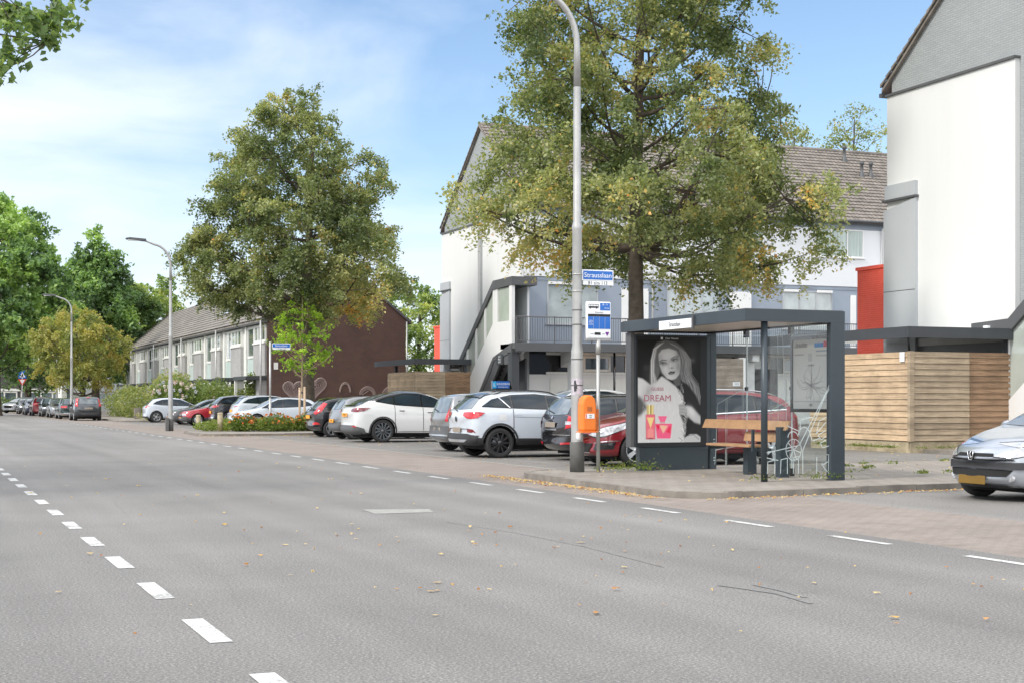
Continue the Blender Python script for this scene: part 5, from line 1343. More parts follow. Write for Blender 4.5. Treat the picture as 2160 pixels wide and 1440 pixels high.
# ---------------------------------------------------------------- timber sheds with canopy
def shed(x0, y0, x1, ylen, h, label, clab, door=True, dark=True):
    root = empty('timber_shed', (x0, y0, 0)); tag(root, label, 'shed', 'timber bin stores')
    O = Vector((x0, y0, 0))
    def put(o): o.location = -O; return o
    bh = .15; z0 = .30; n = int((h-z0)/bh)
    def clad(nm, m, a0, a1, at, axis, org):
        mb = MB()
        for i in range(n):
            za = z0+i*bh; d = .035
            if axis == 'x': mb.prism([(at-.0, za), (at-d, za), (at-d+.02, za+bh-.012), (at, za+bh-.012)], a0, a1, 'y')  # facing -x : poly (x,z)
            else: mb.prism([(at-.0, za), (at-d, za), (at-d+.02, za+bh-.012), (at, za+bh-.012)], a0, a1, 'x')
        return put(mb.build(nm, m, root))
    xs = x0+(x1-x0)*.52
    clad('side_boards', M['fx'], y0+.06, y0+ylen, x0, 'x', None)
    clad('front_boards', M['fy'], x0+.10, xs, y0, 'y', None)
    g = clad('gate', M['fd'], xs+.03, x1, y0+.03, 'y', None)
    put(MB().box(x0-.045, x0+.09, y0-.045, y0+.055, .28, h).build('corner_post', M['fy'], root))
    put(MB().box(x0+.0, x1, y0+.035, y0+.06, .10, h-.02).build('backing', M['fy'], root))
    put(MB().box(x0+.002, x0+.04, y0+.065, y0+ylen, .10, h-.02).build('side_backing', M['fy'], root))
    put(MB().box(x0+.05, xs, y0+.0, y0+.034, .0, .27).build('plinth', M['bollard'], root))
    put(MB().box(x0-.0, x0+.049, y0+.0, y0+ylen, .0, .27).build('plinth', M['bollard'], root))
    if door:
        hd = put(MB().box(xs+.10, xs+.28, y0-.03, y0-.008, 1.45, 1.57).box(xs+.10, xs+.16, y0-.04, y0-.009, 1.28, 1.44).box(xs+.12, xs+.24, y0-.08, y0-.042, 1.37, 1.41).build('latch', M['signw'], g))
        put(MB().box(x0-.065, x0-.048, y0+.16, y0+.34, h-.26, h-.02).build('notice_plate', M['signw'], root))
    # canopy: a thing of its own
    cn = empty('canopy', (x0, y0, 0)); tag(cn, clab, 'canopy', 'dark flat canopies over the sheds')
    def putc(o): o.location = -O; return o
    ch = h+.33
    putc(MB().box(x0-.15, x1-.1, y0-.12, y0-.02, ch, ch+.28).build('fascia', M['anth'], cn))
    putc(MB().box(x0-.15, x0-.05, y0-.015, y0+ylen+2, ch, ch+.28).build('fascia', M['anth'], cn))
    putc(MB().box(x0-.04, x1+.8, y0-.01, y0+ylen+2, ch+.12, ch+.2).build('roof_sheet', M['panelight'], cn))
    for xx, yy in ((x0+.25, y0+ylen-.6), (x1-.35, y0+.1)): putc(MB().box(xx-.07, xx+.07, yy-.07, yy+.07, h*0+.12, ch-.002).build('post', M['anth'], cn))
    mb = MB(); mb.tube([(x0-.02, y0+.05, ch+.0), (x0+.35, y0+.5, h+.02)], .03, 6); putc(mb.build('brace', M['anth'], cn))
shed(23.2, 30.3, 26.7, 4.4, 2.55, 'large horizontal board timber shed with darker gate right of the shelter', 'dark flat canopy over the large timber shed')
shed(23.4, 69.8, 26.4, 4.6, 2.75, 'distant pale timber shed between the pearl car and the far stair', 'thin dark canopy over the distant timber shed', door=False)
# wall linking shed and stair behind (light strip)
# ---------------------------------------------------------------- terrace houses
HL = 6.83; HX = 19.5; HY = 85.5
def house(i):
    y0 = HY+i*HL; root = empty('terraced_house', (HX, y0, 0))
    nm = ['first', 'second', 'third', 'fourth', 'fifth', 'sixth', 'seventh', 'eighth', 'ninth'][i]
    lab = 'end terraced house with brown brick gable and chalk hearts' if i == 0 else ('last terraced house at the far left end of the row' if i == 8 else nm+' terraced house counted from the brown brick gable')
    tag(root, lab, 'house', 'terraced houses in a long row'); O = Vector((HX, y0, 0))
    def put(o): o.location = -O; return o
    y1 = y0+HL; ez, rz = 6.15, 9.65; xe, xr, xb = HX, HX+4.25, HX+8.5
    put(MB().box(xe+.05, xb-.05, y0+(.0 if i else .25), y1, 0, ez).build('wall', M['wallg'], root))
    if i == 0:
        put(MB().prism([(xe-.02, 0), (xb, 0), (xb, ez+.05), (xr, rz-.05), (xe-.02, ez+.05)], y0+.0, y0+.24, 'y').build('gable_wall', M['brown'], root))
        put(MB().box(xe+.35, xe+.6, y0-.02, y0-.002, 3.1, 3.5).build('wall_plate', M['pale'], root))
        mb = MB()
        for s_, e_ in ((xe-.3, ez-.2), (xb+.3, ez-.2)):
            mb.prism([(s_, e_), (xr, rz-.0), (xr, rz+.16), (s_, e_+.16)], y0-.10, y0-.005, 'y')
        put(mb.build('verge_board', M['anthl'], root))
        put(MB().tube([(xb+.06, y0-.06, ez-.1), (xb+.06, y0-.06, 0)], .045, 8).build('downpipe', M['steel'], root))
        ck = MB()
        def curve(f, n=26, r=.025):
            ck.tube([(xe+f(t/n)[0], y0-.004, f(t/n)[1]) for t in range(n+1)], r, 4)
        def heart(cx, cz, s): return lambda t: (cx+s*.06*16*math.sin(2*PI*t)**3*.45, cz+s*.027*(13*math.cos(2*PI*t)-5*math.cos(4*PI*t)-2*math.cos(6*PI*t)-math.cos(8*PI*t)))
        for cx, s in ((1.55, 1.5), (2.85, 1.6)):
            for q in (1, .9, .78, .64, .48, .3, .15): curve(heart(cx, 1.9 if s < 1.55 else 2.1, s*q), r=.022 if q < 1 else .035)
        for k in (0, .08, .16): curve(lambda t: (4.7+.35*math.cos(PI*t)*(1-k), 1.75+(1-k)*.6*math.sin(PI*t)))
        for k in range(6): curve(lambda t: (7.9+(1.0-.06*k)*math.cos(PI*t*.8+.2), 1.2+(1.05-.06*k)*math.sin(PI*t*.8+.2)))
        for k in range(4): curve(lambda t: (6.1+(.5-.05*k)*math.cos(PI*t), 1.6+(.5-.06*k)*math.sin(PI*t)))
        curve(lambda t: (5.75+.4*t, 1.6+.25*t)); curve(lambda t: (6.9+.35*math.cos(2*PI*t), 1.2+.45*math.sin(2*PI*t)))
        for cx in (4.9, 5.25): curve(lambda t: (cx+.14*math.cos(2*PI*t), 1.0+.18*math.sin(2*PI*t)))
        put(ck.build('chalk_drawing', M['chalk'], root))
    r = tile_roof('roof', y0, y1, (xe-.4, ez-.12), (xr, rz+.05), 'y', M['tileA'], root, .40, .33 if i < 2 else .5, 3 if i < 3 else 2, .035); put(r)
    if i in (3, 6): put(MB().box(xr-.2, xr+.4, y0+2.4, y0+3.1, rz-.3, rz+.55).build('chimney', M['anthl'], r)).location = (0, 0, 0)
    r2 = tile_roof('roof', y0, y1, (xb+.4, ez-.12), (xr, rz+.05), 'y', M['tileA'], root, .8, 1.0, 2); put(r2)
    if i == 2:
        for k in range(3):
            a = y0+.6+k*1.9; c_ = lambda t: (xe-.4+4.65*t, ez-.12+3.65*t+.14)
            p0, p1 = c_(.3), c_(.66); put(MB().prism([p0, p1, (p1[0]-.03, p1[1]+.05), (p0[0]-.03, p0[1]+.05)], a, a+1.7, 'y').build('solar_panel', M['solar'], root))
    put(MB().box(xe-.38, xe+.04, y0, y1, ez-.32, ez-.14).build('fascia', M['anthl'], root))
    # projecting grey brick bay
    b0, b1 = y0+.2, y0+3.35
    put(MB().box(xe-.14, xe+.049, b0, b1, 2.75, 4.62).build('brick_bay', M['gbrickA'], root))
    put(MB().box(xe-.2, xe+.04, b0-.02, b1+.05, 4.63, 4.72).build('bay_sill', M['pale'], root))
    put(window(root, 'x', xe-.06, b0+.05, b1-.05, 4.74, 5.75, 3, fm='pale', pm=('pane', 'panelight', 'panelight'), sill=False, fr=.12))
    put(MB().box(xe-.05, xe+.045, b0, b1, 4.73, 5.78).build('upper_bay', M['pale'], root))
    t0, t1 = y0+3.55, y0+5.3
    put(window(root, 'x', xe-.02, t0, t1, 3.85, 5.75, 2 if i % 2 else 1, fm='pale', pm=('pane', 'panelight'), fr=.14, sill=False))
    put(MB().box(xe-.06, xe+.045, t0, t1, 2.55, 3.80).build('lower_panel', M['palegreen'], root))
    put(MB().box(xe-.14, xe+.047, t1+.12, t1+.45, .0, 5.8).build('pilaster', M['pale'], root))
    if i % 2 == 0: put(MB().tube([(xe-.42, y0+.06, ez-.2), (xe-.42, y0+.06, .1)], .055, 8).build('downpipe', M['steel'], root))
    # ground floor
    put(MB().box(xe-1.3, xe-.0, b0-.1, b1+.3, 2.5, 2.70).build('porch_roof', M['anth'], root))
    put(MB().box(xe-1.25, xe-1.1, b1+.05, b1+.25, 0, 2.49).build('porch_post', M['pale'], root))
    put(MB().box(xe-.5, xe+.04, b0+.02, b0+1.3, 0, 2.49).build('porch_wall', M['gbrickA'], root))
    d = put(MB().box(xe-.04, xe+.046, b0+1.5, b0+2.5, .05, 2.3).build('door', [M['anth'], M['doorb'], M['doorr']][(2, 1, 0, 0, 1, 0, 0, 2, 0)[i]], root))
    put(window(root, 'x', xe-.02, t0-.3, t1, .5, 2.35, 2, fm='pale', pm='panelight', fr=.14, sill=False))
M['wallg'] = surf('aged_white_wall', (.66, .67, .63), .75, var=.07, vs=.6)
M['doorb'] = surf('blue_door', (.02, .09, .2), .5); M['doorr'] = surf('red_door', (.25, .02, .02), .5)
for i in range(9): house(i)

# ---------------------------------------------------------------- far buildings
fh = empty('detached_house', (17, 163, 0)); tag(fh, 'white far house with dark tiled roof behind the yellowing tree', 'house')
def putf(o, O): o.location = -Vector(O); return o
O = (17, 163, 0)
putf(MB().box(15.6, 27, 163, 172, 0, 5.6).build('wall', M['wall'], fh), O)
putf(tile_roof('roof', 15.2, 29, (162.4, 5.5), (167.5, 9.7), 'x', M['tiled'], fh, .45, .5, 2), O)
putf(MB().box(18.5, 23.5, 162.8, 162.99, 2.2, 3.5).build('front_panel', M['lightgrey'], fh), O)
for a in (16.3, 18.8, 21.0): putf(window(fh, 'y', 163, a, a+1.5, 3.8, 5.2, 1, pm=('panelight', 'pane')[a > 20]), O)
putf(window(fh, 'y', 163, 18.6, 23.2, .9, 2.0, 4, pm='panelight'), O)
putf(MB().box(16.0, 16.9, 161.6, 162.99, 0, 3.6).build('porch_wall', M['wallg'], fh), O)
lb = empty('low_building', (4, 190, 0)); tag(lb, 'low flat dark brick building with a strip of windows at the far left', 'building'); O = (4, 190, 0)
putf(MB().box(2, 24, 190, 199, 0, 4.6).build('wall', M['darkbrick'], lb), O)
putf(MB().box(1.8, 24.2, 189.8, 199.2, 4.601, 4.8).build('roof_edge', M['anthl'], lb), O)
for a, b, n in ((9.2, 12.2, 2), (12.6, 14.6, 2), (14.9, 19.2, 3)): putf(window(lb, 'y', 190, a, b, .9, 2.3, n, fm='pale', pm='pane', fr=.16), O)
putf(MB().box(9.0, 19.4, 189.85, 189.99, 2.35, 2.65).build('concrete_band', M['pale'], lb), O)
putf(MB().box(9.0, 19.4, 189.8, 189.99, .45, .8).build('concrete_band', M['pale'], lb), O)
# end-of-street white flank next to the far house
wf = empty('garage_block', (15.2, 150, 0)); tag(wf, 'narrow pale grey flank wall left of the far white house', 'building'); O = (15.2, 150, 0)
putf(MB().box(14.3, 16.0, 156, 162, 0, 4.7).build('wall', M['wallg'], wf), O)
putf(MB().box(14.2, 16.1, 155.9, 162.1, 4.701, 4.85).build('roof_edge', M['anthl'], wf), O)
putf(MB().box(14.8, 15.3, 155.9, 155.99, .8, 4.2).build('window', M['pane'], wf), O)
# hedges and bushes
bush('hedge', [(x, 163.5, .6, 1.6, .8, .9) for x in (5, 7, 9, 11)], .22, 5000, LG['bush'], 71, 'low clipped dark hedge at the far left end of the road', 'hedge', stems=False)
bush('shrub', [(14.6, 104, 1.1, 1.5, 2.2, 1.3), (14.4, 109, 1.0, 1.4, 2, 1.2), (16.4, 100, 1.5, 1.6, 2.2, 1.7), (15.6, 96.5, 1.4, 1.5, 1.5, 1.6)], .16, 11000, LG['bush'], 72, 'loose pale green shrubs left of the hydrangea', tint=.62)
hb = bush('hydrangea', [(15.0, 92.3, 1.15, 1.35, 1.4, 1.35), (16.6, 91.6, 1.0, 1.3, 1.2, 1.2)], .17, 7500, LG['bush'], 73, 'hydrangea bush dotted with pale blue and cream flower heads', tint=.42)
def blooms():
    rng = np.random.default_rng(5); P = []
    for _ in range(62):
        th = rng.uniform(PI*.75, PI*1.85); ph = rng.uniform(-.2, 1.2); c = np.array((15.1, 92.1, 1.15) if rng.random() < .62 else (16.6, 91.5, 1.0))
        p = c+1.38*np.array([math.cos(th)*math.cos(ph), math.sin(th)*math.cos(ph), math.sin(ph)]); q = rng.normal(size=(26, 3)); q /= np.linalg.norm(q, axis=1)[:, None]
        P.append((p+q*.085, rng.random()))
    pts = np.concatenate([p for p, _ in P]); t = np.concatenate([np.full(len(p), t) for p, t in P])
    o = leaf_mesh('bloom', pts-np.array(hb.location), t, .09, LG['bloom'], hb, 6, aspect=.9)
blooms()
bush('shrub', [(17.6, 89.9, 1.0, 1.3, 1.2, 1.2), (18.9, 89.3, .9, 1.0, 1.1, 1.1)], .15, 5200, LG['bush'], 74, 'dark rounded shrub right of the second lamp post before the terrace doors', tint=.45)
bush('shrub', [(18.2, 93, 1.2, 1.0, 1.5, 1.4), (18.0, 98, 1.2, 1.0, 2, 1.3)], .16, 4200, LG['bush'], 75, 'mid green garden shrubs behind the hydrangea', tint=.55)
bush('climbing_shrub', [(18.9, 86.9, .9, .5, .55, 1.1), (18.9, 86.9, 2.0, .42, .45, .9)], .13, 2600, LG['bush'], 76, 'narrow upright shrub by the porch post of the end house', tint=.5)
bush('dry_grass', [(14.2, 90.6, .3, 1.6, .6, .5), (16.8, 90.0, .25, 1.5, .5, .45)], .12, 1500, LG['bush'], 77, 'dry grass fringe at the foot of the hydrangea', 'grass', stems=False, tint=.85, kind='stuff')
bush('laurel_hedge', [(24.9+i*1.5, 88.2, 1.2, 1.2, .7, 1.5) for i in range(4)], .2, 3000, LG['bush'], 78, 'dark hedge low in the gap beside the brown gable', 'hedge', stems=False)
gw = MB()
for k in range(3): gw.box(13.2+k*.7, 13.6+k*.7, 95.5, 95.8, .1, .8)
tag(gw.build('garden_wall', M['kerb']), 'short pale concrete garden wall stubs beside the slate car', 'wall')

# ---------------------------------------------------------------- flower bed
bb = []
rng_ = random.Random(8)
beds = [(10.75, 58.6, .2, .5, .6, .22), (11.6, 58.0, .22, .6, .6, .25)]
bush('bed_plants', [(x, y, .28, rx, ry, rz) for x, y, rx, ry, rz in [(10.9, 58.6, .5, .8, .18), (11.4, 58.2, .55, .7, .28), (12.3, 57.6, .7, .8, .24), (13.3, 57.4, .8, .8, .28), (14.3, 57.6, .7, .8, .22), (15.3, 57.4, .8, .9, .28), (16.3, 57.0, .8, .9, .26), (12.0, 60.3, .8, 1.2, .25), (14, 60.5, 1.2, 1.4, .3), (16, 61, 1.2, 1.5, .3)]], .085, 11000, LG['bed'], 81,
     'green ground cover filling the roadside flower bed', 'ground cover', stems=False, kind='stuff')
for cx, cy, r_, lab in ((13.3, 56.9, .62, 'orange flowering clump in the bed, in front of the street sign post'), (12.1, 57.4, .48, 'orange flowering clump in the bed beside the tall wooden bollard'), (14.6, 57.1, .46, 'smallest orange flowering clump, right in the bed')):
    rt = bush('flower_clump', [(cx, cy, .38, r_*1.1, r_*.8, .36)], .08, 1500, LG['bed'], int(cx*10), lab, 'flowers', 'orange flowers in the bed', tint=.35)
    rng = np.random.default_rng(int(cx*7)); d = rng.normal(size=(85, 3)); d /= np.linalg.norm(d, axis=1)[:, None]; d[:, 2] = np.abs(d[:, 2]); P = d*np.array([r_*1.15, r_*.9, .42])+np.array([0, 0, .40])
    P[:, 0] += cx-rt.location.x; P[:, 1] += cy-rt.location.y
    leaf_mesh('blossom', P, rng.random(len(P)), .10, LG['flower'], rt, 3, aspect=.9)
def post(name, loc, r, h, m, lab, cat, group=None, top=None, lean=(0, 0)):
    root = empty(name, loc); tag(root, lab, cat, group)
    MB().tube([(0, 0, 0), (lean[0], lean[1], h)], [r, r*.95], 12).build('post', m, root)
    MB().lathe([(0, h+.02), (r*.7, h+.015), (r*.98, h-.005), (r*1.02, h-.04), (r*1.02, h-.06)], 12, 'z', (lean[0], lean[1], 0)).build('cap', m, root)
    return root
bp = gnd(419, 904, .12); post('bollard', (*bp, .09), .10, .60, M['bollard'], 'short wooden bollard at the left tip of the flower bed', 'bollard', 'wooden bollards', lean=(-.01, 0))
bp = gnd(464, 907, .12); post('bollard', (*bp, .09), .11, .72, M['bollard'], 'taller wooden bollard in front of the black SUV', 'bollard', 'wooden bollards', lean=(.01, 0))
for px, h_, lab in ((632, 1.75, 'left wooden stake tied to the young lime green tree'), (642.5, 1.78, 'right wooden stake tied to the young lime green tree')):
    p = gnd(px, 900 if px < 640 else 901, .12); post('tree_stake', (*p, .09), .052, h_, M['stake'], lab, 'stake', 'stakes of the young tree')
p = gnd(637, 897, .12); tag(MB().box(p[0]-.22, p[0]+.2, p[1]-.1, p[1]-.08, 1.62, 1.68).build('tree_tie', M['trim']), 'black strap tying the young tree to its stakes', 'strap')

# ---------------------------------------------------------------- lamp posts and signs
def lamp_post(loc, H, label, r=.108, arm=2.3):
    root = empty('street_lamp', loc); tag(root, label, 'street lamp', 'curved steel street lamps')
    MB().lathe([(0, 0), (r*1.22, 0), (r*1.22, .50), (r*1.12, .52), (0, .52)], 24).build('base_sleeve', M['sleeve'], root)
    MB().lathe([(r, .51), (r, 2.05), (r*1.0, 2.08), (r*.80, 2.20), (r*.80, 2.5), (r*.79, H*.50), (r*.86, H*.503), (r*.86, H*.51), (r*.66, H*.52), (r*.60, H*.80)], 24).build('pole', M['steel'], root)
    pts = [(0, 0, H*.80-.02)]; R_ = .75
    for i in range(9):
        a = PI/2*i/8*.93; pts.append((-R_*(1-math.cos(a)), 0, H-R_*1.25+R_*1.15*math.sin(a)))
    e = pts[-1]; pts.append((e[0]-arm*.45, 0, e[2]+.10)); pts.append((e[0]-arm*.8, 0, e[2]+.17))
    MB().tube(pts, [r*.59]+[r*.5]*(len(pts)-3)+[r*.42, r*.36], 14).build('arm', M['steel'], root)
    x = e[0]-arm*.8; z = e[2]+.17
    hd = MB().prism([(x+.12, z-.06), (x+.12, z+.05), (x-.55, z+.09), (x-.72, z+.06), (x-.70, z+.0)], -.13, .13, 'y').build('lamp_head', M['greytrim'], root, bevel=.02)
    MB().box(x-.62, x-.1, -.1, .1, z-.045, z-.0).build('lens', M['signw'], hd)
    return root
LX1, LY1 = 10.75, 23.25
L1 = lamp_post((LX1, LY1, .09), 8.35, 'tall steel lamp post carrying the street name plate and the orange litter bin', .105)
lamp_post((10.25, 63.3, .0), 7.95, 'tall grey lamp post with bent arm standing before the white and black parked cars', .10, .6)
lamp_post((9.95, 101.6, .0), 8.1, 'pale lamp post rising beside the yellowing tree', .10, .6)
lamp_post((12.5, 141, .1), 7.8, 'farthest lamp post, almost hidden in the yellowing tree', .10, .6)
MB().box(10.02, 10.15, 63.1, 63.25, 0, .56).build('junction_box', M['sleeve'])
o = bpy.data.objects['junction_box']; tag(o, 'small dark service cabinet tight against the second lamp post', 'cabinet')
# bands, sticker
bd = MB()
for z in (3.13, 3.42): bd.lathe([(.088, z-.012), (.091, z-.012), (.091, z+.012), (.088, z+.012)], 20, 'z', (0, 0, 0))
bd.build('clamp', M['steel'], L1)
bd = MB()
for z in (1.5, 1.95, 2.55, 2.8): bd.lathe([(.107 if z < 2 else .0855, z-.01), (.109 if z < 2 else .0875, z-.01), (.109 if z < 2 else .0875, z+.012), (.107 if z < 2 else .0855, z+.012)], 20)
bd.build('tape_band', M['sleeve'], L1)
def curved(name, z0, z1, a0, a1, r, m, parent, loc=(0, 0, 0)):
    vs = []; fs = []; n = 10
    for i in range(n+1):
        a = a0+(a1-a0)*i/n
        for z in (z0, z1): vs.append((r*math.cos(a)+loc[0], r*math.sin(a)+loc[1], z))
    for i in range(n): fs.append((2*i, 2*i+2, 2*i+3, 2*i+1))
    return MB().add(vs, fs, 0, True).build(name, m, parent, recalc=False)
st = curved('sticker', 1.33, 1.62, PI*1.02, PI*1.80, .1075, surf('faded_sticker', (.45, .42, .46), .6, var=.25, vs=18), L1)
def cat_shape():
    pts = [(1.20, 1.40), (1.24, 1.39), (1.33, 1.40), (1.37, 1.44), (1.36, 1.50), (1.31, 1.545), (1.28, 1.60), (1.26, 1.575), (1.23, 1.58), (1.20, 1.60), (1.195, 1.55), (1.215, 1.52), (1.19, 1.46)]
    vs = [(.109*math.cos(PI*a), .109*math.sin(PI*a), z) for a, z in pts]
    MB().add(vs, [tuple(range(len(vs)))]).build('sticker_print', M['trim'], st, recalc=False)
cat_shape()
MB().ico((-.02, -.115, .62), (.05, .045, .085), 2).build('sensor', M['signw'], L1)
# street name plate on the lamp
def name_plate(parent_or_loc, loc, w, txt, sub, label, double=True):
    root = empty('street_sign', loc); tag(root, label, 'street sign', 'blue street name plates')
    a = .055
    MB().box(0, w, -.012, .012, .0, .19).build('blue_plate', M['signw'], root, bevel=.004)
    MB().box(.022, w-.022, -.0165, -.0125, .020, .17).build('blue_field', M['blue'], root)
    text('lettering', txt, .118, (w/2, -.018, .093), FACE_MY, M['signw'], root, .001, 1.02)
    MB().box(.02, w, -.010, .010, -.075, -.003).build('number_plate', M['signw'], root)
    text('lettering', sub, .085, (w/2, -.0115, -.042), FACE_MY, M['ink'], root, .001)
    return root
n1 = name_plate(None, (LX1+.085, LY1-.01, 3.43-.02), .61, 'Strausslaan', '81 t/m 113', 'blue street name plate clamped to the big lamp post above the bus stop sign')
sgn = empty('sign_post', (*gnd(521, 897, .12), .12)); sgn.location = (14.35, 62.5, .09); 
tag(sgn, 'slim grey post carrying the farther blue street name plate', 'post')
MB().tube([(0, 0, 0), (0, 0, 3.72)], .045, 12).build('pole', M['steel'], sgn); MB().tube([(0, 0, 0), (0, 0, 1.3)], .055, 12).build('lower_sleeve', M['sleeve2'] if 'sleeve2' in M else M['steel'], sgn)
n2 = name_plate(None, (14.43, 62.48, 3.55), .80, 'Strausslaan', '115 t/m 147', 'blue street name plate on the slim post in front of the terrace'); 
# bus stop sign
bs = empty('bus_stop_sign', (11.06, 23.05, .09)); tag(bs, 'white and blue bus stop sign on a thin grey pole beside the lamp post', 'bus stop sign')
MB().tube([(0, 0, 0), (0, 0, 2.05)], [.034, .034], 14).build('pole', M['steel'], bs); MB().tube([(0, 0, 2.04), (0, 0, 2.28)], .043, 14).build('socket', M['steel'], bs)
MB().box(-.235, .235, -.035, .035, 2.30, 2.94).build('panel', M['signw'], bs, bevel=.025)
MB().box(-.25, .25, -.028, .028, 2.27, 2.296).build('lower_rim', M['steel'], bs, bevel=.01)
f = -.0365
MB().box(.02, .21, f-.003, f, 2.79, 2.92).build('blue_field', M['blue'], bs)
MB().box(-.215, .215, f-.003, f, 2.47, 2.68).build('blue_field', M['blue'], bs)
MB().box(-.215, .215, f-.0035, f, 2.682, 2.725).build('dark_strip', M['ink'], bs)
MB().box(-.11, -.105, f-.0045, f-.0032, 2.47, 2.68).box(.0, .004, f-.0045, f-.0032, 2.47, 2.68).box(.11, .114, f-.0045, f-.0032, 2.47, 2.68).build('column_line', M['lightgrey'], bs)
bus = MB(); bus.box(-.20, -.01, f-.003, f, 2.83, 2.895); bus.ico((-.17, f-.002, 2.828), (.014, .003, .014), 1); bus.ico((-.05, f-.002, 2.828), (.014, .003, .014), 1)
bo_ = bus.build('bus_symbol', M['ink'], bs)
w_ = MB()
for k in range(6): w_.box(-.193+k*.03, -.170+k*.03, f-.005, f-.0032, 2.858, 2.885)
w_.build('bus_window', M['signw'], bo_)
text('lettering', 'Strausslaan', .036, (0, f-.004, 2.755), FACE_MY, M['ink'], bs, .0005)
text('lettering', '10  11', .045, (.11, f-.004, 2.89), FACE_MY, M['signw'], bs, .0005)
text('lettering', 'Hermes', .028, (.15, f-.004, 2.83), FACE_MY, M['signw'], bs, .0005)
text('lettering', 'richting\ncentrum\nstation\nziekenhuis', .022, (-.16, f-.004, 2.58), FACE_MY, M['signw'], bs, .0005)
text('lettering', 'www.', .03, (-.13, f-.001, 2.385), FACE_MY, M['ink'], bs, .0005); text('lettering', '.info', .03, (.085, f-.001, 2.385), FACE_MY, M['ink'], bs, .0005)
MB().box(-.085, .03, f-.002, f, 2.365, 2.41).build('logo', M['ink'], bs)
MB().prism([(.12, 2.405), (.135, 2.425), (.155, 2.41), (.175, 2.425), (.19, 2.405), (.155, 2.345)], f-.003, f, 'y').build('logo', surf('logo_purple', (.15, .02, .25), .4), bs)
# litter bin
bn = empty('litter_bin', (10.79, 22.93, .0)); tag(bn, 'orange litter bin with rounded hood hung on the lamp post', 'litter bin')
prof = [(-.135, .0), (.135, .0), (.14, .30), (.135, .47), (.11, .56), (.07, .60), (.02, .62), (-.02, .62), (-.07, .60), (-.11, .56), (-.135, .47), (-.14, .30)]
bm_ = MB().prism([(x, z+.80) for x, z in prof], -.105, .105, 'y').build('body', M['orange'], bn, bevel=.035)
MB().box(-.15, .15, -.12, .12, .775, .80).build('rim', M['orange'], bn, bevel=.008)
MB().box(-.045, .045, -.1085, -.1052, 1.14, 1.22).build('emblem_panel', M['rust'], bn)
MB().box(-.075, .09, -.109, -.1052, 1.02, 1.10).build('label', M['signw'], bn); MB().box(-.07, -.055, -.1105, -.1092, 1.025, 1.095).build('label_bar', M['signred'], bn)
text('lettering', 'afval\nbak', .032, (.018, -.1105, 1.06), FACE_MY, M['ink'], bn, .0005)
MB().box(.141, .20, -.05, .10, .80, 1.18).build('bracket', M['rust'], bn)
# crossing + give way sign
cs = empty('traffic_sign', (*gnd(47, 868), 0)); cs.location = (8.0+1.5, 150.5, 0); cx_ = onx(47, 1)
cs.location = (142*math.tan(ang(47)), 142, 0); tag(cs, 'square blue pedestrian crossing sign over a red edged give way triangle on one pole', 'traffic sign')
MB().tube([(0, 0, 0), (0, 0, 4.0)], .04, 10).build('pole', M['steel'], cs)
MB().box(-.36, .36, -.03, -.0, 3.25, 3.97).build('blue_plate', M['blue'], cs, bevel=.01)
MB().prism([(-.27, 3.36), (.27, 3.36), (0, 3.86)], -.038, -.031, 'y').build('white_triangle', M['signw'], cs)
MB().prism([(-.08, 3.38), (-.02, 3.38), (0, 3.5), (.05, 3.38), (.1, 3.38), (.05, 3.58), (.02, 3.72), (-.04, 3.72), (-.05, 3.55)], -.045, -.039, 'y').build('walking_figure', M['ink'], cs)
MB().prism([(-.37, 3.2), (.37, 3.2), (0, 2.55)], -.03, 0, 'y').build('red_triangle', M['signred'], cs)
MB().prism([(-.22, 3.12), (.22, 3.12), (0, 2.73)], -.038, -.031, 'y').build('white_field', M['signw'], cs)
# ---------------------------------------------------------------- bus shelter
SX0, SX1, SY0, SY1, SZ = 11.7, 13.5, 19.25, 23.45, .085
sh = empty('bus_shelter', (SX1, SY0, SZ)); tag(sh, 'dark grey bus shelter with glass walls and flat roof on the pavement corner', 'bus shelter')
SO = Vector((SX1, SY0, SZ))
def ps(o): o.location = -SO; return o
zt0, zt1 = 2.53, 2.71
rf = MB(); rf.box(SX0, SX1, SY0, SY0+.08, zt0, zt1); rf.box(SX0, SX0+.08, SY0+.081, SY1-.081, zt0, zt1); rf.box(SX0, SX1, SY1-.08, SY1, zt0, zt1); rf.box(SX1-.08, SX1, SY0+.081, SY1-.081, zt0, zt1)
ps(rf.build('roof_frame', M['shelter'], sh)); ps(MB().box(SX0+.085, SX1-.085, SY0+.085, SY1-.085, zt0+.03, zt0+.10).build('ceiling', M['ceiling'], sh)); ps(MB().box(SX0+.02, SX1-.02, SY0+.02, SY1-.02, zt1+.001, zt1+.012).build('roof_top', M['anthl'], sh))
ps(MB().box(SX1-.26, SX1, SY0-.002, SY0+.12, SZ, zt0-.001).build('end_post', M['shelter'], sh, bevel=.006))
ps(MB().tube([(12.10, SY0+.1, SZ), (12.10, SY0+.1, zt0)], .052, 18).build('round_post', M['shelter'], sh))
ps(MB().box(SX1-.12, SX1-.0, SY1-.25, SY1-.12, SZ, zt0-.001).build('rear_post', M['shelter'], sh))
for y in (20.65, 22.05): ps(MB().box(SX1-.07, SX1-.05, y-.008, y+.008, SZ+.12, zt0-.05).build('glazing_bar', M['decal'], sh)); ps(MB().box(SX1-.11, SX1-.04, y-.04, y+.04, zt0-.12, zt0-.001).build('glass_clamp', M['gloss'], sh)); ps(MB().box(SX1-.09, SX1-.05, y-.03, y+.03, 1.5, 1.56).build('glass_clamp', M['gloss'], sh)); ps(MB().box(SX1-.11, SX1-.04, y-.05, y+.05, SZ, SZ+.13).build('glass_clamp', M['gloss'], sh))
GX = SX1-.06
bk = [19.4, 20.64, 22.04, 23.3]
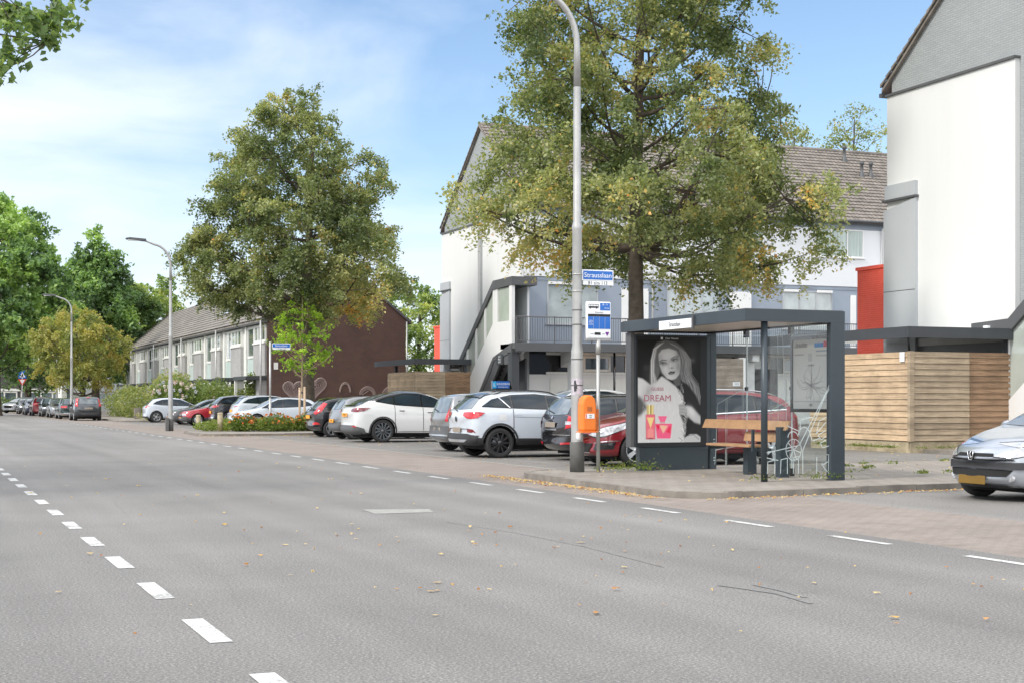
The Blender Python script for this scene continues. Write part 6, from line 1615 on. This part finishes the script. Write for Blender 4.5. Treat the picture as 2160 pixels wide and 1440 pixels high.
for a, b in zip(bk[:-1], bk[1:]): ps(MB().box(GX, GX+.010, a+.02, b-.02, SZ+.13, zt0-.03).build('back_pane', M['gl'], sh))
ps(MB().box(12.17, SX1-.27, SY0+.05, SY0+.060, SZ+.13, zt0-.03).build('end_pane', M['gl'], sh))
# decal lines on the glass, given as (photo px) polylines lying on the two glass planes
def on_back(px, py): y = onx(px, GX-.002); return (GX-.003, y, hgt(py, GX, y))
def on_end(px, py): x = ony(px, SY0+.048); return (x, SY0+.046, hgt(py, x, SY0+.05))
zx = lambda x: 1480+x/3.79; zy = lambda y: 640+y/3.79
def strip(mb, pts, w, plane):
    f = on_back if plane == 'b' else on_end
    q = [Vector(f(zx(x), zy(y))) for x, y in pts]; nrm = Vector((-1, 0, 0)) if plane == 'b' else Vector((0, -1, 0))
    for a, b in zip(q[:-1], q[1:]):
        d = (b-a); 
        if d.length < 1e-4: continue
        d.normalize(); s_ = nrm.cross(d)*w/2; a2 = a-d*w*.3; b2 = b+d*w*.3
        mb.add([a2-s_, b2-s_, b2+s_, a2+s_], [(0, 1, 2, 3)])
dm = MB()
for pts in ([(370, 660), (125, 800), (115, 1160), (105, 1280)], [(195, 765), (190, 1285)], [(205, 765), (200, 1285)], [(325, 690), (325, 920)], [(336, 690), (336, 920)], [(80, 1090), (105, 1080)], [(80, 1115), (105, 1105)], [(80, 1230), (110, 1228)], [(80, 1250), (110, 1248)],
            [(110, 1168), (185, 1152)], [(195, 1152), (330, 1130)], [(370, 1290), (373, 1205), (445, 1222), (445, 1310)], [(455, 1310), (457, 1225), (480, 1225)], [(350, 1095), (372, 1120), (400, 1085), (420, 1115), (440, 1092)], [(340, 912), (368, 905)]): strip(dm, pts, .014, 'b')
for pts in ([(612, 930), (608, 240), (645, 238), (680, 935)], [(522, 870), (705, 765)], [(540, 882), (735, 795)], [(705, 765), (710, 685), (735, 675)], [(735, 780), (1020, 605)], [(1015, 655), (760, 765)]): strip(dm, pts, .016, 'b')
ps(dm.build('glass_decal', M['decal'], sh, recalc=False))
dm = MB()
for pts in ([(1020, 650), (1005, 690), (780, 1130), (522, 1190)], [(1020, 680), (985, 740), (808, 1170), (808, 1355)], [(685, 975), (785, 1020), (790, 925), (885, 905)], [(995, 905), (940, 935), (915, 1040), (992, 945)], [(992, 1010), (930, 1050), (955, 1085), (992, 1060)], [(992, 1090), (950, 1110), (965, 1150), (1015, 1135)],
            [(525, 1355), (528, 1262), (585, 1248), (583, 1355)], [(630, 1355), (634, 1245), (685, 1232), (685, 1355)], [(733, 1355), (737, 1225), (773, 1218), (773, 1355)], [(920, 1355), (920, 1225)], [(1000, 1205), (1015, 1205), (1012, 1355)], [(962, 1290), (1010, 1260)], [(960, 1275), (985, 1320), (1005, 1340)], [(522, 1232), (610, 1250)]): strip(dm, pts, .014, 'e')
arc = [(700+40*math.cos(a)+30, 1065-45*math.sin(a)) for a in np.linspace(PI, .2, 9)]; strip(dm, arc, .016, 'e')
arc = [(820+45*math.cos(a), 1045-60*math.sin(a)) for a in np.linspace(PI, .1, 9)]; strip(dm, arc, .016, 'e'); strip(dm, [(865, 1030), (885, 1095), (940, 1075)], .016, 'e')
arc = [(735+62*math.cos(a), 1165+85*math.sin(a)) for a in np.linspace(0, 2*PI, 20)]; strip(dm, arc, .012, 'e')
for k in range(7): a = k*2*PI/7+.3; strip(dm, [(735, 1165), (735+60*math.cos(a), 1165+82*math.sin(a))], .012, 'e')
ps(dm.build('glass_decal', M['decal'], sh, recalc=False))
# roof sign
sg = ps(MB().box(SX0-.035, SX0-.003, 20.85, 21.95, 2.50, 2.65).build('roof_sign', M['signw'], sh, bevel=.004)); text('lettering', 'Strausslaan', .105, (SX0-.037, 21.4, 2.575), FACE_MX, M['ink'], sg, .001, .85)
ps(MB().box(SX0-.032, SX0-.002, 20.80, 20.845, 2.47, 2.69).build('sign_end', M['anthl'], sh))
# bench
be = empty('bench', (12.95, 20.6, SZ)); tag(be, 'wooden slatted bench on dark steel legs inside the shelter', 'bench'); BO = Vector((12.95, 20.6, SZ))
def pb(o): o.location = -BO; return o
pb(MB().prism([(13.10, 1.00), (13.14, 1.0), (13.07, .845), (13.03, .845)], 20.2, 22.9, 'y').build('backrest', M['bench'], be, bevel=.008))
pb(MB().prism([(13.13, .80), (13.17, .80), (13.13, .645), (13.09, .645)], 20.3, 21.6, 'y').build('backrest', M['bench'], be, bevel=.008))
pb(MB().box(12.68, 13.06, 20.75, 22.15, .56, .60).build('seat', M['bench'], be, bevel=.008))
for y in (20.72, 22.17): pb(MB().box(12.72, 12.76, y-.02, y+.02, .5, .86).box(12.76, 13.08, y-.02, y+.02, .5, .54).build('armrest', M['shelter'], be))
for y in (20.35, 21.35): pb(MB().box(12.98, 13.16, y-.07, y+.07, SZ, .90 if y < 21 else .56).build('leg', M['shelter'], be, bevel=.005))
# timetable case on the back wall
mc = empty('map_case', (GX, 19.95, 1.1)); tag(mc, 'framed route map and timetable on the shelter back wall', 'notice board'); MO = Vector((GX, 19.95, 1.1))
def pm_(o): o.location = -MO; return o
ya, yb_ = onx(1747, GX-.06), onx(1668, GX-.06); za, zb = 1.14, 2.36
fr = MB(); X0, X1 = GX-.07, GX-.015; t = .055
fr.box(X0, X1, ya, yb_, za, za+t); fr.box(X0, X1, ya, yb_, zb-t, zb); fr.box(X0, X1, ya, ya+t*.5, za+t, zb-t); fr.box(X0, X1, yb_-t, yb_, za+t, zb-t)
pm_(fr.build('frame', M['gloss'], mc))
def print_grid(name, img, W_, H_, fn, m, parent):
    # img: rows top->bottom (h, w, 3) linear colours; fn(u, v) -> 3D point, v up
    h, w = img.shape[:2]; u, v = np.meshgrid(np.arange(w+1)/w, 1-np.arange(h+1)/h); P = np.array([fn(a, b) for a, b in zip(u.ravel(), v.ravel())])
    idx = np.arange((h+1)*(w+1)).reshape(h+1, w+1); F = np.stack([idx[1:, :-1], idx[1:, 1:], idx[:-1, 1:], idx[:-1, :-1]], -1).reshape(-1, 4)
    me = bpy.data.meshes.new(name); me.vertices.add(len(P)); me.vertices.foreach_set('co', P.reshape(-1)); n = len(F)
    me.loops.add(4*n); me.loops.foreach_set('vertex_index', F.reshape(-1).astype(np.int32)); me.polygons.add(n); me.polygons.foreach_set('loop_start', np.arange(0, 4*n, 4, dtype=np.int32)); me.update(calc_edges=True)
    at = me.attributes.new('print', 'FLOAT_COLOR', 'FACE'); c = np.ones((n, 4)); c[:, :3] = img.reshape(-1, 3); at.data.foreach_set('color', c.reshape(-1).astype(np.float32)); me.materials.append(m)
    return link_mesh(name, me, parent)
class Canvas:
    def __init__(s, w, h, x0, y0, x1, y1, ss=2):
        s.w, s.h = w*ss, h*ss; s.ss = ss; s.img = np.zeros((s.h, s.w, 3)); s.X, s.Y = np.meshgrid(x0+(np.arange(s.w)+.5)/s.w*(x1-x0), y0+(np.arange(s.h)+.5)/s.h*(y1-y0))
        s.px = (x1-x0)/s.w
    def blur(s, m, r):
        k = int(r/s.px)
        for _ in range(2 if k > 0 else 0):
            c = np.cumsum(np.pad(m, ((k+1, k), (0, 0)), 'edge'), 0); m = (c[2*k+1:]-c[:-2*k-1])/(2*k+1)
            c = np.cumsum(np.pad(m, ((0, 0), (k+1, k)), 'edge'), 1); m = (c[:, 2*k+1:]-c[:, :-2*k-1])/(2*k+1)
        return m
    def mix(s, m, c): s.img = s.img*(1-m[..., None])+np.array(c if hasattr(c, '__len__') else (c, c, c))*m[..., None]
    def poly(s, pts, c, soft=0, a=1.0):
        m = np.zeros_like(s.X, bool); n = len(pts); j = n-1
        for i in range(n):
            xi, yi = pts[i]; xj, yj = pts[j]
            if yi != yj: m ^= ((yi > s.Y) != (yj > s.Y)) & (s.X < (xj-xi)*(s.Y-yi)/(yj-yi)+xi)
            j = i
        s.mix(s.blur(m.astype(float), soft)*a, c)
    def curve(s, pts, w, c, a=1.0, soft=1.5):
        d = np.full(s.X.shape, 1e9)
        for (x0, y0), (x1, y1) in zip(pts[:-1], pts[1:]):
            dx, dy = x1-x0, y1-y0; t = np.clip(((s.X-x0)*dx+(s.Y-y0)*dy)/(dx*dx+dy*dy+1e-9), 0, 1); d = np.minimum(d, np.hypot(s.X-x0-t*dx, s.Y-y0-t*dy))
        s.mix(np.clip((w/2+soft-d)/(2*soft), 0, 1)*a, c)
    def blob(s, x, y, rx, ry, c, a=1.0, rot=0):
        cr, sr = math.cos(rot), math.sin(rot); u = ((s.X-x)*cr+(s.Y-y)*sr)/rx; v = (-(s.X-x)*sr+(s.Y-y)*cr)/ry
        s.mix(np.exp(-(u*u+v*v))*a, c)
    def out(s): return s.img.reshape(s.h//s.ss, s.ss, s.w//s.ss, s.ss, 3).mean((1, 3))
cv = Canvas(70, 100, 0, 0, 100, 140); cv.img[:] = (.58, .58, .56); rg = random.Random(2)
cv.poly([(0, 0), (100, 0), (100, 10), (0, 12)], (.35, .36, .38), 2, .5); cv.poly([(62, 8), (88, 8), (88, 17), (62, 17)], (.03, .2, .5)); cv.poly([(88, 5), (100, 5), (100, 17), (88, 17)], (.5, .06, .1))
cv.curve([(5, 14), (40, 14)], 2.5, .12); cv.curve([(5, 30), (30, 30)], 1.2, .1); cv.curve([(68, 24), (98, 24)], 1.6, (.05, .12, .25)); cv.curve([(68, 33), (95, 33)], 1.2, .2); cv.poly([(44, 28), (56, 28), (56, 44), (44, 44)], .45)
for k in range(34):
    a = rg.uniform(0, 2*PI); x, y = 52, 92; pts = [(x, y)]
    for j in range(rg.randint(2, 6)): a += rg.uniform(-.7, .7); x += math.cos(a)*9; y += math.sin(a)*7.5; pts.append((min(94, max(6, x)), min(122, max(52, y))))
    cv.curve(pts, .7, .12, .8, .6)
cv.curve([(54, 50), (52, 120)], 1.2, .15); cv.curve([(3, 125), (97, 125)], .8, .2); cv.curve([(46, 52), (60, 52)], 2, .1); cv.blob(52, 132, 4, 3, .1, .9)
pm_(print_grid('map_sheet', cv.out(), 1, 1, lambda u, v: (GX-.05, yb_-t-.0+(ya+t*.5-yb_+t)*u, za+t+(zb-za-2*t)*v), M['mapprint'], mc))
text('lettering', 'Strausslaan', .075, (GX-.052, yb_-.28, zb-.12), FACE_MX, M['ink'], mc, .0005).location = Vector((GX-.053, yb_-.30, zb-.13))-MO
# ---- advertisement display
ad = empty('advertising_display', (12.6, 23.3, SZ)); tag(ad, 'black framed advertising display with perfume poster at the far end of the shelter', 'advertising display'); AO = Vector((12.6, 23.3, SZ))
def pa(o): o.location = -AO; return o
AY = 23.20
pa(MB().box(11.86, 13.38, AY, AY+.20, .50, 2.49).build('case', M['shelter'], ad, bevel=.01)); pa(MB().box(11.96, 13.34, AY+.03, AY+.17, SZ, .497).build('plinth', M['shelter'], ad))
pa(MB().box(11.78, 11.857, AY+.02, AY+.22, .50, 2.52).build('side_trim', M['greytrim'], ad, bevel=.006))
pa(MB().box(11.875, 13.30, AY-.012, AY-.001, .52, 2.46).build('black_surround', M['ink'], ad))
px0, px1, pz0, pz1 = ony(1345.5, AY-.015), ony(1477.5, AY-.015), hgt(932, 12.5, AY), hgt(717, 12.5, AY)
cv = Canvas(116, 190, 135, 140, 840, 1290); rg = random.Random(12)
cv.img[:] = .022
cv.blob(700, 260, 120, 200, .06, .7); cv.blob(250, 520, 60, 100, .05, .6); cv.blob(750, 365, 25, 28, .11, .8); cv.poly([(200, 420), (640, 430), (640, 460), (200, 480)], .06, 10, .5)
# left hair + right hair mass
cv.poly([(345, 170), (440, 140), (560, 160), (650, 230), (700, 330), (730, 440), (735, 560), (800, 650), (845, 800), (850, 960), (760, 960), (700, 820), (640, 700), (600, 560), (560, 300), (420, 250), (370, 330), (380, 500), (330, 640), (290, 700), (265, 560), (275, 380), (300, 250)], .13, 8)
for k in range(70):   # strands right
    t0 = rg.random(); x = 600+110*t0; col = rg.choice([.03, .08, .2, .42, .55, .32]); cv.curve([(440+t0*120, 160+t0*40), (590+80*t0, 240+30*t0), (x+20, 360), (x+35*rg.random(), 520), (x+20+90*t0, 650+rg.uniform(-30, 30)), (x+60+80*t0, 860)], rg.uniform(2, 6), col, .65, 2)
for k in range(46):
    t0 = rg.random(); col = rg.choice([.05, .2, .45, .6, .35]); cv.curve([(430-t0*60, 165+t0*30), (350-40*t0, 240), (325-45*t0, 370), (320-40*t0, 500), (350-70*t0, 600), (300-10*t0, 700)], rg.uniform(2, 6), col, .7, 2)
# body dark dress
cv.poly([(560, 560), (700, 640), (790, 760), (850, 900), (850, 1290), (500, 1290), (600, 900), (520, 650)], .035, 8)
# face and neck
cv.poly([(500, 540), (600, 520), (620, 640), (560, 660)], .12, 8)
cv.poly([(365, 300), (400, 250), (480, 232), (570, 262), (610, 330), (612, 430), (600, 520), (560, 570), (515, 588), (455, 565), (405, 500), (372, 410)], .47, 6)
cv.poly([(372, 300), (400, 500), (455, 565), (440, 480), (420, 380), (400, 300)], .3, 14, .6); cv.blob(480, 300, 70, 50, .62, .6); cv.blob(440, 470, 36, 45, .62, .5); cv.blob(590, 440, 30, 70, .22, .7); cv.blob(500, 560, 40, 16, .55, .5); cv.blob(590, 300, 30, 60, .14, .6)
cv.blob(418, 400, 42, 20, .06, .9, .1); cv.blob(545, 360, 42, 20, .06, .9, -.2); cv.blob(420, 402, 20, 8, .5, .8); cv.blob(545, 363, 20, 8, .5, .8); cv.blob(415, 401, 8, 8, .015, 1); cv.blob(536, 364, 8, 8, .015, 1)
cv.curve([(378, 382), (410, 362), (455, 368)], 9, .07, .9, 3); cv.curve([(505, 352), (540, 325), (585, 322)], 9, .07, .9, 3); cv.curve([(378, 410), (400, 390), (450, 398)], 5, .02, .9, 2); cv.curve([(510, 368), (540, 348), (575, 348)], 5, .02, .9, 2)
cv.curve([(490, 370), (508, 430), (520, 448)], 6, .28, .6, 4); cv.blob(512, 452, 22, 7, .08, .8); cv.blob(500, 420, 9, 40, .66, .5)
cv.poly([(470, 512), (500, 488), (520, 490), (552, 486), (548, 510), (520, 528), (488, 528)], .11, 3); cv.blob(512, 518, 26, 7, .34, .8); cv.curve([(472, 510), (510, 503), (550, 492)], 3, .02, .8, 1.5)
# fur coat, sleeve, hands
cv.poly([(135, 560), (190, 575), (270, 640), (330, 620), (400, 545), (470, 590), (560, 660), (640, 760), (650, 880), (600, 960), (640, 1060), (660, 1290), (135, 1290)], .50, 8)
cv.poly([(135, 760), (190, 800), (240, 900), (170, 980), (135, 1000)], .05, 16, .9)
cv.blob(250, 720, 50, 110, .24, .6, .4)
for k in range(150):
    x = rg.uniform(180, 640); y = rg.uniform(620, 1280); l = rg.uniform(30, 70); cv.curve([(x, y), (x+rg.uniform(-14, 14), y+l)], rg.uniform(2, 5), rg.choice([.38, .62, .66, .42]), .5, 2)
for k in range(70):
    t0 = rg.random(); x = 560+90*math.sin(t0*3); y = 640+t0*640; cv.curve([(x, y), (x+rg.uniform(10, 50), y+rg.uniform(15, 50)), (x+rg.uniform(5, 40), y+rg.uniform(50, 80))], rg.uniform(2, 5), rg.choice([.7, .6, .05, .45]), .8, 2)
cv.poly([(590, 860), (650, 850), (670, 900), (665, 985), (600, 975)], .32, 6); cv.curve([(595, 880), (655, 875)], 3, .1); cv.curve([(595, 915), (660, 915)], 3, .1); cv.curve([(600, 945), (660, 950)], 3, .1)
cv.poly([(670, 870), (740, 890), (850, 1010), (850, 1090), (760, 1060), (680, 980)], .42, 10); cv.blob(740, 940, 30, 60, .6, .6, -.5); cv.poly([(660, 1240), (720, 1200), (800, 1200), (850, 1240), (850, 1290), (650, 1290)], .42, 6); cv.curve([(690, 1220), (760, 1205), (820, 1260)], 5, .1); cv.poly([(690, 1010), (760, 1060), (700, 1190), (670, 1100)], .03, 8)
# bottles
cv.poly([(236, 868), (312, 868), (312, 972), (236, 972)], (.48, .38, .15)); cv.curve([(262, 870), (262, 970)], 10, (.75, .68, .42)); cv.curve([(276, 870), (276, 970)], 4, (.05, .03, .02)); cv.curve([(300, 870), (300, 970)], 8, (.7, .6, .35))
cv.poly([(224, 975), (324, 975), (326, 1250), (226, 1250)], (.62, .16, .2)); cv.poly([(236, 1010), (314, 1010), (276, 1130)], (.72, .52, .24), 3); cv.poly([(240, 1150), (276, 1120), (310, 1150), (308, 1235), (240, 1235)], (.66, .28, .26), 6, .8); cv.curve([(224, 975), (324, 975), (326, 1250), (226, 1250), (224, 975)], 3, (.3, .03, .06)); cv.blob(276, 1244, 36, 7, (.15, .01, .03), .9)
cv.poly([(358, 992), (462, 992), (436, 1060), (384, 1060)], (.70, .14, .25)); cv.poly([(380, 1058), (440, 1058), (440, 1075), (380, 1075)], (.5, .3, .32)); cv.poly([(328, 1078), (518, 1078), (500, 1244), (348, 1244)], (.68, .12, .22)); cv.poly([(375, 1095), (470, 1100), (418, 1190)], (.72, .42, .3), 6); cv.poly([(340, 1090), (380, 1100), (360, 1160)], (.6, .03, .08), 3); cv.poly([(480, 1120), (506, 1100), (494, 1190), (450, 1170)], (.62, .05, .1), 3)
img = np.clip(cv.out(), 0, 1)**1.12*1.35; img = np.clip(img, 0, .85)
pos_ = pa(print_grid('poster', img, 1, 1, lambda u, v: (px0+(px1-px0)*u, AY-.015, pz0+(pz1-pz0)*v), M['print'], ad))
def onp(x, y): return ((px0+(px1-px0)*(x-135)/705), (pz1-(pz1-pz0)*(y-140)/1150))
pk = surf('poster_pink_ink', (.42, .10, .16), .3)
def ptext(s_, x, y, size, sx): a, b = onp(x, y); o = text('poster_lettering', s_, size, (0, 0, 0), FACE_MY, pk, ad, .0005, sx); o.location = Vector((a, AY-.018, b))-AO
ptext('GUESS', 352, 690, .078, 1.15); ptext('DREAM', 352, 795, .165, 1.02)
o = text('lettering', 'Clear Channel', .045, (0, 0, 0), FACE_MY, M['signw'], ad, .0005); o.location = Vector((12.58, AY-.014, 2.425))-AO
pa(MB().box(12.36, 12.40, AY-.015, AY-.0125, 2.405, 2.445).build('logo', M['signw'], ad))

# ---------------------------------------------------------------- sky, sun, camera
sc = bpy.context.scene
w = bpy.data.worlds.new('World'); sc.world = w; w.use_nodes = True; nt = w.node_tree; nt.nodes.clear()
SUN_EL, SUN_AZ = math.radians(42), math.radians(-102)   # azimuth measured from +Y clockwise
out = N(nt, 'ShaderNodeOutputWorld'); bg = N(nt, 'ShaderNodeBackground'); bg.inputs[1].default_value = .115
sky = N(nt, 'ShaderNodeTexSky'); sky.sky_type = 'NISHITA'; sky.sun_disc = False; sky.sun_elevation = SUN_EL; sky.sun_rotation = SUN_AZ; sky.altitude = 50; sky.air_density = 1.0; sky.dust_density = .6; sky.ozone_density = 2.5
tc = N(nt, 'ShaderNodeTexCoord'); d = tc.outputs['Generated']
sep = N(nt, 'ShaderNodeSeparateXYZ'); nt.links.new(d, sep.inputs[0])
def vm(sc3, rot=(0, 0, 0)):
    mp = N(nt, 'ShaderNodeMapping'); mp.inputs['Scale'].default_value = sc3; mp.inputs['Rotation'].default_value = rot; nt.links.new(d, mp.inputs[0]); return mp.outputs[0]
def math_(op, a, b=None, c=None):
    n = N(nt, 'ShaderNodeMath', operation=op)
    for i, v in enumerate((a, b, c)):
        if v is None: continue
        if hasattr(v, 'is_linked'): nt.links.new(v, n.inputs[i])
        else: n.inputs[i].default_value = v
    return n.outputs[0]
n1 = N(nt, 'ShaderNodeTexNoise'); nt.links.new(vm((2.2, 2.2, 5.5), (.5, .35, 0)), n1.inputs['Vector']); n1.inputs['Scale'].default_value = 1.5; n1.inputs['Detail'].default_value = 8; n1.inputs['Roughness'].default_value = .52; n1.inputs['Distortion'].default_value = .5
n2 = N(nt, 'ShaderNodeTexNoise'); nt.links.new(vm((5, 5, 14), (.3, .6, 0)), n2.inputs['Vector']); n2.inputs['Scale'].default_value = 2.2; n2.inputs['Detail'].default_value = 7
# veil is denser towards the west/left and near the horizon, clear blue to the east (+x)
az = math_('SUBTRACT', sep.outputs[0], math_('MULTIPLY', sep.outputs[1], .50))     # grows to the right
base = math_('ADD', math_('MULTIPLY', az, -1.15), math_('MULTIPLY', sep.outputs[2], -1.9))
cov = math_('ADD', math_('ADD', base, .42), math_('MULTIPLY', math_('SUBTRACT', n1.outputs['Fac'], .5), 2.6))
cov = math_('ADD', cov, math_('MULTIPLY', math_('SUBTRACT', n2.outputs['Fac'], .5), .5))
mask = ramp(nt, cov, [(0, 0), (.25, .18), (.7, .72), (1.0, .95)])
col = mixc(nt, mask, sky.outputs[0], (5.5, 6.0, 6.8))
# unseen bright cloud added overhead and behind the camera to light the scene
def sstep(v, a, b):
    m_ = N(nt, 'ShaderNodeMapRange', interpolation_type='SMOOTHSTEP'); m_.inputs[1].default_value = a; m_.inputs[2].default_value = b; nt.links.new(v, m_.inputs[0]); return m_.outputs[0]
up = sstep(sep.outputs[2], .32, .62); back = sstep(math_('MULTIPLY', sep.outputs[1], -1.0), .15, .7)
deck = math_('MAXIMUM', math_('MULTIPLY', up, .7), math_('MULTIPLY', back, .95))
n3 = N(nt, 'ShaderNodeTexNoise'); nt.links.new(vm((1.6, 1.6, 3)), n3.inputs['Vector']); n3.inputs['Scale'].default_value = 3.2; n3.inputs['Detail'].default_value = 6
fill_deckc = ramp(nt, n3.outputs['Fac'], [(.38, (4.6, 5.6, 7.4)), (.5, (11, 11, 11)), (.64, (20, 19.4, 18.6))])
col = mixc(nt, deck, col, fill_deckc)
# a deeper, cleaner blue where no veil lies
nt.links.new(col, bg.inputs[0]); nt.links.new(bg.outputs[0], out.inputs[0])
sun = bpy.data.lights.new('sun', 'SUN'); sun.energy = 1.8; sun.angle = math.radians(12); sun.color = (1, .95, .87)
so = bpy.data.objects.new('sun', sun); COL.objects.link(so); so['kind'] = 'structure'
sd = Vector((math.cos(SUN_EL)*math.sin(SUN_AZ), math.cos(SUN_EL)*math.cos(SUN_AZ), math.sin(SUN_EL))); so.rotation_euler = sd.to_track_quat('Z', 'Y').to_euler()
cam = bpy.data.cameras.new('camera'); co = bpy.data.objects.new('camera', cam); COL.objects.link(co); sc.camera = co
cam.sensor_width = 36; cam.lens = 36*CF/2160; cam.clip_end = 3000; cam.clip_start = .1
co.location = (0, 0, EYE); co.rotation_euler = (PI/2, 0, -TH); cam.shift_y = (CH-720)/2160
sc.render.resolution_x = 2160; sc.render.resolution_y = 1440
sc.view_settings.view_transform = 'Standard'; sc.view_settings.look = 'None'; sc.view_settings.gamma = 1; sc.view_settings.exposure = .74
try: sc.cycles.transparent_max_bounces = 24; sc.cycles.max_bounces = 8
except Exception: pass
